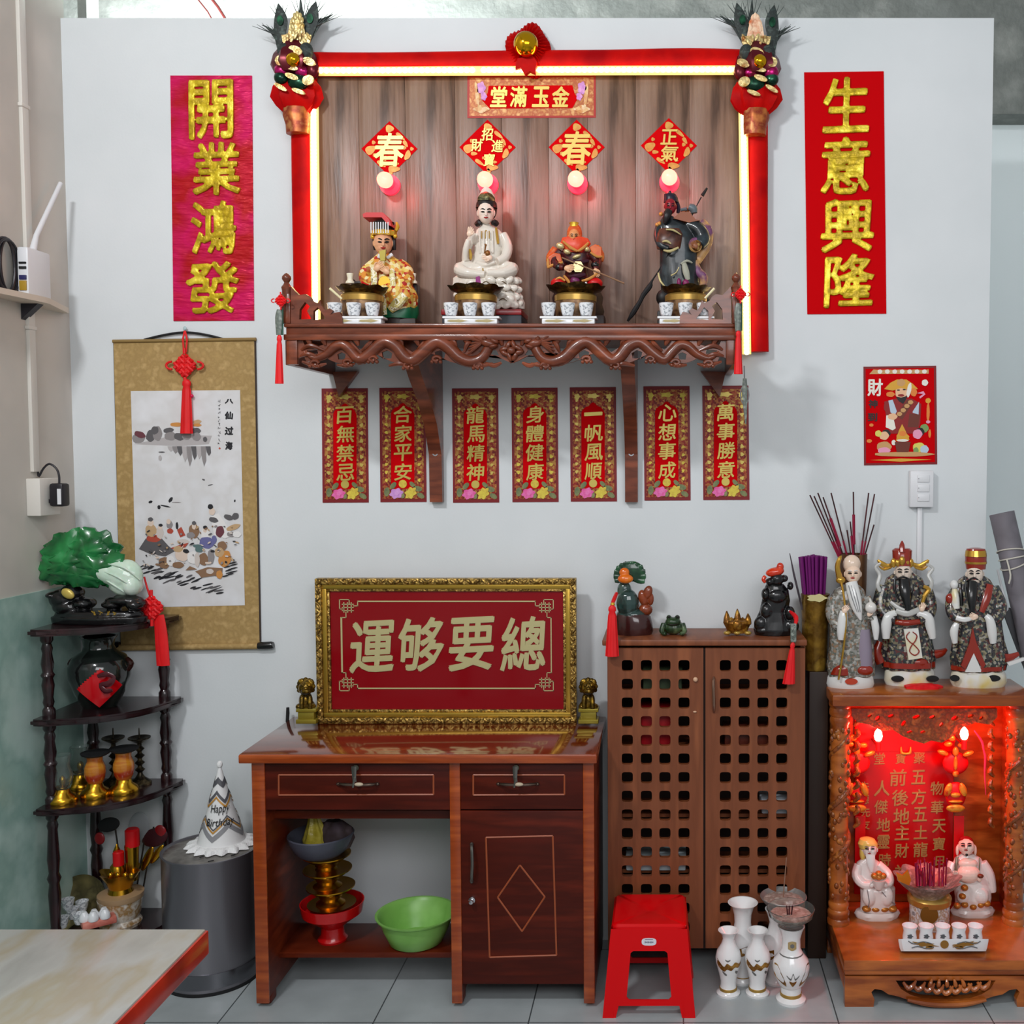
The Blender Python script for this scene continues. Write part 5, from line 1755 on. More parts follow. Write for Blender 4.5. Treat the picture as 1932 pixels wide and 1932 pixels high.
for u, v in ((0, 0),):
    mb.box(f.p(186, 1738, 0), (.10, .05, .022), Matrix.Rotation(R(38), 3, 'Z'), .004)
f.end('tray_body', mat('coral_red_tray', '#b8584a', .4, cols=['#d88a7a'], ns=30))
ztr = f.p(186, 1738, 0).z + f.o.z + .011
for k, (dx, dy_, wh) in enumerate(((-.034, -.022, 'left front'), (-.012, -.004, 'left rear'), (.012, .012, 'right rear'), (-.006, -.02, 'middle front'), (.022, -.0, 'right front'))):
    v = W(186, 1738, -.26)
    r = thing('tea_cup', 'small upturned white cup at the ' + wh + ' of the red-edged tray, bottom tier', 'cup', (v.x + dx, -.26 + dy_, ztr), 'upturned cups on the red-edged tray')
    mb = MB()
    mb.lathe([(.015, 0), (.0165, .004), (.014, .018), (.009, .026), (.007, .03), (.001, .03)], (0, 0, 0), 18)
    obj('cup_bowl', mb, WHITE, r)

# ================================================================ metal bin and party hat
BINM = mat('dark_brushed_metal', '#7c7a80', 0.3, .55, cols=['#6a686e', '#8c8a90'], ns=3, st=(1, 1, .2), bump=.05)
yb_ = -0.25
f = Fig('metal_bin', 'cylindrical dark metal burner bin beside the desk with a hat on it', 'bin', 403, yb_, 0)
zt_ = W(403, 1632, -.40).z
rb = .148
f.mb.lathe([(rb - .004, .004), (rb, .012), (rb, zt_ - .008), (rb + .003, zt_ - .004), (rb + .003, zt_), (rb - .003, zt_), (rb - .006, zt_ - .006)], (0, 0, 0), 56, cap=False)
f.end('bin_body', BINM)
f.mb.lathe([(rb - .01, 0), (rb + .001, 0), (rb + .001, .01), (rb - .01, .012)], (0, 0, 0), 56)
f.end('bottom_rim', BLACKM)
f.mb.lathe([(rb, .022), (rb + .0015, .022), (rb + .0015, .07), (rb, .07)], (0, 0, 0), 56, cap=False)
f.end('shiny_band', mat('shiny_steel', '#7a7a80', .2, .9))
f.mb.lathe([(.001, zt_ - .003), (rb - .005, zt_ - .006), (rb - .005, zt_ - .012), (.001, zt_ - .012)], (0, 0, 0), 48)
f.end('bin_lid', mat('scratched_metal_lid', '#86837e', .45, .5, cols=['#6c6864', '#98948e', '#5a4a46'], ns=10))
rr = random.Random(4)
for i in range(9):
    a, d_ = rr.uniform(0, 6.28), rr.uniform(.04, .12)
    f.mb.box((d_ * math.cos(a), d_ * math.sin(a) - .02, zt_ - .002), (rr.uniform(.006, .02), .004, .002), Matrix.Rotation(rr.uniform(0, 3), 3, 'Z'))
f.end('soot_fleck', BLACKM)
f = Fig('party_hat', 'white cone party hat with grey and gold chevrons on the metal bin', 'hat', 418, -.22, zt_ - .003)
H_ = W(418, 1446, -.22).z - zt_ + .003
R0 = .078
f.mb.lathe([(R0, .006), (R0 * .5, H_ * .5), (.004, H_), (.0005, H_ + .002)], (0, 0, 0), 48)
hat = f.end('hat_cone', mat('white_card', '#e4e4e4', .5))
rings = []
for rr_, z_, k_ in ((R0 - .012, .001, 0), (R0 + .012, .004, .06), (R0 + .028, .001, .1), (R0 + .02, .012, .08), (R0 + .004, .017, .03), (R0 - .01, .014, 0)):
    rings.append([Vector((rr_ * (1 + k_ * math.cos(16 * 2 * PI * i / 96)) * math.cos(2 * PI * i / 96), rr_ * (1 + k_ * math.cos(16 * 2 * PI * i / 96)) * math.sin(2 * PI * i / 96) * .95, z_)) for i in range(96)])
f.mb._rings(rings)
f.end('white_ruffle', mat('white_fleece', '#eeeeee', .8, bump=.4, bs=200))
f.mb.ell((0, 0, H_ + .006), (.009, .009, .013))
f.end('pompom', mat('white_fleece', '#eeeeee', .8))


def chev(t0, th, amp, per, m, name, a0=0, e=.0012):
    mb_ = f.mb
    n_ = 96
    lo_, hi_ = [], []
    for i in range(n_):
        a = 2 * PI * i / n_
        w = abs(((a + a0) / (2 * PI) * per) % 1 - .5) * 2
        for L_, t in ((lo_, t0 + amp * w), (hi_, t0 + amp * w + th)):
            rr2 = R0 * (1 - t) + .003 * t + e
            L_.append(mb_.bm.verts.new((rr2 * math.cos(a), rr2 * math.sin(a), .006 + (H_ - .006) * t)))
    for i in range(n_):
        j = (i + 1) % n_
        mb_._face((lo_[i], lo_[j], hi_[j], hi_[i]))
    f.end(name, m, None, 0)


GREYC = mat('grey_card', '#8a8a8e', .5)
DGREY = mat('dark_grey_card', '#55555a', .5)
GCARD = mat('gold_card', '#c08a3a', .4, .2)
chev(.1, .07, .16, 4, GREYC, 'grey_chevron', PI / 4)
chev(.2, .025, .16, 4, GCARD, 'gold_chevron', PI / 4)
chev(.235, .02, .16, 4, DGREY, 'grey_chevron', PI / 4)
chev(.62, .03, -.12, 4, GCARD, 'gold_chevron', PI / 4)
chev(.67, .05, -.12, 4, DGREY, 'grey_chevron', PI / 4)
chev(.80, .08, -.06, 4, DGREY, 'grey_chevron', PI / 4)
for tx, z_, w, h in (('Happy', .50, .062, .032), ('Birthday', .34, .092, .030)):
    me, x0, x1, y0, y1 = glyph_mesh(tx, 0, .25)
    base = []
    for v in me.vertices:
        u = ((v.co.x - (x0 + x1) / 2) / (x1 - x0)) * w
        zz = z_ * H_ + ((v.co.y - (y0 + y1) / 2) / (y1 - y0)) * h
        t = zz / H_
        rr_ = R0 * (1 - t) + .003 + .0018 + .001 * v.co.z
        a = -PI / 2 + u / max(rr_, .02) + .36
        base.append(f.mb.bm.verts.new((rr_ * math.cos(a), rr_ * math.sin(a), zz)))
    for p in me.polygons:
        f.mb._face([base[i] for i in p.vertices])
    f.end('black_writing', BLACKM)

# ================================================================ desk
DW = mat('red_brown_desk_wood', '#6a2610', 0.35, cols=['#541a0a', '#7a3016'], ns=5, st=(.5, 1, 4), det=6, spec=.3)
DTOP = mat('polished_desk_top', '#7a3012', 0.12, cols=['#662408', '#8a3c1a'], ns=5, st=(.5, 3, 1), det=6, coat=.8)
DEDGE = mat('orange_brown_edge', '#a04416', 0.25, cols=['#8a3810', '#b0521e'], ns=9, st=(.4, 1, 4), coat=.4)
DDARK = mat('drawer_front_wood', '#54180c', 0.4, cols=['#421208', '#642010'], ns=5, st=(.5, 1, 4), det=6, spec=.25)
MOLD = mat('thin_molding', '#9a4a26', .3, coat=.3)
YD = -0.48                                     # front of the table top
zd = W(800, 1424, YD).z
xl, xr = W(449, 1430, YD).x, W(1126, 1424, YD).x
desk = thing('desk', 'red-brown wooden desk with two drawers and one cupboard door', 'desk', ((xl + xr) / 2, -.25, 0))
DO = desk.location


def dl_(px, py, Y):
    return W(px, py, Y) - DO


def dbb(name, px0, py0, px1, py1, Y0, Y1, m, bv=.002, parent=None):
    """box whose front face (at Y0) spans the pixel rectangle"""
    a_, b_ = dl_(px0, py1, Y0), dl_(px1, py0, Y0)
    mb_ = MB()
    mb_.bb((a_.x, Y0 - DO.y, a_.z), (b_.x, Y1 - DO.y, b_.z), bv)
    return obj(name, mb_, m, parent or desk)


mb = MB()
mb.bb((xl - DO.x, YD - DO.y + .006, zd - .026), (xr - DO.x, -.012 - DO.y, zd), .004)
obj('desk_top', mb, DTOP, desk)
mb = MB()
mb.bb((xl - DO.x, YD - DO.y, zd - .028), (xr - DO.x, YD - DO.y + .01, zd - .001), .004)
obj('top_edge', mb, DEDGE, desk)
YF = -0.455                                    # carcass front
for x0, x1 in ((484, 498), (853, 867), (1102, 1120)):
    a_, b_ = dl_(x0, 1900, YF), dl_(x1, 1440, YF)
    mb = MB()
    mb.bb((a_.x, YF - DO.y + .006, .03), (b_.x, -.03 - DO.y, zd - .027), .001)
    mb.bb((a_.x + .001, YF - DO.y + .02, 0), (b_.x - .001, YF - DO.y + .07, .035), .006)
    mb.bb((a_.x + .001, -.09 - DO.y, 0), (b_.x - .001, -.04 - DO.y, .035), .006)
    o = obj('side_panel', mb, DW, desk)
    mb = MB()
    mb.bb((a_.x - .001, YF - DO.y, .012), (b_.x + .001, YF - DO.y + .008, zd - .027), .003)
    obj('panel_edge', mb, DEDGE, desk)
# drawers
for x0, x1, m0, m1, kx in ((500, 851, 526, 818, 675), (869, 1100, 893, 1065, 977)):
    d_ = dbb('drawer', x0, 1441, x1, 1528 if x0 < 800 else 1527, YF + .004, YF + .03, DDARK)
    mb = MB()
    for (xa, ya, xb, yb2) in ((m0, 1462, m1, 1462), (m0, 1500, m1, 1499), (m0, 1462, m0, 1500), (m1, 1462, m1, 1499)):
        mb.tube([dl_(xa, ya, YF + .003), dl_(xb, yb2, YF + .003)], .0028, 6)
    obj('drawer_molding', mb, MOLD, d_)
    mb = MB()
    hy = 1479
    mb.tube([dl_(kx - 36, hy, YF), dl_(kx - 24, hy + 1, YF - .018), dl_(kx, hy + 2, YF - .022), dl_(kx + 24, hy + 1, YF - .018), dl_(kx + 36, hy, YF)], [.004, .005, .004, .005, .004], 8, 3)
    for sx in (-36, 36):
        mb.ell(dl_(kx + sx, hy, YF), (.008, .006, .005))
    obj('handle', mb, mat('antique_handle', '#6a5a50', .3, .9), d_)
    mb = MB()
    mb.ell(dl_(kx + 2, hy + 1, YF - .024), (.014, .006, .006))
    obj('handle_plate', mb, mat('cream_handle_plate', '#b8a890', .3), d_)
    r = thing('key', 'key hanging in the lock of the ' + ('wide left' if x0 < 800 else 'narrow right') + ' desk drawer', 'key', W(kx - 3, 1448, YF), 'keys in the desk drawers')
    mb = MB()
    mb.lathe([(.001, 0), (.009, 0), (.009, .005), (.004, .006), (.003, .02), (.001, .02)], (0, 0, 0), 16, Matrix.Rotation(R(90), 3, 'X'))
    obj('lock_barrel', mb, mat('dull_brass', '#6a6a5a', .35, .8), r)
    mb = MB()
    c_ = Vector((0, -.022, -.004))
    mb.tube([c_ + Vector((0, 0, .014)), c_ + Vector((0, 0, -.02)), c_ + Vector((.002, 0, -.034))], [.008, .006, .005], 8, 3, True, .25)
    mb.tube([c_ + Vector((.002, -.003, -.02)), c_ + Vector((-.003, -.004, -.05))], [.004, .003], 6)
    obj('key_bow', mb, mat('dull_nickel', '#7a7872', .35, .9), r)
dbb('apron', 498, 1529, 853, 1545, YF + .08, YF + .1, DW)
# cupboard door
door_ = dbb('door', 869, 1530, 1101, 1857, YF + .004, YF + .025, DDARK)
mb = MB()
for q in (((917, 1580), (1043, 1577)), ((1043, 1577), (1050, 1802)), ((1050, 1802), (924, 1806)), ((924, 1806), (917, 1580)), ((981, 1632), (1028, 1692)), ((1028, 1692), (985, 1757)), ((985, 1757), (939, 1693)), ((939, 1693), (981, 1632))):
    mb.tube([dl_(*q[0], YF + .004), dl_(*q[1], YF + .004)], .003, 6)
obj('door_molding', mb, MOLD, door_)
mb = MB()
mb.tube([dl_(890, 1592, YF), dl_(890, 1602, YF - .016), dl_(891, 1630, YF - .02), dl_(890, 1652, YF - .016), dl_(891, 1664, YF)], [.004, .005, .005, .005, .004], 8, 3)
for y_ in (1594, 1662):
    mb.ell(dl_(890, y_, YF), (.006, .006, .008))
obj('handle', mb, mat('dull_nickel', '#7a7872', .35, .9), door_)
mb = MB()
mb.lathe([(.001, 0), (.011, 0), (.01, .008), (.005, .01), (.008, .02), (.006, .024), (.001, .025)], dl_(891, 1697, YF + .004), 16, Matrix.Rotation(R(90), 3, 'X'))
obj('lock', mb, CHROME, door_)
a_, b_ = dl_(869, 1857, YF), dl_(1101, 1857, YF)
mb = MB()
mb.bb((a_.x, YF - DO.y + .028, a_.z + .005), (b_.x, -.04 - DO.y, zd - .03))
obj('cupboard_box', mb, DW, desk)
a_, b_ = dl_(498, 1800, YF), dl_(853, 1800, YF)
zsh = W(700, 1797, -.36).z
mb = MB()
mb.bb((a_.x, -.36 - DO.y, zsh - .018), (b_.x, -.15 - DO.y, zsh), .002)
obj('foot_shelf', mb, DW, desk)

# ---- plaque in a carved gilt frame
GILT = mat('antique_gilt', '#a07c34', .35, .75, cols=['#5a4420', '#c8a458', '#8a6a30'], ns=70, bump=.6, bs=90)
GILT2 = mat('bright_gilt', '#b8943c', .3, .8)
Yp = -.10
fr_ = thing('framed_plaque', 'carved gilt frame with four pale gold characters on red, standing on the desk', 'plaque', (W(842, 1345, Yp).x, Yp, zd))


def fp(px, py, Y=Yp):
    return W(px, py, Y) - fr_.location


def rect_frame(p0, p1, wdt, y0, y1, m, name, wavy=False):
    mb_ = MB()
    (x0, z0), (x1, z1) = p0, p1
    w = wdt
    mb_.bb((x0, y0, z1 - w), (x1, y1, z1), .002)
    mb_.bb((x0, y0, z0), (x1, y1, z0 + w), .002)
    mb_.bb((x0, y0, z0 + w), (x0 + w, y1, z1 - w), .002)
    mb_.bb((x1 - w, y0, z0 + w), (x1, y1, z1 - w), .002)
    return obj(name, mb_, m, fr_)


a_, b_ = fp(600, 1344), fp(1087, 1091)
z0 = 0.0
rect_frame((a_.x, z0), (b_.x, b_.z), .020, -.012, .022, GILT, 'outer_frame')
mb = MB()
Wd, Hd = b_.x - a_.x, b_.z - z0
for n_, (u0, v0, u1, v1) in enumerate(((a_.x, z0 + .012, b_.x, z0 + .012), (a_.x, b_.z - .01, b_.x, b_.z - .01), (a_.x + .01, z0, a_.x + .01, b_.z), (b_.x - .01, z0, b_.x - .01, b_.z))):
    L_ = max(abs(u1 - u0), abs(v1 - v0))
    k_ = int(L_ / .026)
    for i in range(k_):
        t = (i + .5) / k_
        x, z = u0 + (u1 - u0) * t, v0 + (v1 - v0) * t
        an = (35 if i % 2 else -35) + (0 if n_ < 2 else 90)
        mb.ell((x, -.012, z), (.013, .006, .006), Matrix.Rotation(R(an), 3, 'Y'), 8, 6)
obj('carved_leaf_border', mb, GILT, fr_)
rect_frame((a_.x + .02, z0 + .02), (b_.x - .02, b_.z - .02), .016, -.004, .018, GILT2, 'inner_frame')
rect_frame((a_.x + .036, z0 + .036), (b_.x - .036, b_.z - .036), .009, .001, .018, GILT, 'bead_frame')
mb = MB()
mb.bb((a_.x + .02, .009, z0 + .02), (b_.x - .02, .016, b_.z - .02))
obj('red_board', mb, mat('glossy_red_board', '#86020e', .15, coat=.25, spec=.25), fr_, 0)
PG = mat('pale_gold_letter', '#c6bd8a', .35, .3)
yl = Yp + .009
for ch, x0, y0, x1, y1 in (('運', 656, 1170, 748, 1270), ('够', 752, 1164, 840, 1268), ('要', 843, 1163, 937, 1266), ('總', 940, 1162, 1032, 1266)):
    mb = MB()
    glyph(mb, ch, fp((x0 + x1) / 2, (y0 + y1) / 2, yl), (x1 - x0) * SC(yl), (y1 - y0) * SC(yl), .004, .022, .14, R(3))
    obj('gold_character', mb, PG, fr_, 30)
mb = MB()


def ln(pts):
    P_ = [fp(x, y, yl) for x, y in pts]
    for p, q in zip(P_, P_[1:]):
        c = (p + q) / 2
        d = q - p
        mb.box((c.x, yl - Yp - .001 + .009 - .009, c.z), (max(abs(d.x), .0001) + .0026, .002, max(abs(d.z), .0001) + .0026))


x0, x1, y0, y1 = 641, 1044, 1131, 1303
ln([(x0 + 34, y0 + 4), (x1 - 34, y0 + 3)])
ln([(x0 + 34, y1 - 5), (x1 - 34, y1 - 4)])
ln([(x0 + 4, y0 + 34), (x0 + 4, y1 - 34)])
ln([(x1 - 4, y0 + 34), (x1 - 4, y1 - 34)])
for sx in (0, 1):
    for sy in (0, 1):
        X_ = lambda u: (x0 + u) if not sx else (x1 - u)
        Y2 = lambda v: (y0 + v) if not sy else (y1 - v)
        ln([(X_(0), Y2(0)), (X_(18), Y2(0)), (X_(18), Y2(8))])
        ln([(X_(0), Y2(0)), (X_(0), Y2(18)), (X_(8), Y2(18))])
        for k_ in range(3):
            ln([(X_(8 + 7 * k_), Y2(6)), (X_(8 + 7 * k_), Y2(24))])
            ln([(X_(5), Y2(9 + 6 * k_)), (X_(26), Y2(9 + 6 * k_))])
        ln([(X_(26), Y2(12)), (X_(34), Y2(12)), (X_(34), Y2(4))])
        ln([(X_(12), Y2(24)), (X_(12), Y2(34)), (X_(4), Y2(34))])
obj('fretwork_line', mb, PG, fr_, 0)


# ---- two gold lions
def lion(cx, lab, sg):
    f_ = Fig('lion_figurine', lab, 'figurine', cx, -.115, zd, 'gold lion figurines on the desk')
    b = f_.base
    f_.box(cx - 19, b - 8, cx + 19, b, -15, 15, 1)
    f_.box(cx - 15, b - 22, cx + 15, b - 8, -12, 12, 1)
    f_.box(cx - 19, b - 28, cx + 19, b - 22, -15, 15, 1)
    f_.end('pedestal', mat('olive_gold_paint', '#94842e', .35, .5))
    f_.ell(cx, b - 44, 4, 13, 13, 18)
    f_.ell(cx + sg * 2, b - 36, 6, 15, 14, 10)
    for s2 in (-1, 1):
        f_.tube([(cx + s2 * 7, b - 52, -6, 5), (cx + s2 * 8, b - 40, -10, 4), (cx + s2 * 8, b - 29, -11, 4.5)], 8, 3)
        f_.ell(cx + s2 * 12, b - 33, 2, 7, 9, 6)
    f_.ell(cx, b - 68, -2, 14, 13, 14)
    for i in range(9):
        a = PI * (i / 8) * 1.3 - .45
        f_.ell(cx + 14 * math.cos(a), b - 70 - 14 * math.sin(a), 2, 4.5, 5, 4.5)
    f_.ell(cx, b - 62, -14, 9, 7, 6)
    f_.ell(cx, b - 67, -17, 4, 4, 3)
    for s2 in (-1, 1):
        f_.ell(cx + s2 * 6, b - 73, -12, 3.5, 3, 3)
        f_.ell(cx + s2 * 11, b - 80, 0, 4, 3, 5)
    f_.end('lion_body', mat('dark_gold_lion', '#8a6c20', .3, .75, cols=['#4a3810', '#b89030'], ns=40), None, 40, 1.0, 1)
    f_.tube([(cx - 6, b - 57, -17, 1), (cx, b - 56, -21, 1.6), (cx + 6, b - 57, -17, 1)], 6, 2)
    f_.end('mouth', mat('dark_hollow', '#1c1408', .6))


lion(577, 'gold lion figurine on the desk, left of the framed plaque', 1)
lion(1110, 'gold lion figurine on the desk, right of the framed plaque', -1)
f = Fig('black_rod', 'short black rod standing behind the left rear corner of the desk', 'rod', 543, -.04, W(543, 1362, -.04).z)
f.tube([(542, f.base, 0, 3.2), (543, 1345, 0, 3.4), (543, 1335, 0, 3)], 8, 1)
f.end('rod_body', BLACKM)

# ---- stack of gold offering dishes on a red stand, green basin
PURPG = mat('maroon_gold_plate', '#6a3a0c', .15, .85, cols=['#a87a20', '#4a1c08'], ns=10)
f = Fig('red_stand', 'red footed plastic dish under the gold offering dishes', 'dish', 628, -.27, zsh)
b_ = f.base
f.lathe(628, [(27, b_), (28, b_ - 4), (22, b_ - 12), (21, b_ - 26), (30, b_ - 34), (56, b_ - 52), (60, b_ - 72), (58, b_ - 72), (52, b_ - 54), (1, b_ - 40)], 0, 40)
f.end('dish_body', mat('red_plastic_dish', '#b80a0e', .25, coat=.4))
zk = f.p(628, b_ - 40).z + f.o.z
labs = ['gold footed offering dish just above the red dish', 'gold footed offering dish, second up from the red dish', 'gold footed offering dish, third up from the red dish', 'gold footed offering dish right under the grey bowl']
ys_ = [1733, 1700, 1668, 1640, 1612]
for i in range(4):
    cx = 622 + (4, 2, -4, -6)[i]
    f = Fig('offering_dish', labs[i], 'dish', cx, -.27, W(cx, ys_[i] + 4, -.27).z, 'stacked gold offering dishes')
    b_ = f.base
    t_ = ys_[i + 1]
    f.lathe(cx, [(26, b_), (27, b_ - 2), (20, b_ - 6), (17, b_ - 9), (21, b_ - 13), (17, b_ - 17), (28, b_ - 22)], 0, 28)
    f.end('dish_foot', GOLD)
    f.lathe(cx, [(12, b_ - 19), (34, b_ - 24), (44, b_ - 32), (45, b_ - 33), (42, b_ - 31), (30, b_ - 26), (1, b_ - 24)], 0, 40)
    f.end('dish_plate', PURPG)
    f.lathe(cx, [(43.5, b_ - 31), (45.5, b_ - 32), (45.5, b_ - 34), (43.5, b_ - 33.5)], 0, 40)
    f.end('gold_rim', GOLD)
f = Fig('grey_bowl', 'dark grey bowl on top of the stack of gold offering dishes', 'bowl', 606, -.27, W(606, 1617, -.27).z)
b_ = f.base
f.lathe(606, [(32, b_), (36, b_ - 4), (50, b_ - 16), (59, b_ - 34), (62, b_ - 44), (60, b_ - 46), (55, b_ - 40), (46, b_ - 22), (1, b_ - 12)], 0, 44)
f.end('bowl_body', mat('dark_grey_plastic', '#4a4c58', .4))
f = Fig('plastic_bag', 'crumpled yellow plastic bag in the grey bowl under the desk', 'bag', 600, -.27, W(606, 1606, -.27).z)
f.loft([(598, 1600, 0, 24, 18), (596, 1585, -2, 24, 18, .12), (596, 1568, -2, 18, 14, .16), (594, 1552, 0, 12, 9, .2), (592, 1540, 0, 9, 6, .2)], 36, 0, 6)
f.end('bag_body', mat('yellow_plastic', '#a8982a', .3, cols=['#c8b848', '#7a6c14'], ns=20, bump=.5, bs=40))
f = Fig('cloth_bundle', 'dark purple-brown cloth in the grey bowl beside the yellow bag', 'cloth', 642, -.26, W(642, 1600, -.26).z)
f.loft([(634, 1598, 0, 28, 20), (636, 1580, 0, 32, 22, .08), (634, 1560, 2, 28, 18, .1), (630, 1548, 2, 16, 10, .1)], 32, 0, 5)
f.end('cloth_body', mat('dark_mauve_cloth', '#4a3c44', .7, cols=['#3a2c2c', '#5a4a50'], ns=18))
f = Fig('green_basin', 'light green plastic basin on the low shelf under the desk', 'basin', 786, -.285, zsh)
mb = f.mb
h_ = .095
mb.lathe([(.075, 0), (.085, .006), (.105, .05), (.118, h_ - .006), (.128, h_ - .003), (.130, h_ + .002), (.122, h_ + .002), (.112, h_ - .008), (.1, .05), (.08, .012), (.001, .010)], (0, 0, 0), 56)
f.end('basin_body', mat('green_plastic', '#86be5c', .35, cols=['#7cb454', '#92c86a'], ns=8))
# ================================================================ lattice cabinet
CABW = mat('dull_brown_cabinet', '#82482a', 0.45, cols=['#743e22', '#905230'], ns=6, st=(4, 1, .4), det=5)
CABD = mat('shaded_cabinet_wood', '#2a1812', 0.7)  # dark copy of the cabinet wood, shade put into its colour
YC = -0.23
zc0 = W(1330, 1790, YC).z
zct = W(1330, 1206, YC).z
cx0, cx1 = W(1146, 1500, YC).x, W(1519, 1500, YC).x
cab = thing('cabinet', 'brown wooden cabinet with two square-pierced lattice doors', 'cabinet', ((cx0 + cx1) / 2, -.12, 0))
CO = cab.location


def cl_(px, py, Y=YC):
    return W(px, py, Y) - CO


ZB, ZT2 = zc0, zct - .02
hw = (cx1 - cx0) / 2
mb = MB()
mb.bb((-hw, YC + .02 - CO.y, ZB), (-hw + .016, -.012 - CO.y, ZT2))
mb.bb((hw - .016, YC + .02 - CO.y, ZB), (hw, -.012 - CO.y, ZT2))
mb.bb((-hw, YC + .02 - CO.y, ZB), (hw, -.012 - CO.y, ZB + .016))
obj('cabinet_body', mb, CABW, cab, 0)
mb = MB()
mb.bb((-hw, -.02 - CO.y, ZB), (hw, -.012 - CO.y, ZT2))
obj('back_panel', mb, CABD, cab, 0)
shz = [ZB + .016] + [W(1300, y, YC + .05).z for y in (1640, 1535, 1410, 1310)]
for z in shz[1:]:
    mb = MB()
    mb.bb((-hw + .016, YC + .05 - CO.y, z - .012), (hw - .016, -.02 - CO.y, z))
    obj('inner_shelf', mb, CABW, cab, 0)
a_, b_ = cl_(1136, 1206, YC - .012), cl_(1523, 1206, YC - .012)
mb = MB()
mb.bb((a_.x, YC - .012 - CO.y, zct - .02), (b_.x, -.008 - CO.y, zct), .004)
obj('top_board', mb, CABW, cab)
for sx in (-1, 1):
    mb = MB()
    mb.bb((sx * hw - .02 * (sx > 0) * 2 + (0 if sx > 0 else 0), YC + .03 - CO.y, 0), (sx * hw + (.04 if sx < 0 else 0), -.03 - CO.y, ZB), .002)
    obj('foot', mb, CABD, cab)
for d_i, (x0, x1, cols_, kx) in enumerate(((1147, 1327, (1183.5, 1219.5, 1254.5, 1290.5), 1312), (1331, 1519, (1368.5, 1404, 1439.5, 1475), 1347))):
    q = [cl_(x0, 1223), cl_(x1, 1223), cl_(x1, 1789), cl_(x0, 1789)]
    outs = [[(v.x, v.z) for v in q]]
    for k in range(15):
        for cx in cols_:
            hs = 10.6
            o_ = []
            for (ux, uy) in ((-1, -1), (1, -1), (1, 1), (-1, 1)):
                for (vx, vy) in (((ux * .62, uy), (ux, uy * .62)) if ux * uy > 0 else ((ux, uy * .62), (ux * .62, uy))):
                    pass
            for a in range(16):
                t = 2 * PI * a / 16 + PI / 16
                c_, s_ = math.cos(t), math.sin(t)
                e_ = .45
                o_.append((cx + hs * math.copysign(abs(c_) ** e_, c_), 1256 + 35.2 * k + hs * math.copysign(abs(s_) ** e_, s_)))
            outs.append([(cl_(x, y).x, cl_(x, y).z) for x, y in o_])
    me = outline_mesh(outs, .018)
    dr = obj('door', MB().add(me, Matrix.Translation((0, YC + .018 - CO.y, 0))), CABW, cab, 30)
    mb = MB()
    if d_i == 0:
        mb.ell(cl_(1312, 1282, YC - .004), (.008, .006, .008))
        obj('door_knob', mb, mat('cream_knob', '#d0a888', .3), dr)
        mb = MB()
        mb.ell(cl_(1311, 1343, YC - .002), (.006, .003, .003))
        obj('keyhole_plate', mb, mat('cream_knob', '#d0a888', .3), dr)
    else:
        mb.tube([cl_(1347, 1278, YC), cl_(1346, 1288, YC - .016), cl_(1347, 1330, YC - .016), cl_(1347, 1344, YC)], [.004, .005, .005, .004], 8, 3)
        obj('handle', mb, mat('brown_chrome', '#9a7a68', .25, .8), dr)
mb = MB()
p0, p1 = cl_(1327, 1223, YC + .012), cl_(1331, 1789, YC + .012)
mb.bb((p0.x, YC + .012 - CO.y, p1.z), (p1.x, YC + .02 - CO.y, p0.z))
obj('center_stile', mb, CABD, cab, 0)
# things dimly seen through the lattice
inn = [('red_box', 'red package seen through the left lattice door', 'box', 1238, 1398, .10, .13, .10, '#c01020'), ('green_box', 'olive green box seen through the left lattice door above the red package', 'box', 1250, 1306, .13, .08, .1, '#4a5a40'),
       ('white_carton', 'low white carton seen low through the left lattice door', 'box', 1238, 1632, .2, .04, .14, '#b8c4c8'), ('white_carton', 'white carton seen through the right edge of the right lattice door', 'box', 1462, 1532, .10, .05, .12, '#c0c8d0'),
       ('brown_box', 'brown box seen through the right lattice door', 'box', 1410, 1408, .16, .06, .12, '#6a2a18')]
for nm, lab, cat_, px, py, w, h, d, col in inn:
    v = W(px, py, -.13)
    zz = max([z for z in shz if z <= v.z + .06])
    r = thing(nm, lab, cat_, (v.x, -.125, zz), 'things inside the lattice cabinet')
    mb = MB()
    mb.box((0, 0, h / 2), (w, d, h), None, .006)
    obj('carton', mb, mat('carton' + col, col, .5), r)
    mb = MB()
    mb.box((0, 0, h - .006), (w + .004, d + .004, .014), None, .004)
    obj('lid', mb, mat('carton' + col, col, .5), r)

# ---- ornaments on the cabinet
GRJ = mat('dark_green_jade', '#1c4a2c', .25, cols=['#123420', '#2c6a3c'], ns=14, coat=.4)
TEAJ = mat('cloudy_teal_glass', '#2c4440', .15, cols=['#1c3430', '#5a6e62'], ns=12, coat=.6)
ORJ = mat('orange_jade', '#d8481a', .25, cols=['#e8801c', '#c82c10'], ns=10, coat=.5)
BRJ = mat('brown_jade', '#6a2a16', .25, cols=['#8a3c1c', '#3a1810'], ns=14, coat=.4)
f = Fig('jade_ornament', 'green, orange and brown carved jade ornament on the left of the cabinet', 'ornament', 1195, -.13, zct)
b_ = f.base
f.loft([(1196, b_, 0, 34, 22), (1196, b_ - 6, 0, 36, 24, .03), (1196, b_ - 20, 0, 34, 23, .04), (1194, b_ - 34, 0, 33, 22, .03), (1192, b_ - 40, 0, 28, 18)], 32, 0, 5)
f.end('brown_base', mat('dark_brown_base', '#3a1a18', .2, coat=.5))
f.ell(1184, 1138, -4, 22, 18, 28)
f.ell(1192, 1160, 0, 30, 20, 14)
f.ell(1178, 1114, 0, 14, 12, 18)
f.end('teal_body', TEAJ, None, 40, 1.2, 2)
f.ell(1214, 1128, -4, 10, 9, 16, -15)
f.ell(1222, 1118, -8, 9, 7, 14, 20)
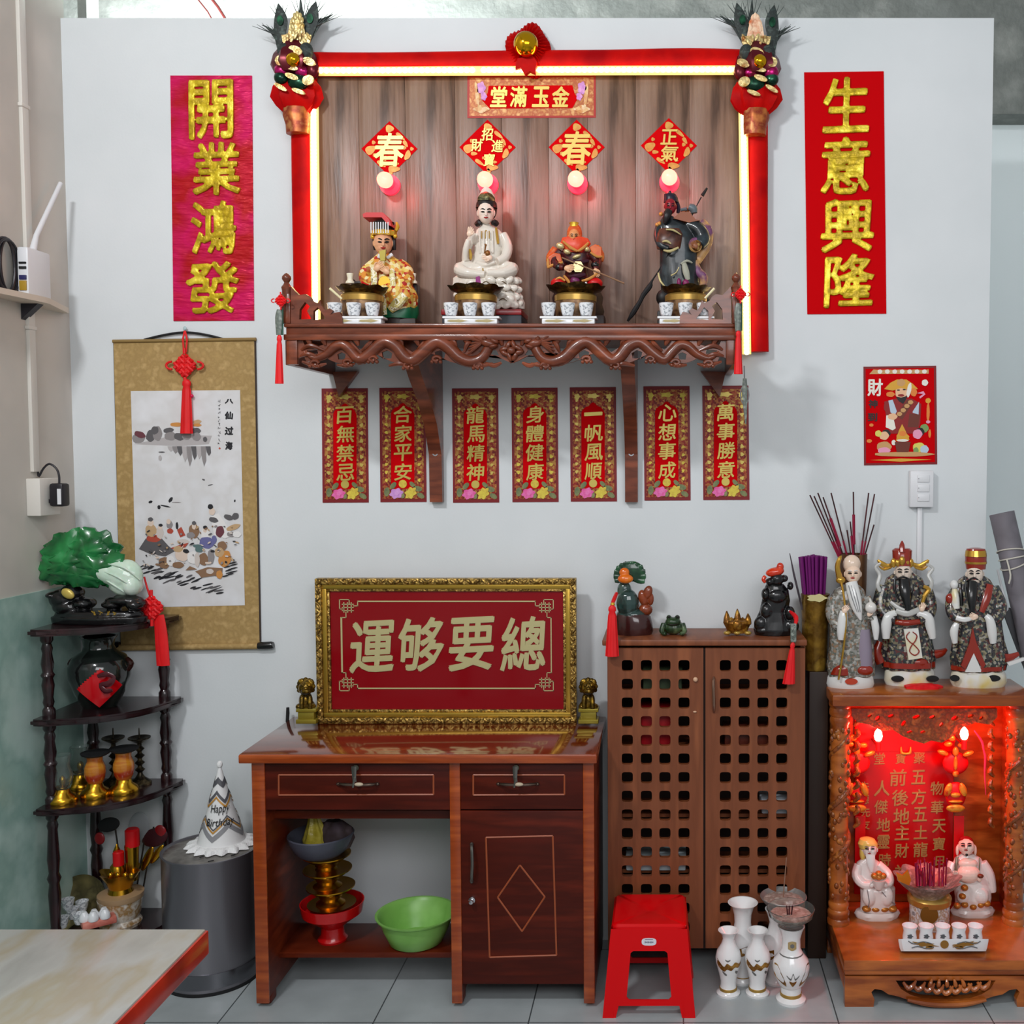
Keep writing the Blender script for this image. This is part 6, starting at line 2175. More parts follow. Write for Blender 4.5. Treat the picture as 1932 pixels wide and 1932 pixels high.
f.ell(1228, 1130, -6, 6, 6, 12)
f.ell(1218, 1150, 0, 14, 12, 12)
f.end('brown_carving', BRJ, None, 40, 1.2, 1)
f.ell(1180, 1092, -12, 15, 10, 9)
f.ell(1178, 1080, -8, 10, 8, 9)
f.end('orange_carving', ORJ, None, 40, 1.1, 1)
c = (1186, 1086)
for i in range(13):
    a = PI * (-.12 + 1.24 * i / 12)
    rr_ = 26 if i > 3 else 30
    f.tube([(c[0] + 8 * math.cos(a), c[1] - 6 * math.sin(a), 2, 7), (c[0] + rr_ * .7 * math.cos(a), c[1] - rr_ * .8 * math.sin(a), 0, 7), (c[0] + rr_ * math.cos(a) * 1.1, c[1] - rr_ * math.sin(a), -2, 4.5)], 8, 3, .5)
f.ell(1192, 1078, 2, 24, 8, 20)
f.end('green_leaf', GRJ, None, 40, 1.2, 1)
f = Fig('toad_figurine', 'small dark green toad figurine on the cabinet', 'figurine', 1270, -.14, zct)
b_ = f.base
f.ell(1270, b_ - 14, 2, 21, 20, 14)
f.ell(1270, b_ - 24, -8, 15, 12, 9)
for sg in (-1, 1):
    f.ell(1270 + sg * 8, b_ - 32, -8, 5, 5, 5)
    f.tube([(1270 + sg * 17, b_ - 20, -8, 6), (1270 + sg * 21, b_ - 9, -14, 5), (1270 + sg * 19, b_ - 2, -20, 4), (1270 + sg * 14, b_ - 2, -24, 4)], 8, 3)
    f.ell(1270 + sg * 18, b_ - 8, 8, 9, 12, 8)
f.end('toad_body', mat('toad_green', '#2a4424', .35, cols=['#1a3018', '#6a8058'], ns=26, coat=.3), None, 40, 1.0, 1)
f.tube([(1260, b_ - 20, -20, .8), (1270, b_ - 18, -22, 1), (1280, b_ - 20, -20, .8)], 6, 2)
f.end('mouth_line', EYEM)
for sg in (-1, 1):
    f.ell(1270 + sg * 8, b_ - 33, -13, 2.5, 2, 2.5)
    f.end('eye', EYEM)
f = Fig('ingot_ornament', 'small gold ingot-shaped ornament next to the black carved figure', 'ornament', 1391, -.15, zct)
b_ = f.base
f.loft([(1391, b_ - 4, 0, 18, 12), (1391, b_ - 14, 0, 22, 15), (1391, b_ - 24, 0, 26, 17, .05), (1391, b_ - 28, 0, 24, 15)], 28, 0, 6)
for x, y, h in ((1371, b_ - 28, 18), (1391, b_ - 30, 20), (1411, b_ - 26, 15), (1380, b_ - 24, 10), (1401, b_ - 24, 10)):
    f.tube([(x, y + 6, -4, 7), (x + .5, y - h * .3, -2, 6), (x, y - h, 0, 1)], 8, 3)
f.ell(1391, b_ - 18, -15, 9, 5, 10)
f.end('ingot_body', mat('orange_gold_ingot', '#b07a24', .3, .6, cols=['#6a4010', '#d8a848'], ns=30), None, 40, 1.0, 1)
for x in (1372, 1391, 1411):
    f.ell(x, b_ - 4, -12, 7, 6, 4)
    f.end('ingot_foot', mat('pale_gold_foot', '#b8984a', .3, .5))
f = Fig('black_carving', 'black carved mythical beast figure with a red top on the right of the cabinet', 'ornament', 1460, -.14, zct)
b_ = f.base
f.loft([(1462, b_, 0, 38, 22), (1462, b_ - 10, 0, 39, 23, .05), (1460, b_ - 26, 0, 34, 20, .07), (1460, b_ - 44, 0, 26, 17, .06), (1464, b_ - 64, 0, 26, 16, .04), (1464, b_ - 84, 0, 24, 15), (1462, b_ - 96, 0, 16, 12)], 32, 0, 6)
for x, y, rx, rz in ((1436, b_ - 20, 14, 16), (1446, b_ - 44, 12, 16), (1440, b_ - 8, 16, 9), (1492, b_ - 16, 16, 14), (1490, b_ - 40, 10, 14), (1444, b_ - 76, 8, 12), (1466, b_ - 104, 13, 12), (1480, b_ - 106, 7, 7), (1452, b_ - 100, 8, 7), (1491, b_ - 92, 6, 8), (1466, b_ - 72, 18, 14)):
    f.ell(x, y, -10, rx, 11, rz)
f.end('black_stone', BLACK, None, 40, 1.2, 1)
f.ell(1462, b_ - 118, -8, 18, 11, 9, -10)
f.ell(1472, b_ - 128, -8, 7, 6, 8)
f.tube([(1444, b_ - 110, -8, 4), (1440, b_ - 104, -10, 4), (1444, b_ - 98, -10, 3)], 8, 3)
f.end('red_carving', mat('red_amber', '#b81a0c', .15, cols=['#d83a10', '#8a0c0c'], ns=14, coat=.6), None, 40, 1.1, 1)
r = thing('tassel', 'red tassel with gold cap hanging over the left front edge of the cabinet', 'ornament', W(1162, 1120, -.2), 'red tassels on the cabinet')
mb = MB()
mb.tube([rel(r, 1163, 1120, -.18), rel(r, 1158, 1132, -.235), rel(r, 1154, 1142, -.25)], [.006, .007, .004], 8, 3)
obj('red_cord', mb, REDSILK, r)
mb = MB()
mb.ell(rel(r, 1156, 1140, -.252), (.008, .008, .006))
obj('gold_cap', mb, GOLDP, r)
tassel(r, 1155, 1142, 1238, -.258, 7, 12)
r = thing('tassel', 'red tassel with grey tablet hanging over the right front edge of the cabinet', 'ornament', W(1500, 1160, -.2), 'red tassels on the cabinet')
mb = MB()
mb.tube([rel(r, 1490, 1153, -.17), rel(r, 1502, 1165, -.225), rel(r, 1500, 1180, -.25)], [.004, .008, .004], 8, 3)
obj('red_cord', mb, REDSILK, r)
mb = MB()
c_ = rel(r, 1497, 1194, -.254)
mb.box(c_, (.02, .008, .062), None, .004)
obj('grey_tablet', mb, JADE, r)
mb = MB()
for i in range(10):
    mb.box(c_ + Vector((rr.uniform(-.004, .004), -.0042, .024 - .005 * i)), (rr.uniform(.003, .008), .0008, .0014), Matrix.Rotation(rr.uniform(-.8, .8), 3, 'Y'))
obj('tablet_writing', mb, mat('dark_carving', '#3c3c38', .6), r, 0)
tassel(r, 1496, 1212, 1290, -.258, 4, 11, REDSILK, 'tassel', 1488)

# ================================================================ red plastic stool
REDPL = mat('red_plastic', '#d4020a', .35, coat=.12, spec=.2)
st_ = thing('stool', 'small red plastic stool with square openings in front of the cabinet', 'stool', (W(1226, 1900, -.375).x, -.375, 0))
SO = st_.location
ZS2 = W(1226, 1745, -.489).z
hb, ht = .140, .114
mb = MB()


def rrect(h, r_, z, n=5):
    p_ = []
    for cx, cy, a0 in ((h - r_, h - r_, 0), (-h + r_, h - r_, 90), (-h + r_, -h + r_, 180), (h - r_, -h + r_, 270)):
        for i in range(n + 1):
            a = R(a0 + 90 * i / n)
            p_.append(Vector((cx + r_ * math.cos(a), cy + r_ * math.sin(a), z)))
    return p_


mb._rings([rrect(ht + .001, .02, ZS2 - .02), rrect(ht, .02, ZS2 - .006), rrect(ht - .006, .018, ZS2), rrect(.02, .018, ZS2 - .002), rrect(.008, .007, ZS2 - .006)], True)
obj('seat', mb, REDPL, st_)
for k in range(4):
    M4 = Matrix.Rotation(PI / 2 * k, 4, 'Z')

    def side(x, z):
        h = hb + (ht - hb) * z / ZS2
        return (x * h, z)
    o1 = [side(-1, ZS2 - .012), side(1, ZS2 - .012), side(1, 0), (hb * .72, 0), (hb * .66, .036), (-hb * .66, .036), (-hb * .72, 0), side(-1, 0)]
    o2 = [(-.056, ZS2 - .084), (-.048, ZS2 - .078), (.048, ZS2 - .078), (.056, ZS2 - .084), (.068, .062), (.060, .054), (-.060, .054), (-.068, .062)]
    me = outline_mesh([o1, o2], .004)
    for v in me.vertices:
        h = hb + (ht - hb) * v.co.z / ZS2
        v.co.y = -h + (.004 + v.co.y)
        v.co.z *= 1.0
    o = obj('side', MB().add(me, M4), REDPL, st_, 30)
for sx in (-1, 1):
    for sy in (-1, 1):
        mb = MB()
        for a_, b_ in (((0, .028), (1, .028)),):
            rings = []
            for z in (0, .02, ZS2 - .012):
                h = hb + (ht - hb) * z / ZS2 + .001
                w = .034 if z == 0 else .030
                rings.append([Vector((sx * h, sy * h, z)), Vector((sx * (h - w), sy * h, z)), Vector((sx * (h - w), sy * (h - .004), z)), Vector((sx * (h - .004), sy * (h - .004), z)), Vector((sx * (h - .004), sy * (h - w), z)), Vector((sx * h, sy * (h - w), z))])
            mb._rings(rings)
        obj('leg', mb, REDPL, st_, 30)
mb = MB()
zl = ZS2 - .05
yl_ = -(hb + (ht - hb) * zl / ZS2) - .0008
o_ = []
for i in range(20):
    a = 2 * PI * i / 20
    o_.append((.0225 * math.copysign(abs(math.cos(a)) ** .6, math.cos(a)), zl + .0115 * math.copysign(abs(math.sin(a)) ** .7, math.sin(a))))
mb.prism(o_, yl_ - .001, yl_)
sk = obj('oval_sticker', mb, mat('white_sticker', '#dcdce4', .4), st_, 0)
mb = MB()
for i in range(9):
    mb.box((-.012 + .003 * i, yl_ - .0013, zl - .001), (.0018, .0006, .004 if i % 3 else .006))
o = obj('sticker_writing', mb, mat('grey_blue_ink', '#4a4a6a', .5), sk, 0)
mb = MB()
mb.box((0, yl_ - .0014, zl + .0075), (.024, .0006, .001))
obj('sticker_line', mb, mat('grey_blue_ink', '#4a4a6a', .5), sk, 0)

# ================================================================ white and gold vases on the floor
VP = mat('white_vase_glaze', '#eaeaea', .15, coat=.6)
GD = mat('ochre_gold_decor', '#9a6a24', .3, .5, cols=['#7a4e18', '#c09040'], ns=30)
GRD = mat('grey_decor', '#6a6a68', .4)


def vase(label, cx, Y, prof, decor, group='white and gold porcelain vases on the floor', bands=None):
    f_ = Fig('vase', label, 'vase', cx, Y, 0, group)
    b = f_.base
    pr = [(r_, b - h_) for r_, h_ in prof]
    f_.lathe(cx, pr + [(pr[-1][0] - 2.5, pr[-1][1]), (max(pr[-2][0] - 3, 2), pr[-2][1]), (1, pr[-3][1])], 0, 40)
    f_.end('vase_body', VP)
    for h0, h1, r_ in bands or []:
        f_.lathe(cx, [(r_, b - h0), (r_ + .6, b - h0 - .5), (r_ + .6, b - h1 + .5), (r_, b - h1)], 0, 40)
        f_.end('gold_band', BAND)
    # decoration patches laid on the glaze

    def rad(h):
        for (r0, h0), (r1, h1) in zip(prof, prof[1:]):
            if h0 <= h <= h1 and h1 > h0:
                return r0 + (r1 - r0) * (h - h0) / (h1 - h0)
        return prof[-1][0]
    for pts, m_, th in decor:
        top, bot = [], []
        for (a, h, w) in spl(pts, 4):
            for L_, hh in ((top, h + w), (bot, h - w)):
                rr_ = (rad(hh) + th) * f_.s
                an = a + math.atan2(f_.o.x, 3.2) * 0
                L_.append(f_.mb.bm.verts.new((rr_ * math.sin(an), -rr_ * math.cos(an), W(cx, b - hh, Y).z)))
        for i in range(len(top) - 1):
            f_.mb._face((bot[i], bot[i + 1], top[i + 1], top[i]))
        f_.end('painted_decor', m_, None, 60)
    return f_


small = [(22, 0), (23, 4), (17, 9), (15, 18), (15, 26), (19, 42), (24, 60), (25, 70), (22, 82), (14, 94), (11, 104), (13, 112), (20, 120)]
dec_s = [([(-1.1, 68, 5), (-.8, 62, 7), (-.4, 56, 5), (-.15, 62, 6), (.2, 58, 5), (.5, 64, 5), (.9, 60, 4), (1.2, 64, 2)], GD, .5), ([(-.6, 50, 2), (-.4, 46, 3), (-.2, 44, 1.5)], GRD, .5), ([(.6, 50, 2), (.8, 47, 3), (1, 46, 1.5)], GRD, .5), ([(-.3, 74, 1), (-.1, 72, 1.4), (.1, 74, 1)], GRD, .5)]
vase('small white and gold vase, leftmost of the pair in front', 1374, -.37, small, dec_s, bands=[(8, 14, 16.5)])
vase('small white and gold vase, right of the front pair', 1429, -.37, small, dec_s, bands=[(8, 14, 16.5)])
tall = [(24, 0), (25, 4), (18, 12), (18, 30), (26, 55), (30, 72), (26, 84), (18, 96), (16, 110), (17, 125), (22, 140), (29, 147)]
vase('tall white flared vase standing behind the two small vases', 1401, -.285, tall, [([(-.9, 70, 4), (-.3, 64, 8), (.3, 68, 8), (.9, 62, 4)], GD, .5)], bands=[(6, 12, 18.5)])
bigp = [(28, 0), (29, 5), (20, 12), (20, 28), (26, 34), (34, 52), (36, 66), (33, 78), (23, 90), (18, 100), (18, 118), (22, 132), (26, 140)]
f = vase('large white and gold vase under the glass incense cup, front right', 1492, -.41, bigp,
         [([(-1.3, 66, 10), (-.95, 62, 14), (-.62, 52, 11), (-.42, 42, 4)], GD, .6), ([(1.3, 66, 10), (.95, 62, 14), (.66, 52, 11), (.46, 42, 4)], GD, .6), ([(-.2, 50, 2), (0, 44, 5), (.2, 50, 2)], GD, .6), ([(-.35, 62, 1), (-.12, 55, 2), (0, 66, 1.4), (.12, 55, 2), (.35, 62, 1)], GRD, .6),
          ([(-.45, 110, 6), (0, 110, 9), (.45, 110, 6)], mat('tan_gold_decor', '#b8a070', .35, .3), .6), ([(-.2, 110, 2), (0, 110, 4), (.2, 110, 2)], GRD, 1.2), ([(-1.4, 91, 1), (0, 90, 1), (1.4, 91, 1)], GRD, .6)], bands=[(8, 17, 20.5)])
f = Fig('glass_cup', 'clear glass incense cup of sand on the large vase', 'cup', 1492, -.41, W(1492, f.base - 140, -.41).z)
b_ = f.base
f.lathe(1492, [(22, b_), (26, b_ - 8), (42, b_ - 20), (46, b_ - 34), (45, b_ - 35), (41, b_ - 22), (24, b_ - 10), (1, b_ - 6)], 0, 40)
f.end('glass_wall', CLEAR)
f.lathe(1492, [(30, b_ - 14), (40, b_ - 21), (39, b_ - 23), (1, b_ - 24)], 0, 32)
f.end('sand', mat('pinkish_sand', '#b0a298', .9, cols=['#8a7468', '#c8beb4'], ns=40))
for dx in (-3, 0, 4):
    f.tube([(1489 + dx, b_ - 20, -6, 1.4), (1489 + dx * 1.6, b_ - 38, -6, 1.4)], 6, 1)
    f.end('incense_stub', mat('incense_maroon', '#3a1018', .6))
back = [(24, 0), (25, 4), (18, 12), (18, 36), (28, 60), (31, 74), (28, 86), (18, 98), (15, 112), (20, 128), (24, 136)]
f = vase('white and gold vase half hidden behind the large vase', 1466, -.29, back, [([(-1.2, 66, 6), (-.7, 58, 10), (-.3, 64, 8)], GD, .6), ([(.5, 70, 3), (.9, 60, 8)], GD, .6)])
f = Fig('silver_bowl', 'silver bowl of ash with one incense stick on the rear vase', 'bowl', 1478, -.29, W(1478, f.base - 136, -.29).z)
b_ = f.base
f.lathe(1478, [(18, b_), (22, b_ - 3), (38, b_ - 14), (45, b_ - 24), (44, b_ - 25), (36, b_ - 16), (1, b_ - 10)], 0, 40)
f.end('bowl_wall', mat('silver_metal', '#9a9896', .4, .6))
f.lathe(1478, [(30, b_ - 14), (38, b_ - 18), (20, b_ - 21), (1, b_ - 22)], 0, 32)
f.end('ash', mat('pinkish_sand', '#b0a298', .9))
r = thing('incense_stick', 'single thin incense stick standing in the silver bowl in front of the cabinet', 'incense', f.o + f.p(1478, b_ - 18, 0))
o = f.root
mb = MB()
mb.tube([rel(r, 1478, b_ - 16, -.29), rel(r, 1478, 1690, -.29), rel(r, 1482, 1640, -.29), rel(r, 1484, 1618, -.29)], [.0031, .0023, .0018, .0018], 6, 2)
obj('stick', mb, mat('incense_tan', '#8a6a58', .7), r)
# ================================================================ floor altar on the right
AW = mat('orange_brown_altar_wood', '#9c4e1c', 0.28, cols=['#803c12', '#b46428', '#904618'], ns=5, st=(.6, 1, 3), det=6, coat=.3)
AWC = mat('carved_altar_wood', '#9c5220', 0.3, cols=['#6e3612', '#b06a2c'], ns=45, bump=.5, bs=60, coat=.3)
YB = WZ(1650, 1903, 0).y
zB = W(1700, 1812, YB).z
xL, xC = W(1592, 1850, YB).x, W(1786, 1850, YB).x
HWa = xC - xL
YCo = WZ(1583, 1740, zB).y
alt = thing('floor_altar', 'carved orange-brown wooden floor altar with two columns and a red tablet inside', 'altar', (xC, -.22, 0))
AO = alt.location


def al(px, py, Y):
    return W(px, py, Y) - AO


def abox(name, x0, x1, Y0, Y1, z0, z1, m=AW, bv=.003):
    mb_ = MB()
    mb_.bb((x0, Y0 - AO.y, z0), (x1, Y1 - AO.y, z1), bv)
    return obj(name, mb_, m, alt)


z1, z2 = W(1700, 1831, YB).z, W(1700, 1842, YB).z
abox('base_top', -HWa, HWa, YB, -.02, z1, zB)
abox('base_molding', -HWa + .004, HWa - .004, YB + .006, -.03, z2, z1 - .0, AW, .004)
# apron with feet
ft = [(1594, 1842), (1594, 1902), (1648, 1902), (1650, 1886), (1644, 1872), (1650, 1866), (1664, 1868), (1676, 1876), (1694, 1880), (1712, 1886), (1724, 1892), (1786, 1892)]
R_ = [al(x, y, YB + .01) for x, y in ft]
pl = [(v.x, max(v.z, 0)) for v in R_]
pl = pl + [(-x, z) for x, z in reversed(pl[:-1])]
h_ = [al(x, y, YB + .01) for x, y in ((1690, 1850), (1700, 1866), (1716, 1876), (1740, 1884), (1786, 1886))]
hl = [(v.x, v.z) for v in h_]
hole = hl + [(-x, z) for x, z in reversed(hl[:-1])] + [(0, al(1786, 1846, YB).z)]
hole = hl + [(-x, z) for x, z in reversed(hl[:-1])]
me = outline_mesh([pl, hole], .025)
obj('carved_apron', MB().add(me, Matrix.Translation((0, YB + .035 - AO.y, 0))), AW, alt, 30)
mb = MB()
rr = random.Random(8)
for i in range(9):
    t = (i - 4) / 4
    c_ = al(1786 + t * 70, 1860 + 10 * (1 - abs(t)), YB + .005)
    mb.tube([c_ + Vector((-.02, 0, .012)), c_ + Vector((-.006, -.006, -.004)), c_ + Vector((.008, -.008, .004)), c_ + Vector((.02, 0, .016))], [.004, .008, .007, .003], 8, 3)
for i in range(5):
    c_ = al(1786 + (i - 2) * 14, 1852, YB + .005)
    mb.tube([c_ + Vector((0, 0, .008)), c_ + Vector(((i - 2) * .003, -.006, -.006)), c_ + Vector(((i - 2) * .005, 0, -.018))], [.003, .007, .003], 8, 3)
mb.tube([al(1712, 1886, YB + .004), al(1750, 1893, YB), al(1786, 1895, YB), al(1822, 1893, YB), al(1860, 1886, YB + .004)], [.006, .01, .01, .01, .006], 8, 3)
obj('apron_carving', mb, AW, alt)
for sg in (-1, 1):
    x0, x1 = (-HWa + .004, -HWa + .03) if sg < 0 else (HWa - .03, HWa - .004)
    abox('side_rail', x0, x1, YB + .03, -.03, .05, z2)
    abox('foot', x0, x1 + .0, -.10, -.03, 0, .052)
abox('apron_shade_board', -HWa + .03, HWa - .03, YB + .06, YB + .075, .04, z2, mat('hollow_shade_dark', '#2a1408', .7))  # dark board stands in for the shade behind the apron openings
# back, sides, top
Ytf = YCo - .075
zTop = W(1700, 1312, Ytf).z
zTb = W(1700, 1333, Ytf).z
xcl = al(1583, 1600, YCo).x
abox('altar_top', -HWa - .012, HWa + .012, Ytf, -.015, zTb, zTop, AW, .004)
abox('back_board', -HWa + .01, HWa - .01, -.035, -.02, zB, zTb)
for sg in (-1, 1):
    x0, x1 = (-HWa + .005, -HWa + .022) if sg < 0 else (HWa - .022, HWa - .005)
    abox('side_wall', x0, x1, YCo + .02, -.03, zB, zTb, AW)
for sg in (-1, 1):
    cx = xcl if sg < 0 else -xcl
    mb = MB()
    Hc = zTb - zB
    pr = [(.037, 0), (.038, .012), (.033, .02), (.036, .03), (.036, .042), (.031, .05), (.034, .06), (.034, .068), (.030, .076)]
    pr += [(.030 + .0015 * math.sin(k * 2.1), .076 + (Hc - .152) * k / 12) for k in range(13)]
    pr += [(.034, Hc - .068), (.034, Hc - .06), (.031, Hc - .05), (.036, Hc - .042), (.036, Hc - .03), (.033, Hc - .02), (.038, Hc - .012), (.037, Hc)]
    mb.lathe(pr, (cx, YCo - AO.y, zB), 28)
    cl2 = obj('column', mb, AW, alt)
    mb = MB()
    pts, rd = [], []
    for k in range(60):
        t = k / 59
        a = t * 2 * PI * 3.2 + sg
        pts.append((cx + .029 * math.cos(a), YCo - AO.y + .029 * math.sin(a), zB + .085 + (Hc - .17) * t))
        rd.append(.0105 * (.5 + math.sin(PI * t) * .5))
    mb.tube(pts, rd, 8)
    for k in range(150):
        a, t = rr.uniform(0, 6.28), rr.random()
        mb.ell((cx + .029 * math.cos(a), YCo - AO.y + .029 * math.sin(a), zB + .085 + (Hc - .17) * t), (.008, .008, .011), None, 8, 6)
    o = obj('column_carving', mb, AWC, cl2)
    o.parent = cl2
# red tablet with gold writing
Yt = -.045
RTAB = mat('red_tablet', '#b4040a', .3, coat=.3)
a_, b_ = al(1612, 1652, Yt), al(1802, 1340, Yt)
tab = abox('red_tablet', a_.x, b_.x, Yt, -.034, zB + .03, b_.z, RTAB)
a2, b2 = al(1612, 1418, Yt), al(1802, 1340, Yt)
o = abox('tablet_header', a2.x, b2.x, Yt - .004, Yt + .002, a2.z, b2.z, mat('red_tablet_header', '#c80810', .3, coat=.3))
TG = mat('tan_gold_letter', '#b89a5a', .4, .4)
mb = MB()
for ch, x, y, w in [('堂', 1659, 1431, 22), ('寶', 1699, 1431, 20), ('聚', 1734, 1430, 22), ('前', 1695, 1467, 32), ('後', 1698, 1505, 31), ('地', 1700, 1540, 31), ('主', 1701, 1571, 28), ('財', 1701, 1605, 28), ('神', 1702, 1646, 30), ('五', 1732, 1466, 27), ('方', 1733, 1503, 29),
                    ('五', 1735, 1536, 27), ('土', 1736, 1570, 26), ('龍', 1737, 1603, 28), ('神', 1739, 1640, 28), ('物', 1768, 1487, 26), ('華', 1768, 1523, 25), ('天', 1771, 1558, 26), ('寶', 1771, 1592, 25), ('日', 1773, 1624, 18), ('人', 1663, 1487, 30), ('傑', 1662, 1522, 26),
                    ('地', 1666, 1556, 26), ('靈', 1666, 1588, 26), ('時', 1669, 1622, 24), ('先', 1630, 1484, 19), ('德', 1631, 1508, 18), ('先', 1632, 1532, 19), ('友', 1632, 1556, 18)]:
    mb = MB()
    glyph(mb, ch, al(x, y, Yt), w * SC(Yt), w * 1.02 * SC(Yt), .002, .012, .08, R(2))
    o = obj('gold_character', mb, TG, tab, 30)
mb = MB()
for sg in (-1, 1):
    mb.tube([al(1709, 1422, Yt - .006), al(1709 + sg * 8, 1420, Yt - .008), al(1709 + sg * 9, 1409, Yt - .006)], [.004, .005, .002], 8, 3)
obj('gold_clip', mb, GOLDP, tab)
# carved valance
o_ = [(1606, 1336), (1880, 1336), (1880, 1352), (1866, 1366), (1840, 1362), (1812, 1372), (1794, 1390), (1776, 1400), (1756, 1396), (1742, 1402), (1722, 1396), (1702, 1388), (1684, 1376), (1664, 1378), (1640, 1366), (1618, 1362), (1606, 1350)]
L_ = [al(x, y, YCo + .02) for x, y in o_]
outs = [[(v.x, v.z) for v in L_]]
for x, y, w, h in ((1680, 1350, 8, 5), (1704, 1364, 6, 8), (1728, 1352, 10, 6), (1758, 1352, 8, 5), (1775, 1366, 5, 6), (1715, 1380, 8, 4), (1740, 1380, 7, 4), (1655, 1354, 7, 7), (1800, 1354, 9, 7), (1640, 1350, 6, 4), (1830, 1350, 8, 5), (1850, 1354, 6, 5)):
    c_ = al(x, y, YCo + .02)
    outs.append([(c_.x + w * .75 * SC(YCo) * math.cos(2 * PI * i / 10), c_.z + h * .75 * SC(YCo) * math.sin(2 * PI * i / 10 + .4)) for i in range(10)])
obj('carved_valance', MB().add(outline_mesh(outs, .016), Matrix.Translation((0, YCo + .028 - AO.y, 0))), AWC, alt, 30)
for sg in (-1, 1):
    mb = MB()
    for k in range(9):
        y = 1360 + k * 24
        x = (1612 if sg < 0 else 1874)
        c_ = al(x, y, YCo + .03)
        mb.tube([c_ + Vector((-.006 * sg, 0, .016)), c_ + Vector((sg * -.012, -.004, 0)), c_ + Vector((.003 * sg, 0, -.016))], [.006, .009, .005], 8, 3)
    obj('carved_edge', mb, AWC, alt)
# lamps inside
for px, py, lab in ((1657, 1385, 'lit red candle bulb inside the floor altar, left'), (1819, 1382, 'lit red candle bulb inside the floor altar, right')):
    Yl = -.15
    r = thing('altar_lamp', lab, 'lamp', W(px, py + 14, Yl), 'candle bulbs inside the floor altar')
    mb = MB()
    mb.lathe([(.004, -.002), (.011, .006), (.0145, .018), (.012, .032), (.005, .042), (.001, .045)], (0, 0, 0), 18)
    obj('bulb', mb, mat('hot_red_bulb', '#ff8060', .3, emit='#ffb090', es=9), r)
    mb = MB()
    mb.lathe([(.009, -.03), (.009, -.004), (.011, 0), (.006, .004)], (0, 0, 0), 16)
    mb.tube([(0, 0, -.02), (0, .05, -.02), (0, -Yl - .036, -.02)], .004, 6)
    obj('socket', mb, mat('red_socket', '#a81018', .4), r)
    l = bpy.data.lights.new('candle_glow', 'POINT')
    l.energy = 3.8
    l.color = (1, .045, .03)
    l.shadow_soft_size = .02
    lo = bpy.data.objects.new('candle_glow', l)
    COL.objects.link(lo)
    lo.parent = r
    lo.location = (0, -.03, .02)
# hanging ornaments
ORR = mat('gold_red_ornament', '#d87a1a', .3, .5, cols=['#e8a838', '#c8300c'], ns=40)
for cx, lab in ((1803, 'red and gold hanging ornament inside the floor altar, right of the tablet'), (1617, 'red and gold hanging ornament inside the floor altar, left of the tablet')):
    f = Fig('hanging_ornament', lab, 'ornament', cx, -.10, W(cx, 1545, -.10).z, 'hanging ornaments inside the floor altar')
    f.tube([(cx, 1345, 0, 1), (cx - 2, 1400, 0, 1)], 6, 1)
    f.ell(cx, 1440, 0, 25, 8, 22)
    f.ell(cx, 1500, 0, 20, 8, 26)
    f.end('red_body', RED)
    for x, y, w, h, an in ((-24, 1420, 11, 5, 20), (24, 1422, 11, 5, -20), (0, 1418, 6, 9, 0), (0, 1440, 4, 14, 0), (0, 1460, 6, 6, 0), (-14, 1404, 8, 5, 0), (12, 1406, 8, 5, 0), (-8, 1392, 8, 6, 30), (-14, 1490, 7, 14, 20), (14, 1490, 7, 14, -20), (0, 1500, 10, 5, 0), (0, 1525, 18, 8, 0), (0, 1512, 14, 3, 0)):
        f.ell(cx + x, y, -8, w, 4, h, an)
    f.end('gold_relief', ORR, None, 60)
    f.box(cx - 4, 1540, cx + 16, 1640, -2, 0, 0)
    f.end('red_ribbon', RED)
r = thing('ribbon', 'pink ribbon hanging down the right inner wall of the floor altar', 'ribbon', W(1858, 1500, -.12))
mb = MB()
mb.tube([rel(r, 1838, 1378, -.14), rel(r, 1852, 1398, -.13), rel(r, 1856, 1415, -.13), rel(r, 1859, 1430, -.13), rel(r, 1858, 1460, -.13), rel(r, 1860, 1500, -.13)], [.002, .004, .003, .004, .003, .001], 8, 4, True, .4)
obj('ribbon_strip', mb, mat('pink_ribbon', '#d83a68', .5), r)

# ---- two porcelain figurines
PGL = mat('white_figurine_glaze', '#e6dcd8', .2, coat=.5)
GPK = mat('pink_glaze', '#f0d2c4', .25, coat=.4)
GOLDO = mat('orange_gold_glaze', '#b8742e', .3, .4)
YF1 = WZ(1653, 1738, zB).y + .03
f = Fig('old_man_figurine', 'white porcelain old man figurine holding a gold bowl, left inside the floor altar', 'figurine', 1654, YF1, zB, 'figurines in the floor altar')
f.loft([(1655, f.base, 0, 38, 20, .05), (1655, f.base - 8, 0, 42, 23, .06), (1655, f.base - 14, 0, 40, 21, .03)], 30, 0, 6)
f.end('white_base', PGL)
for x in (1635, 1652, 1668, 1684):
    f.ell(x, f.base - 16, -16, 9, 8, 6)
f.end('gold_coin', GOLDO)
f.loft([(1656, f.base - 14, 0, 34, 20), (1656, f.base - 36, -2, 33, 22), (1656, f.base - 56, -4, 33, 22, .03), (1648, f.base - 72, 2, 30, 16), (1642, f.base - 90, 4, 27, 14), (1638, f.base - 104, 4, 22, 11), (1638, f.base - 112, 4, 10, 8)], 32, 0, 6)
f.tube([(1620, f.base - 100, 2, 9), (1616, f.base - 78, -4, 10), (1630, f.base - 62, -14, 9), (1646, f.base - 62, -20, 7)], 10, 4)
f.tube([(1656, f.base - 100, 2, 9), (1674, f.base - 82, -4, 10), (1678, f.base - 66, -14, 9), (1668, f.base - 62, -20, 7)], 10, 4)
f.ell(1640, f.base - 40, -18, 14, 10, 20)
f.ell(1672, f.base - 40, -18, 14, 10, 20)
f.end('robe', PGL, None, 40, 1.1, 2)
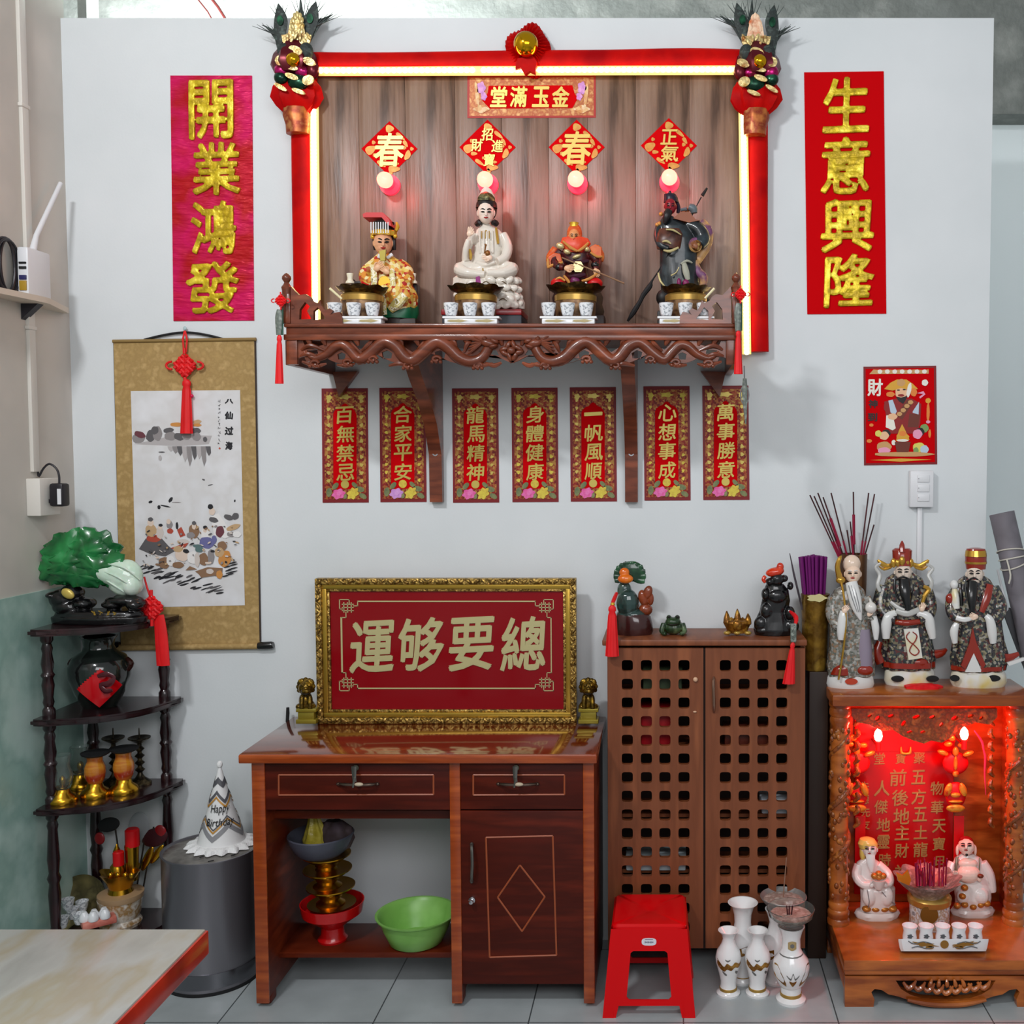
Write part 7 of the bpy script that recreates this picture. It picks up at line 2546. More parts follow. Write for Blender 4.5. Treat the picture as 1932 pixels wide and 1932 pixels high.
f.tube([(1636, f.base - 52, -28, .8), (1640, f.base - 30, -28, .8), (1638, f.base - 18, -24, .8)], 6, 3)
f.tube([(1664, f.base - 48, -28, .8), (1676, f.base - 34, -26, .8), (1690, f.base - 24, -18, .8)], 6, 3)
f.end('grey_fold_line', mat('grey_line', '#7a7a7e', .4))
hand(f, 1645, f.base - 60, -26, 7, 60, 1, 'hand', PGL)
hand(f, 1671, f.base - 60, -26, 7, -60, -1, 'hand', PGL)
f.lathe(1658, [(7, f.base - 54), (10, f.base - 60), (14, f.base - 72), (12, f.base - 72), (1, f.base - 66)], -28, 24)
f.end('white_bowl', PGL)
for x, y in ((1650, 78), (1658, 82), (1666, 78), (1658, 76)):
    f.ell(x, f.base - y, -28, 7, 7, 6)
f.end('gold_ingots', GOLDO)
face(f, 1641, f.base - 128, -2, 14, 17, PGL, mat('grey_brow', '#8a8078', .4))
f.tube([(1642, f.base - 118, -12, 9), (1643, f.base - 104, -14, 8), (1645, f.base - 86, -16, 3)], 10, 3, .6)
f.end('beard', mat('white_beard', '#e8e4e2', .3))
f.loft([(1638, f.base - 132, 3, 18, 15), (1637, f.base - 140, 2, 19, 16), (1636, f.base - 148, 2, 14, 12), (1636, f.base - 151, 2, 5, 5)], 24)
f.ell(1628, f.base - 122, 4, 7, 8, 16)
f.end('yellow_hat', mat('pale_yellow_glaze', '#e0c060', .25, coat=.4))
YF2 = WZ(1828, 1732, zB).y + .03
f = Fig('laughing_figurine', 'white porcelain laughing figurine with a bare round belly, right inside the floor altar', 'figurine', 1832, YF2, zB, 'figurines in the floor altar')
b = f.base
f.loft([(1835, b, 0, 38, 20, .05), (1835, b - 8, 0, 41, 23, .06), (1835, b - 13, 0, 38, 21, .03)], 30, 0, 6)
f.end('white_base', PGL)
for x, y in ((1806, 16), (1820, 18), (1836, 14), (1850, 18), (1862, 20), (1816, 34), (1820, 50)):
    f.ell(x, b - y, -20, 7, 7, 6)
f.end('gold_coin', GOLDO)
f.loft([(1834, b - 12, 0, 33, 20), (1836, b - 32, -2, 35, 22), (1834, b - 50, 0, 36, 21), (1830, b - 70, 2, 34, 18), (1828, b - 92, 4, 32, 16), (1826, b - 106, 4, 25, 13), (1825, b - 114, 4, 12, 9)], 32)
f.tube([(1798, b - 98, 2, 9), (1792, b - 78, -4, 10), (1798, b - 66, -12, 8)], 10, 4)
f.tube([(1854, b - 98, 2, 9), (1866, b - 76, -2, 10), (1872, b - 52, -4, 8), (1874, b - 42, -4, 6)], 10, 4)
f.ell(1850, b - 34, -16, 16, 12, 16)
f.ell(1818, b - 34, -12, 14, 12, 16)
f.end('robe', PGL, None, 40, 1.1, 2)
f.ell(1827, b - 76, -14, 23, 14, 18)
f.ell(1826, b - 95, -10, 19, 10, 11)
f.end('bare_belly', GPK, None, 40, 1.0, 2)
f.tube([(1806, b - 108, -6, 3), (1804, b - 92, -12, 3), (1804, b - 72, -14, 3)], 8, 3)
f.tube([(1848, b - 106, -6, 1.2), (1848, b - 90, -12, 1.2), (1846, b - 70, -14, 1.2)], 8, 3)
f.end('grey_gold_trim', mat('grey_bronze', '#7a7260', .35, .4))
hand(f, 1803, b - 72, -22, 7, 0, 1, 'hand', GPK)
hand(f, 1848, b - 66, -22, 7, -20, -1, 'hand', GPK)
f.ell(1850, b - 72, -26, 6, 5, 4)
f.end('brown_bead', mat('brown_bead', '#6a2a14', .3))
face(f, 1823, b - 128, -2, 15.5, 16, GPK)
for sg in (-1, 1):
    f.ell(1823 + sg * 17, b - 120, 0, 3, 4, 10)
f.end('long_ear', GPK)
f.loft([(1823, b - 136, 2, 14, 13), (1823, b - 142, 2, 12, 11), (1824, b - 146, 2, 5, 5)], 20)
f.end('red_cap', REDD)
f.ell(1824, b - 112, -15, 2.6, 2, 3)
f.end('chin_beard', HAIR)

# ---- burner, tray with five cups
YBu = WZ(1752, 1757, zB).y + .05
f = Fig('incense_burner', 'white porcelain incense burner with gold disc and grey lotus rim in the floor altar', 'incense burner', 1753, YBu, zB)
b = f.base
k = b - 1757
f.lathe(1753, [(36, b), (38, b - 4), (38, 1700), (40, 1698)], 0, 40)
f.end('porcelain_pot', mat('decorated_porcelain', '#dcdfe4', .2, coat=.5, cols=['#787880', '#dfe2e6', '#b09070', '#dfe2e6'], ns=38, lo=.3, hi=.68))
f.lathe(1753, [(38, 1702), (41, 1700), (42, 1690), (39, 1686), (34, 1684)], 0, 40)
f.end('gold_band', BAND)
f.disc(1753, 1726, -37.5, 17, 17, 2.2, 0, 28)
f.end('gold_disc', mat('brown_gold_disc', '#8a6428', .35, .5))
f.lathe(1750, [(30, 1688), (36, 1680), (52, 1668, .06, 4), (62, 1658, .08, 6), (54, 1662, .06, 4), (34, 1676), (1, 1676)], -4, 56, 0, 9)
f.end('lotus_rim', mat('pale_grey_lotus', '#a8a09c', .4, .2, cols=['#7c7470', '#c8c0bc'], ns=40))
f.poly([(1694, 1662), (1690, 1645), (1702, 1650), (1712, 1640), (1718, 1658), (1714, 1668)], -14, 6)
f.end('gold_petal', mat('orange_gold_petal', '#d88a28', .3, .5))
rr = random.Random(9)
for i in range(26):
    x = 1728 + rr.uniform(0, 56)
    t = 1622 + rr.uniform(-6, 22)
    f.tube([(x, 1672, rr.uniform(-14, 14), 1.7), (x + rr.uniform(-3, 3), t, rr.uniform(-14, 14), 1.5)], 5, 1)
stuff(f.end('incense_stubs', mat('purple_incense', '#7a0848', .6, cols=['#a01030', '#5a0858'], ns=200, st=(1, 1, .1))))
YTr = WZ(1780, 1797, zB).y + .008
f = Fig('cup_tray', 'white porcelain tray with gold dragons holding five cups in the floor altar', 'tray', 1779, YTr, zB)
b = f.base
rings = []
for dz, sc_ in ((0, .94), (6, .97), (20, 1.0), (23, 1.0)):
    rings.append([f.p(1779 + x * sc_, b - dz, y * sc_) for x, y in [(-84, -14), (-78, -20), (78, -20), (86, -14), (86, 12), (78, 18), (-78, 18), (-84, 12)]])
rings.append([f.p(1779 + x * .95, b - 21, y * .84) for x, y in [(-84, -14), (-78, -20), (78, -20), (86, -14), (86, 12), (78, 18), (-78, 18), (-84, 12)]])
rings.append([f.p(1779 + x * .93, b - 13, y * .8) for x, y in [(-84, -14), (-78, -20), (78, -20), (86, -14), (86, 12), (78, 18), (-78, 18), (-84, 12)]])
f.mb._rings(rings)
f.end('tray_body', WHITE, None, 30)
f.disc(1782, b - 13, -20.2, 8, 8, .8, 0, 20)
for sg in (-1, 1):
    f.disc(1782 + sg * 38, b - 13, -20.2, 22, 4, .8, sg * 8, 22, 7, .3)
    f.disc(1782 + sg * 28, b - 7, -20.2, 8, 3, .8, 0, 12)
f.end('gold_pattern', mat('gold_print', '#9a7030', .35, .4))
for sg in (-1, 1):
    for q in ([(24, 14), (40, 18), (58, 14), (68, 19)], [(20, 8), (34, 5), (50, 9), (62, 6)]):
        f.tube([(1782 + sg * x, b - y, -20.6, .9) for x, y in q], 6, 3)
f.end('grey_pattern', mat('grey_print', '#56585c', .4))
zc = f.p(1779, b - 13).z + f.o.z
for i in range(5):
    cx = 1716 + i * 31
    g = Fig('tea_cup', ('first', 'second', 'middle', 'fourth', 'last')[i] + ' white cup from the left on the five-cup tray', 'cup', cx, YTr, zc, 'five cups in the floor altar')
    q = g.base
    g.lathe(cx, [(11, q), (13, q - 2), (13.5, q - 16), (11.8, q - 26), (14.6, q - 36), (13, q - 36), (10, q - 26), (1, q - 14)], 0, 28)
    g.end('cup_bowl', WHITE)
    g.disc(cx + 1, q - 15, -13.2, 5, 4, 1.2, 0, 12, 5, .3)
    g.end('grey_decor', mat('grey_print', '#56585c', .4))

# ================================================================ three porcelain figures on top of the altar
FLOR = mat('floral_enamel', '#3a3634', .22, coat=.5, cols=['#6e6650', '#242428', '#9a9488', '#34403c', '#5a2a28', '#26262c', '#8c8468', '#38343a'], kind='voronoi', ns=135, hard=True, lo=0, hi=1)
FLOG = mat('grey_floral_enamel', '#8c8a84', .22, coat=.5, cols=['#74746a', '#a4a29a', '#6a6258', '#8c705a', '#8e8e8a', '#5c6058'], kind='voronoi', ns=140, hard=True, lo=0, hi=1)
REDE = mat('brick_red_enamel', '#8e2412', .2, coat=.5)
WEN = mat('white_enamel', '#dcdcda', .18, coat=.6)
YELE = mat('white_yellow_enamel', '#dcd4b0', .2, coat=.5, cols=['#e0e0dc', '#d8c468'], ns=9)
GEN = mat('bright_gold_enamel', '#c89a40', .2, .7)


def sleeve(f_, pts, m=WEN, name='white_sleeve'):
    f_.tube(pts, 12, 4, .7)
    f_.end(name, m)


# old man with staff and peach
f = Fig('star_god_statue', 'porcelain old man statue with tall bald forehead, white beard and gold staff', 'statue', 1606, -.135, zTop, 'three porcelain statues on the floor altar')
b = f.base
f.loft([(1604, b, 0, 44, 26), (1604, b - 6, 0, 46, 28), (1604, b - 18, 0, 44, 26), (1604, b - 26, 0, 40, 24)], 36)
f.end('white_base', WEN)
f.disc(1606, b - 9, -28, 12, 6, 2)
f.end('red_shoe', mat('orange_red_shoe', '#b83a1a', .2, coat=.5))
f.loft([(1605, b - 20, 0, 44, 26, .06), (1604, b - 40, 0, 45, 27, .05), (1606, b - 75, 0, 42, 25, .04), (1604, b - 110, 0, 40, 24, .03), (1600, b - 140, 0, 37, 22, .02), (1600, b - 165, 0, 36, 20), (1602, b - 182, 0, 28, 16), (1606, b - 192, 0, 14, 10)], 40, 0, 7)
f.tube([(1574, b - 168, -2, 12), (1570, b - 140, -6, 13), (1578, b - 118, -16, 12), (1590, b - 112, -22, 10)], 12, 4)
f.tube([(1632, b - 168, -2, 11), (1642, b - 142, -6, 12), (1642, b - 122, -16, 10)], 12, 4)
f.end('floral_robe', FLOG, None, 40, 1.4, 2)
f.loft([(1630, b - 30, -12, 16, 14), (1630, b - 70, -14, 15, 13, .05), (1628, b - 108, -12, 13, 11)], 24, 0, 5)
f.end('lilac_skirt', mat('lilac_grey_enamel', '#8c8090', .25, coat=.4))
f.loft([(1590, b - 22, -14, 24, 14), (1592, b - 34, -16, 20, 12), (1598, b - 50, -14, 8, 8)], 20)
f.ell(1632, b - 30, -22, 16, 8, 10)
f.end('brick_red_hem', REDE, None, 40, 1.3, 2)
sleeve(f, [(1592, b - 142, -26, 7), (1590, b - 125, -28, 9), (1588, b - 105, -28, 9), (1587, b - 88, -26, 6)])
sleeve(f, [(1648, b - 132, -18, 6), (1652, b - 110, -20, 7), (1653, b - 88, -18, 4)])
hand(f, 1594, b - 142, -30, 8, 30, 1, 'hand', PALE)
hand(f, 1640, b - 136, -28, 7, 10, -1, 'hand', PALE)
f.ell(1643, b - 148, -28, 11, 10, 11)
f.tube([(1643, b - 158, -28, 3), (1641, b - 166, -28, 1)], 6, 1)
f.end('peach', mat('white_peach', '#dcd8d2', .2, coat=.5))
face(f, 1609, b - 212, -6, 15, 18, PALE, mat('white_brow', '#d8d4d0', .4))
f.ell(1607, b - 230, 0, 17, 15, 18)
f.end('bald_forehead', mat('pale_forehead', '#e6cdb8', .2, coat=.4), None, 60)
f.tube([(1606, b - 196, -16, 11), (1612, b - 170, -24, 12), (1618, b - 145, -28, 9), (1624, b - 125, -28, 2)], 12, 4, .6)
f.end('white_beard', WEN)
for dx in (-5, 0, 5):
    f.tube([(1606 + dx, b - 190, -24, .7), (1613 + dx, b - 165, -32, .8), (1620 + dx * .6, b - 140, -34, .5)], 6, 3)
f.end('beard_line', mat('grey_line', '#7a7a7e', .4))
f.tube([(1582, b - 12, -30, 2), (1590, b - 60, -30, 2), (1596, b - 120, -32, 2), (1592, b - 170, -24, 2), (1584, b - 210, -12, 3)], 8, 3)
f.tube([(1584, b - 205, -12, 6), (1580, b - 225, -12, 5), (1584, b - 240, -12, 4), (1588, b - 246, -12, 1)], 8, 3)
f.ell(1586, b - 200, -14, 9, 6, 7)
f.end('gold_staff', GEN)

# middle official with winged hat
f = Fig('star_god_statue', 'porcelain official statue with gold winged hat and red belt, middle of three', 'statue', 1712, -.10, zTop, 'three porcelain statues on the floor altar')
b = f.base
f.loft([(1716, b, 0, 46, 26), (1716, b - 8, 0, 49, 28), (1716, b - 24, 0, 47, 26), (1715, b - 34, 0, 42, 24)], 36)
f.end('white_base', YELE)
for x in (1693, 1759):
    f.disc(x, b - 10, -25, 12, 6, 3)
f.end('black_shoe', BLACK)
f.loft([(1714, b - 28, 0, 48, 27, .07), (1714, b - 50, 0, 50, 28, .06), (1712, b - 80, 0, 46, 26, .05), (1712, b - 110, 0, 44, 24, .03), (1710, b - 145, 0, 48, 23), (1708, b - 175, 0, 44, 21), (1706, b - 200, 0, 34, 17), (1705, b - 212, 0, 16, 12)], 44, 0, 8)
f.tube([(1668, b - 185, -2, 13), (1660, b - 150, -8, 14), (1672, b - 128, -18, 13), (1690, b - 122, -24, 10)], 12, 4)
f.tube([(1744, b - 185, -2, 13), (1754, b - 150, -8, 14), (1748, b - 128, -18, 13), (1732, b - 122, -24, 10)], 12, 4)
f.end('floral_robe', FLOR, None, 40, 1.5, 2)
f.loft([(1716, b - 32, -10, 46, 22, .07), (1716, b - 42, -10, 46, 22, .06)], 40, 0, 8)
f.tube([(1662, b - 40, 0, 10), (1654, b - 60, 2, 9), (1660, b - 80, 4, 6)], 10, 3)
f.tube([(1756, b - 55, 4, 10), (1775, b - 58, 6, 8), (1786, b - 66, 6, 3)], 10, 3)
f.ell(1734, b - 40, -22, 18, 8, 9)
f.end('brick_red_hem', REDE)
sleeve(f, [(1690, b - 134, -26, 6), (1676, b - 126, -28, 9), (1672, b - 108, -28, 10), (1672, b - 86, -26, 7)])
sleeve(f, [(1730, b - 134, -26, 6), (1750, b - 126, -28, 9), (1756, b - 106, -26, 9), (1760, b - 86, -24, 6)])
for pts in ([(1668, b - 165, -14, 4), (1656, b - 185, -12, 4), (1660, b - 205, -8, 4), (1652, b - 220, -6, 3), (1662, b - 228, -6, 2)], [(1750, b - 165, -14, 4), (1758, b - 190, -12, 4), (1752, b - 205, -8, 4), (1760, b - 218, -6, 3), (1748, b - 226, -6, 2)],
            [(1680, b - 155, -22, 3), (1694, b - 144, -26, 4), (1706, b - 138, -28, 4)], [(1690, b - 138, -28, 5), (1712, b - 132, -32, 6), (1734, b - 140, -28, 5)]):
    f.tube(pts, 8, 4, .6)
f.end('white_ribbon', mat('grey_white_ribbon', '#b4b4b0', .25, coat=.4))
f.tube([(1687, b - 117, -22, 5), (1712, b - 115, -32, 6), (1740, b - 118, -24, 5)], 10, 3)
f.end('red_belt', REDE)
for x in (1694, 1710, 1726, 1738):
    f.ell(x, b - 117, -34 + abs(x - 1714) * .3, 3.5, 2, 3.5)
f.end('belt_stud', GEN)
f.poly([(1704, b - 104), (1731, b - 106), (1739, b - 50), (1713, b - 46)], -26, 6)
f.end('white_apron', YELE)
f.tube([(1716, b - 98, -33, 1), (1710, b - 88, -33, 1.2), (1722, b - 76, -33, 1.2), (1730, b - 90, -33, 1.2), (1722, b - 98, -33, 1)], 6, 4)
f.tube([(1722, b - 76, -33, 1.2), (1716, b - 62, -33, 1.2), (1726, b - 54, -33, 1.2), (1734, b - 62, -33, 1.2), (1722, b - 76, -33, 1.2)], 6, 4)
f.end('red_scroll_line', REDE)
face(f, 1704, b - 210, -6, 16, 20, mat('pale_enamel_skin', '#e2d0c0', .2, coat=.4))
f.tube([(1706, b - 196, -16, 11), (1708, b - 175, -26, 11), (1712, b - 150, -30, 7), (1714, b - 128, -30, 1.5)], 12, 4, .6)
for sg in (-1, 1):
    f.tube([(1704 + sg * 15, b - 204, -10, 2.5), (1705 + sg * 17, b - 180, -18, 2.5), (1708 + sg * 10, b - 155, -24, 1.5)], 8, 3)
f.tube([(1690, b - 196, -16, 1.5), (1704, b - 202, -23, 2), (1718, b - 196, -16, 1.5)], 6, 3)
f.end('black_beard', BLACK)
f.loft([(1702, b - 224, -2, 19, 17), (1702, b - 236, -2, 18, 16), (1702, b - 252, 0, 19, 16), (1702, b - 256, 0, 14, 12)], 28)
f.tube([(1702, b - 248, -14, 6), (1702, b - 262, -10, 5), (1702, b - 270, -8, 1)], 8, 2)
f.end('red_hat', REDE)
for i in range(5):
    x = 1686 + i * 8
    f.ell(x, b - 226 - (6 if i == 2 else 2), -18 + abs(i - 2) * 4, 6, 4, 7 if i % 2 else 9)
for sg in (-1, 1):
    f.tube([(1704 + sg * 18, b - 226, 0, 4), (1704 + sg * 30, b - 222, 0, 5), (1704 + sg * 42, b - 228, 0, 5), (1704 + sg * 48, b - 234, 0, 2)], 10, 3, .4)
    f.tube([(1704 + sg * 22, b - 220, -2, 2), (1704 + sg * 36, b - 216, -2, 2.5), (1704 + sg * 46, b - 222, -2, 1)], 8, 3)
f.tube([(1738, b - 142, -30, 3), (1744, b - 165, -28, 4), (1752, b - 178, -26, 5), (1742, b - 184, -26, 3)], 8, 3)
f.end('gold_ornament', GEN)
hand(f, 1740, b - 142, -32, 8, 20, 1, 'hand', PALE)

# right official with round hat and child
f = Fig('star_god_statue', 'porcelain official statue with flat red hat, black beard and a child on arm', 'statue', 1842, -.125, zTop, 'three porcelain statues on the floor altar')
b = f.base
f.loft([(1846, b, 0, 50, 27), (1846, b - 8, 0, 54, 29), (1846, b - 22, 0, 52, 28), (1846, b - 32, 0, 46, 25)], 36)
f.end('white_base', YELE)
for x, w in ((1801, 9), (1874, 13)):
    f.disc(x, b - 14, -24, w, 6, 3)
f.end('black_shoe', BLACK)
f.loft([(1846, b - 28, 0, 50, 27, .06), (1848, b - 55, 0, 54, 28, .06), (1846, b - 85, 0, 48, 26, .04), (1846, b - 120, 0, 44, 24), (1844, b - 150, 0, 46, 23), (1840, b - 180, 0, 40, 20), (1838, b - 200, 0, 30, 16), (1838, b - 210, 0, 15, 11)], 44, 0, 8)
f.tube([(1808, b - 185, -2, 12), (1796, b - 155, -8, 13), (1800, b - 132, -18, 12), (1816, b - 124, -24, 10)], 12, 4)
f.tube([(1872, b - 185, -2, 13), (1886, b - 150, -6, 14), (1878, b - 128, -16, 13), (1862, b - 122, -24, 10)], 12, 4)
f.end('floral_robe', FLOR, None, 40, 1.5, 2)
f.poly([(1834, b - 110), (1840, b - 84), (1858, b - 40), (1852, b - 32), (1836, b - 62), (1820, b - 32), (1812, b - 38), (1828, b - 80)], -26, 5)
f.tube([(1868, b - 190, -16, 6), (1862, b - 165, -24, 8), (1852, b - 138, -28, 5)], 10, 3, .5)
f.tube([(1876, b - 58, -8, 9), (1900, b - 52, -8, 8), (1922, b - 60, -8, 4)], 10, 3, .7)
f.loft([(1846, b - 30, -8, 49, 22, .06), (1846, b - 38, -8, 50, 22, .05)], 40, 0, 8)
f.end('brick_red_sash', REDE)
f.poly([(1836, b - 62), (1852, b - 26), (1820, b - 26)], -27, 4)
f.poly([(1898, b - 44), (1930, b - 54), (1930, b - 48), (1902, b - 38)], -10, 6)
f.end('white_panel', WEN)
sleeve(f, [(1860, b - 132, -28, 5), (1868, b - 122, -30, 8), (1872, b - 100, -28, 9), (1874, b - 80, -26, 6)])
sleeve(f, [(1806, b - 118, -24, 5), (1800, b - 102, -24, 8), (1802, b - 80, -22, 5)])
f.tube([(1804, b - 128, -30, 5), (1820, b - 124, -34, 5), (1836, b - 128, -32, 4)], 8, 3, .7)
f.end('white_cuff', WEN)
hand(f, 1840, b - 130, -34, 8, -70, 1, 'hand', PALE)
f.ell(1800, b - 190, -16, 8, 8, 9)
f.end('child_head', WEN)
f.tube([(1801, b - 182, -16, 5), (1802, b - 165, -18, 8), (1804, b - 145, -20, 7)], 10, 3)
f.end('child_robe', YELE)
f.ell(1792, b - 164, -16, 8, 7, 10)
f.end('red_bundle', REDE)
f.tube([(1810, b - 190, -4, 8), (1812, b - 170, -10, 7), (1814, b - 150, -16, 3)], 10, 3)
f.end('black_drape', BLACK)
face(f, 1839, b - 210, -6, 16, 20, mat('pale_enamel_skin', '#e2d0c0', .2, coat=.4))
f.tube([(1835, b - 196, -16, 10), (1834, b - 172, -26, 10), (1834, b - 150, -30, 7), (1835, b - 128, -30, 1.5)], 12, 4, .6)
for sg in (-1, 1):
    f.tube([(1838 + sg * 16, b - 204, -8, 2.5), (1838 + sg * 16, b - 180, -16, 2.5), (1836 + sg * 10, b - 160, -24, 1.5)], 8, 3)
f.tube([(1824, b - 196, -16, 1.5), (1837, b - 203, -23, 2), (1850, b - 196, -16, 1.5)], 6, 3)
f.end('black_beard', BLACK)
f.loft([(1841, b - 220, -2, 18, 17), (1841, b - 234, -2, 20, 18), (1841, b - 250, 0, 20, 18), (1841, b - 258, 0, 17, 15), (1841, b - 260, 0, 8, 8)], 30)
f.end('red_hat', REDE)
f.loft([(1841, b - 244, -2, 20.5, 18.5), (1841, b - 255, -1, 19, 17)], 30)
f.loft([(1841, b - 230, -2, 20.3, 18.5), (1841, b - 234, -2, 20.6, 18.8)], 30)
f.end('gold_band', GEN)

r = thing('red_cloth', 'small crumpled red cloth lying on the floor altar top', 'cloth', W(1742, 1288, -.16))
r.location.z = zTop
mb = MB()
mb.loft([(0, 0, 0, .062, .03, .06), (0, 0, .006, .062, .03, .08), (.002, 0, .012, .04, .02, .15), (.002, 0, .014, .01, .008)], 40, 0, 7)
obj('cloth_body', mb, REDSILK, r)

# ---- incense holders behind the statues
f = Fig('added_stand', 'dark stand added in place of the shade between the cabinet and the floor altar', 'stand', 1537, -.09, 0)  # dark post added where the altar's side shadow falls; carries the incense tube
zs_ = W(1537, 1262, -.09).z
mb = f.mb
mb.bb((-.032, -.05, 0), (.032, .06, zs_), .003)
f.end('stand_body', mat('stand_shade_dark', '#2c1a10', .5))
f = Fig('incense_tube', 'gold foil tube of purple incense standing left of the porcelain statues', 'incense', 1537, -.09, zs_)
f.lathe(1537, [(22, f.base), (23, f.base - 20), (25, 1160), (27, 1120), (25, 1120)], 0, 28, .02, 8)
f.end('gold_foil_tube', mat('brown_gold_foil', '#9a7428', .3, .6, cols=['#6a4a18', '#c09a3c'], ns=14, bump=.3, bs=40))
f.disc(1541, 1128, -26, 18, 7, 2, 0, 14, 5, .2)
f.end('gold_label', mat('bright_gold_label', '#e8dca0', .25, .6))
for i in range(34):
    a = i * 2.4
    q = (i / 34) ** .5
    f.tube([(1537 + 20 * q * math.cos(a), 1150, 16 * q * math.sin(a), 2.6), (1535 + 29 * q * math.cos(a), 1046 + 5 * q, 20 * q * math.sin(a), 2.8)], 6, 1)
stuff(f.end('purple_incense_sticks', mat('purple_incense_stick', '#6a0862', .6)))
r = thing('incense_stick', 'single dark incense stick leaning left of the purple incense bundle', 'incense', W(1512, 1140, -.1))
mb = MB()
mb.tube([rel(r, 1514, 1150, -.1), rel(r, 1498, 1084, -.1), rel(r, 1490, 1044, -.1)], [.004, .004, .0015], 6)
obj('stick', mb, mat('grey_stick', '#4a4248', .6), r)
f = Fig('incense_holder', 'brown bamboo-like incense holder behind the old man statue', 'incense holder', 1612, -.055, zTop)
f.lathe(1608, [(20, f.base), (22, f.base - 60), (24, 1140), (26, 1045), (23, 1045), (20, 1100), (1, 1110)], 0, 28)
f.end('holder_body', mat('brown_bamboo', '#6a4424', .4, cols=['#4a2c14', '#8a5c30'], ns=8, st=(3, 3, .3)))
IST = mat('dark_red_stick', '#4a141c', .6, cols=['#2a0c10', '#6a1828'], ns=30, st=(1, 1, .2))
IPK = mat('crimson_stick', '#8a0c34', .6)
for i, (x0, y0, x1, y1, pk) in enumerate(((1596, 1080, 1528, 934, 0), (1598, 1080, 1536, 936, 0), (1600, 1080, 1543, 930, 0), (1602, 1080, 1553, 938, 1), (1606, 1080, 1568, 930, 0), (1610, 1080, 1598, 1000, 0), (1612, 1080, 1610, 928, 1), (1620, 1080, 1639, 930, 0), (1622, 1080, 1650, 932, 0), (1622, 1080, 1649, 990, 0), (1614, 1080, 1604, 984, 1))):
    r = thing('incense_stick', 'thin dark red incense stick standing in the brown holder behind the old man statue', 'incense', W(x0, y0, -.055), 'incense sticks in the brown holder')
    mb = MB()
    mb.tube([rel(r, x0, y0, -.055), rel(r, x1, y1, -.055 + .01 * (i % 3 - 1))], .0026, 6)
    o = obj('stick', mb, IST, r)
    mb = MB()
    t0, t1 = (.35, .72) if pk else (.15, .4)
    p_, q_ = rel(r, x0, y0, -.055), rel(r, x1, y1, -.055 + .01 * (i % 3 - 1))
    mb.tube([p_.lerp(q_, t0), p_.lerp(q_, t1)], .0052 if pk else .0036, 6)
    obj('coated_part', mb, IPK, r)

# ================================================================ wall switch, mat roll, things at the right edge
r = thing('light_switch', 'white three-rocker light switch box under the fortune poster', 'switch', W(1740, 958, 0))
a_, b_ = rel(r, 1717, 957, -.03), rel(r, 1762, 888, -.03)
mb = MB()
mb.bb((a_.x, -.03, a_.z), (b_.x, 0, b_.z), .003)
SWM = mat('white_plastic', '#dcdde0', .35)
obj('switch_box', mb, SWM, r)
for y in (903, 921, 939):
    p0, p1 = rel(r, 1731, y + 7, -.034), rel(r, 1754, y - 7, -.034)
    mb = MB()
    mb.bb((p0.x, -.034, p0.z), (p1.x, -.028, p1.z), .002)
    k_ = obj('rocker', mb, SWM, r)
    mb = MB()
    mb.ell(((p0.x * .9 + p1.x * .1), -.0345, (p0.z + p1.z) / 2), (.0012, .001, .0016))
    obj('indicator', mb, mat('grey_dot', '#6a6a70', .5), k_)
r = thing('cable_duct', 'narrow white cable duct running down the wall from the light switch', 'duct', W(1735, 1150, 0))
a_, b_ = rel(r, 1728, 1230, -.012), rel(r, 1740, 958, -.012)
mb = MB()
mb.bb((a_.x, -.012, a_.z), (b_.x, 0, b_.z), .001)
obj('duct_body', mb, SWM, r)
Ym = -.06
r = thing('rolled_mat', 'grey rolled mat tied with string leaning at the right end of the wall', 'mat', W(1960, 1330, Ym))
mb = MB()
p0, p1 = rel(r, 1990, 1400, -.14), rel(r, 1890, 968, -.03)
ax = (p1 - p0).normalized()
mb.tube([p0, p0.lerp(p1, .5), p1], [.042, .042, .042], 24)
obj('mat_roll', mb, mat('grey_mat', '#77727a', .6, cols=['#6a666c', '#858088'], ns=6), r)
mb = MB()
for t, dz in ((.80, 0), (.77, .012), (.83, -.01)):
    c_ = p0.lerp(p1, t)
    u = ax.orthogonal().normalized()
    v = ax.cross(u)
    mb.tube([c_ + (u * math.cos(a) + v * math.sin(a)) * .045 + ax * dz * math.cos(a) for a in [2 * PI * k / 20 for k in range(21)]], .0025, 6)
c_ = p0.lerp(p1, .72) + Vector((-.02, -.045, 0))
mb.tube([p0.lerp(p1, .8) + Vector((-.03, -.035, 0)), c_ + Vector((-.015, 0, .01)), c_ + Vector((-.02, 0, -.02))], .003, 6, 3)
obj('string', mb, mat('white_string', '#c8c4b8', .7), r)
f = Fig('leaning_sheet', 'dark grey flat sheet leaning behind the rightmost porcelain statue', 'panel', 1925, -.05, zTop)
f.poly([(1893, 1160), (1904, 1146), (1990, 1300), (1990, 1340), (1942, 1290)], 0, 8)
f.end('sheet_body', mat('dark_grey_sheet', '#4c4c50', .5))
f.tube([(1882, 1075, -2, 2), (1902, 1155, -2, 3), (1910, 1180, -2, 2)], 8, 2)
f.end('white_edge', SWM)

# ================================================================ left wall fittings
def lw(px, py, dx=0.0):
    return WX(px, py, XL + dx)


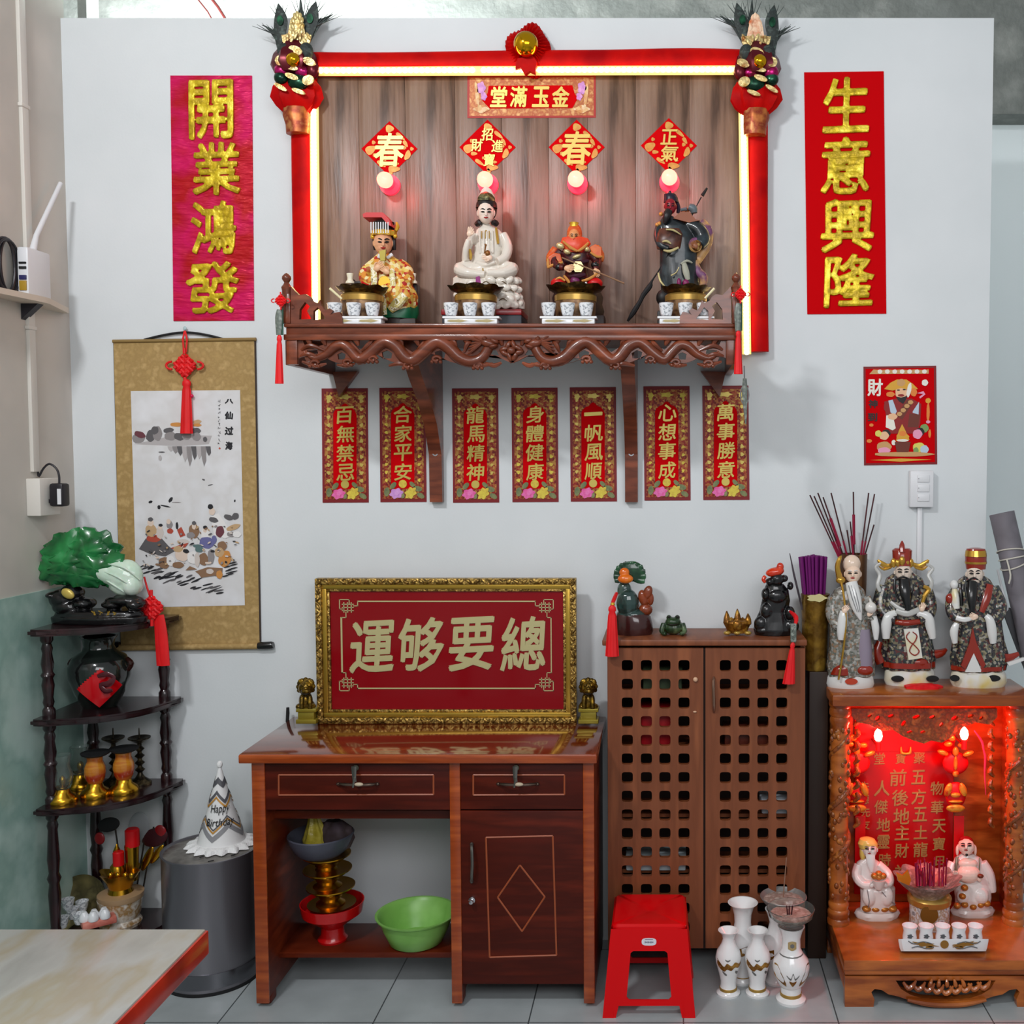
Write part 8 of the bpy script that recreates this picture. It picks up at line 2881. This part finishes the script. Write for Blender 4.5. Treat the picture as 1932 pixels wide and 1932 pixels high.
r = thing('cable_duct', 'thin white cable duct running down the left wall', 'duct', lw(60, 890))
mb = MB()
pts = [lw(x, y, .006) - r.location for x, y in ((33, -20), (40, 120), (47, 300), (54, 480), (62, 660), (69, 890))]
ym = sum(p.y for p in pts) / len(pts)
mb.bb((0, ym - .016, pts[-1].z), (.012, ym + .016, 4.2 - r.location.z), .001)
obj('duct_body', mb, mat('cream_plastic', '#d8d4cc', .4), r)
for y in (205, 618):
    p_ = lw(50, y, 0) - r.location
    mb = MB()
    mb.bb((-.0, ym - .022, p_.z - .006), (.015, ym + .022, p_.z + .006), .002)
    obj('clip', mb, mat('cream_plastic', '#d8d4cc', .4), r)
r = thing('socket_box', 'white wall socket box on the left wall with a black adapter plugged in', 'socket', lw(70, 972))
zt0 = (lw(70, 902) - r.location).z
mb = MB()
mb.bb((0, -.055, 0), (.045, .055, zt0), .003)
obj('box_body', mb, mat('cream_plastic', '#d8d4cc', .4), r)
r2 = thing('power_adapter', 'black power adapter plugged into the left wall socket', 'adapter', r.location + Vector((.045, .0, zt0 * .55)))
mb = MB()
mb.box((.03, .0, .0), (.045, .045, .075), None, .008)
mb.box((.004, 0, -.02), (.012, .02, .012))
obj('adapter_body', mb, mat('black_plastic', '#1c1a20', .4), r2)
mb = MB()
mb.tube([(.03, 0, .037), (.03, 0, .062), (.022, .0, .085), (.0, 0, .10), (-.02, 0, .085), (-.035, 0, .06), (-.038, 0, .08), (-.04, 0, .13)], .0035, 8, 4)
obj('cable', mb, mat('black_plastic', '#1c1a20', .4), r2)
mb = MB()
mb.bb((.036, -.024, -.03), (.048, -.0225, .02))
obj('white_label', mb, SWM, r2)
r = thing('wall_shelf', 'small cream corner-cut shelf board on the left wall with a router on it', 'shelf', lw(50, 575))
mb = MB()
pl_ = [(0, .20), (.02, .20), (.085, -.02), (.085, -.06), (.02, -.6), (0, -.6)]
A = [mb.bm.verts.new((x, y, 0)) for x, y in pl_]
B = [mb.bm.verts.new((x, y, .018)) for x, y in pl_]
mb._face(A)
mb._face(B[::-1])
for i in range(6):
    mb._face((A[i], A[(i + 1) % 6], B[(i + 1) % 6], B[i]))
obj('shelf_board', mb, mat('cream_board', '#d0c4b4', .5), r)
mb = MB()
mb.prism([(0, -.05), (.055, 0), (0, 0)], -.03, .0)
obj('bracket', mb, mat('dark_bracket', '#2a2830', .5), r)
s_ = thing('router', 'white router with an upright antenna on the left wall shelf', 'router', r.location + Vector((.03, -.02, .018)))
mb = MB()
mb.box((.01, .0, .075), (.035, .12, .15), None, .006)
obj('router_body', mb, mat('white_plastic', '#dcdde0', .35), s_)
for nm, z, h_, m_ in (('blue_port', .055, .014, mat('navy_plastic', '#2a2a5a', .4)), ('yellow_port', .03, .03, mat('yellow_port', '#a8862a', .4)), ('black_port', .1, .006, BLACKM), ('black_port', .085, .008, BLACKM)):
    mb = MB()
    mb.bb((.0, -.064, z - h_ / 2), (.022, -.058, z + h_ / 2), .001)
    obj(nm, mb, m_, s_)
mb = MB()
mb.tube([(.008, .0, .15), (.008, .02, .2), (.01, .16, .40)], [.011, .008, .007], 10)
obj('antenna', mb, mat('white_plastic', '#dcdde0', .35), s_)
r3 = thing('cable_coil', 'black cable coil hanging behind the router on the left wall shelf', 'cable', r.location + Vector((.015, -.12, .018)))
mb = MB()
for k, (ra, rb_) in enumerate(((.07, .085), (.05, .082), (.035, .078), (.062, .08))):
    pts = [(.002 * k, -.0 + ra * math.cos(a), .083 + rb_ * math.sin(a)) for a in [2 * PI * i / 28 for i in range(29)]]
    mb.tube(pts, .0045, 8)
obj('coil', mb, mat('black_plastic', '#1c1a20', .4), r3)

# ================================================================ marble table in the foreground
MARB = mat('cream_marble', '#a9aba5', .25, cols=['#9fa09b', '#adaea9', '#a39b86', '#a9aba5', '#aeb0ab', '#909294', '#a4a6a0'], ns=2.0, st=(2.2, .8, 1), det=5, lo=.3, hi=.7, coat=.3)
zTa = .77
cr = WZ(389, 1752, zTa)
t = thing('table', 'cream marble table top with red edge at the lower left front', 'table', (cr.x - .6, cr.y - .6, 0))
mb = MB()
mb.bb((XL + .03 - t.location.x, -1.25, zTa - .045), (.6, .6, zTa), .004)
obj('table_top', mb, MARB, t)
mb = MB()
mb.bb((XL + .03 - t.location.x, .594, zTa - .052), (.604, .603, zTa - .004), .003)
mb.bb((.595, -1.25, zTa - .052), (.604, .6, zTa - .004), .003)
obj('red_edge', mb, mat('red_table_edge', '#b0140c', .3, cols=['#c83018', '#7a0c0c'], ns=5, coat=.3), t)
for x in (.5, XL + .12 - t.location.x):
    for y in (.48, -1.1):
        mb = MB()
        mb.bb((x - .025, y - .025, 0), (x + .025, y + .025, zTa - .046), .004)
        obj('leg', mb, mat('dark_metal_leg', '#3a3030', .4), t)
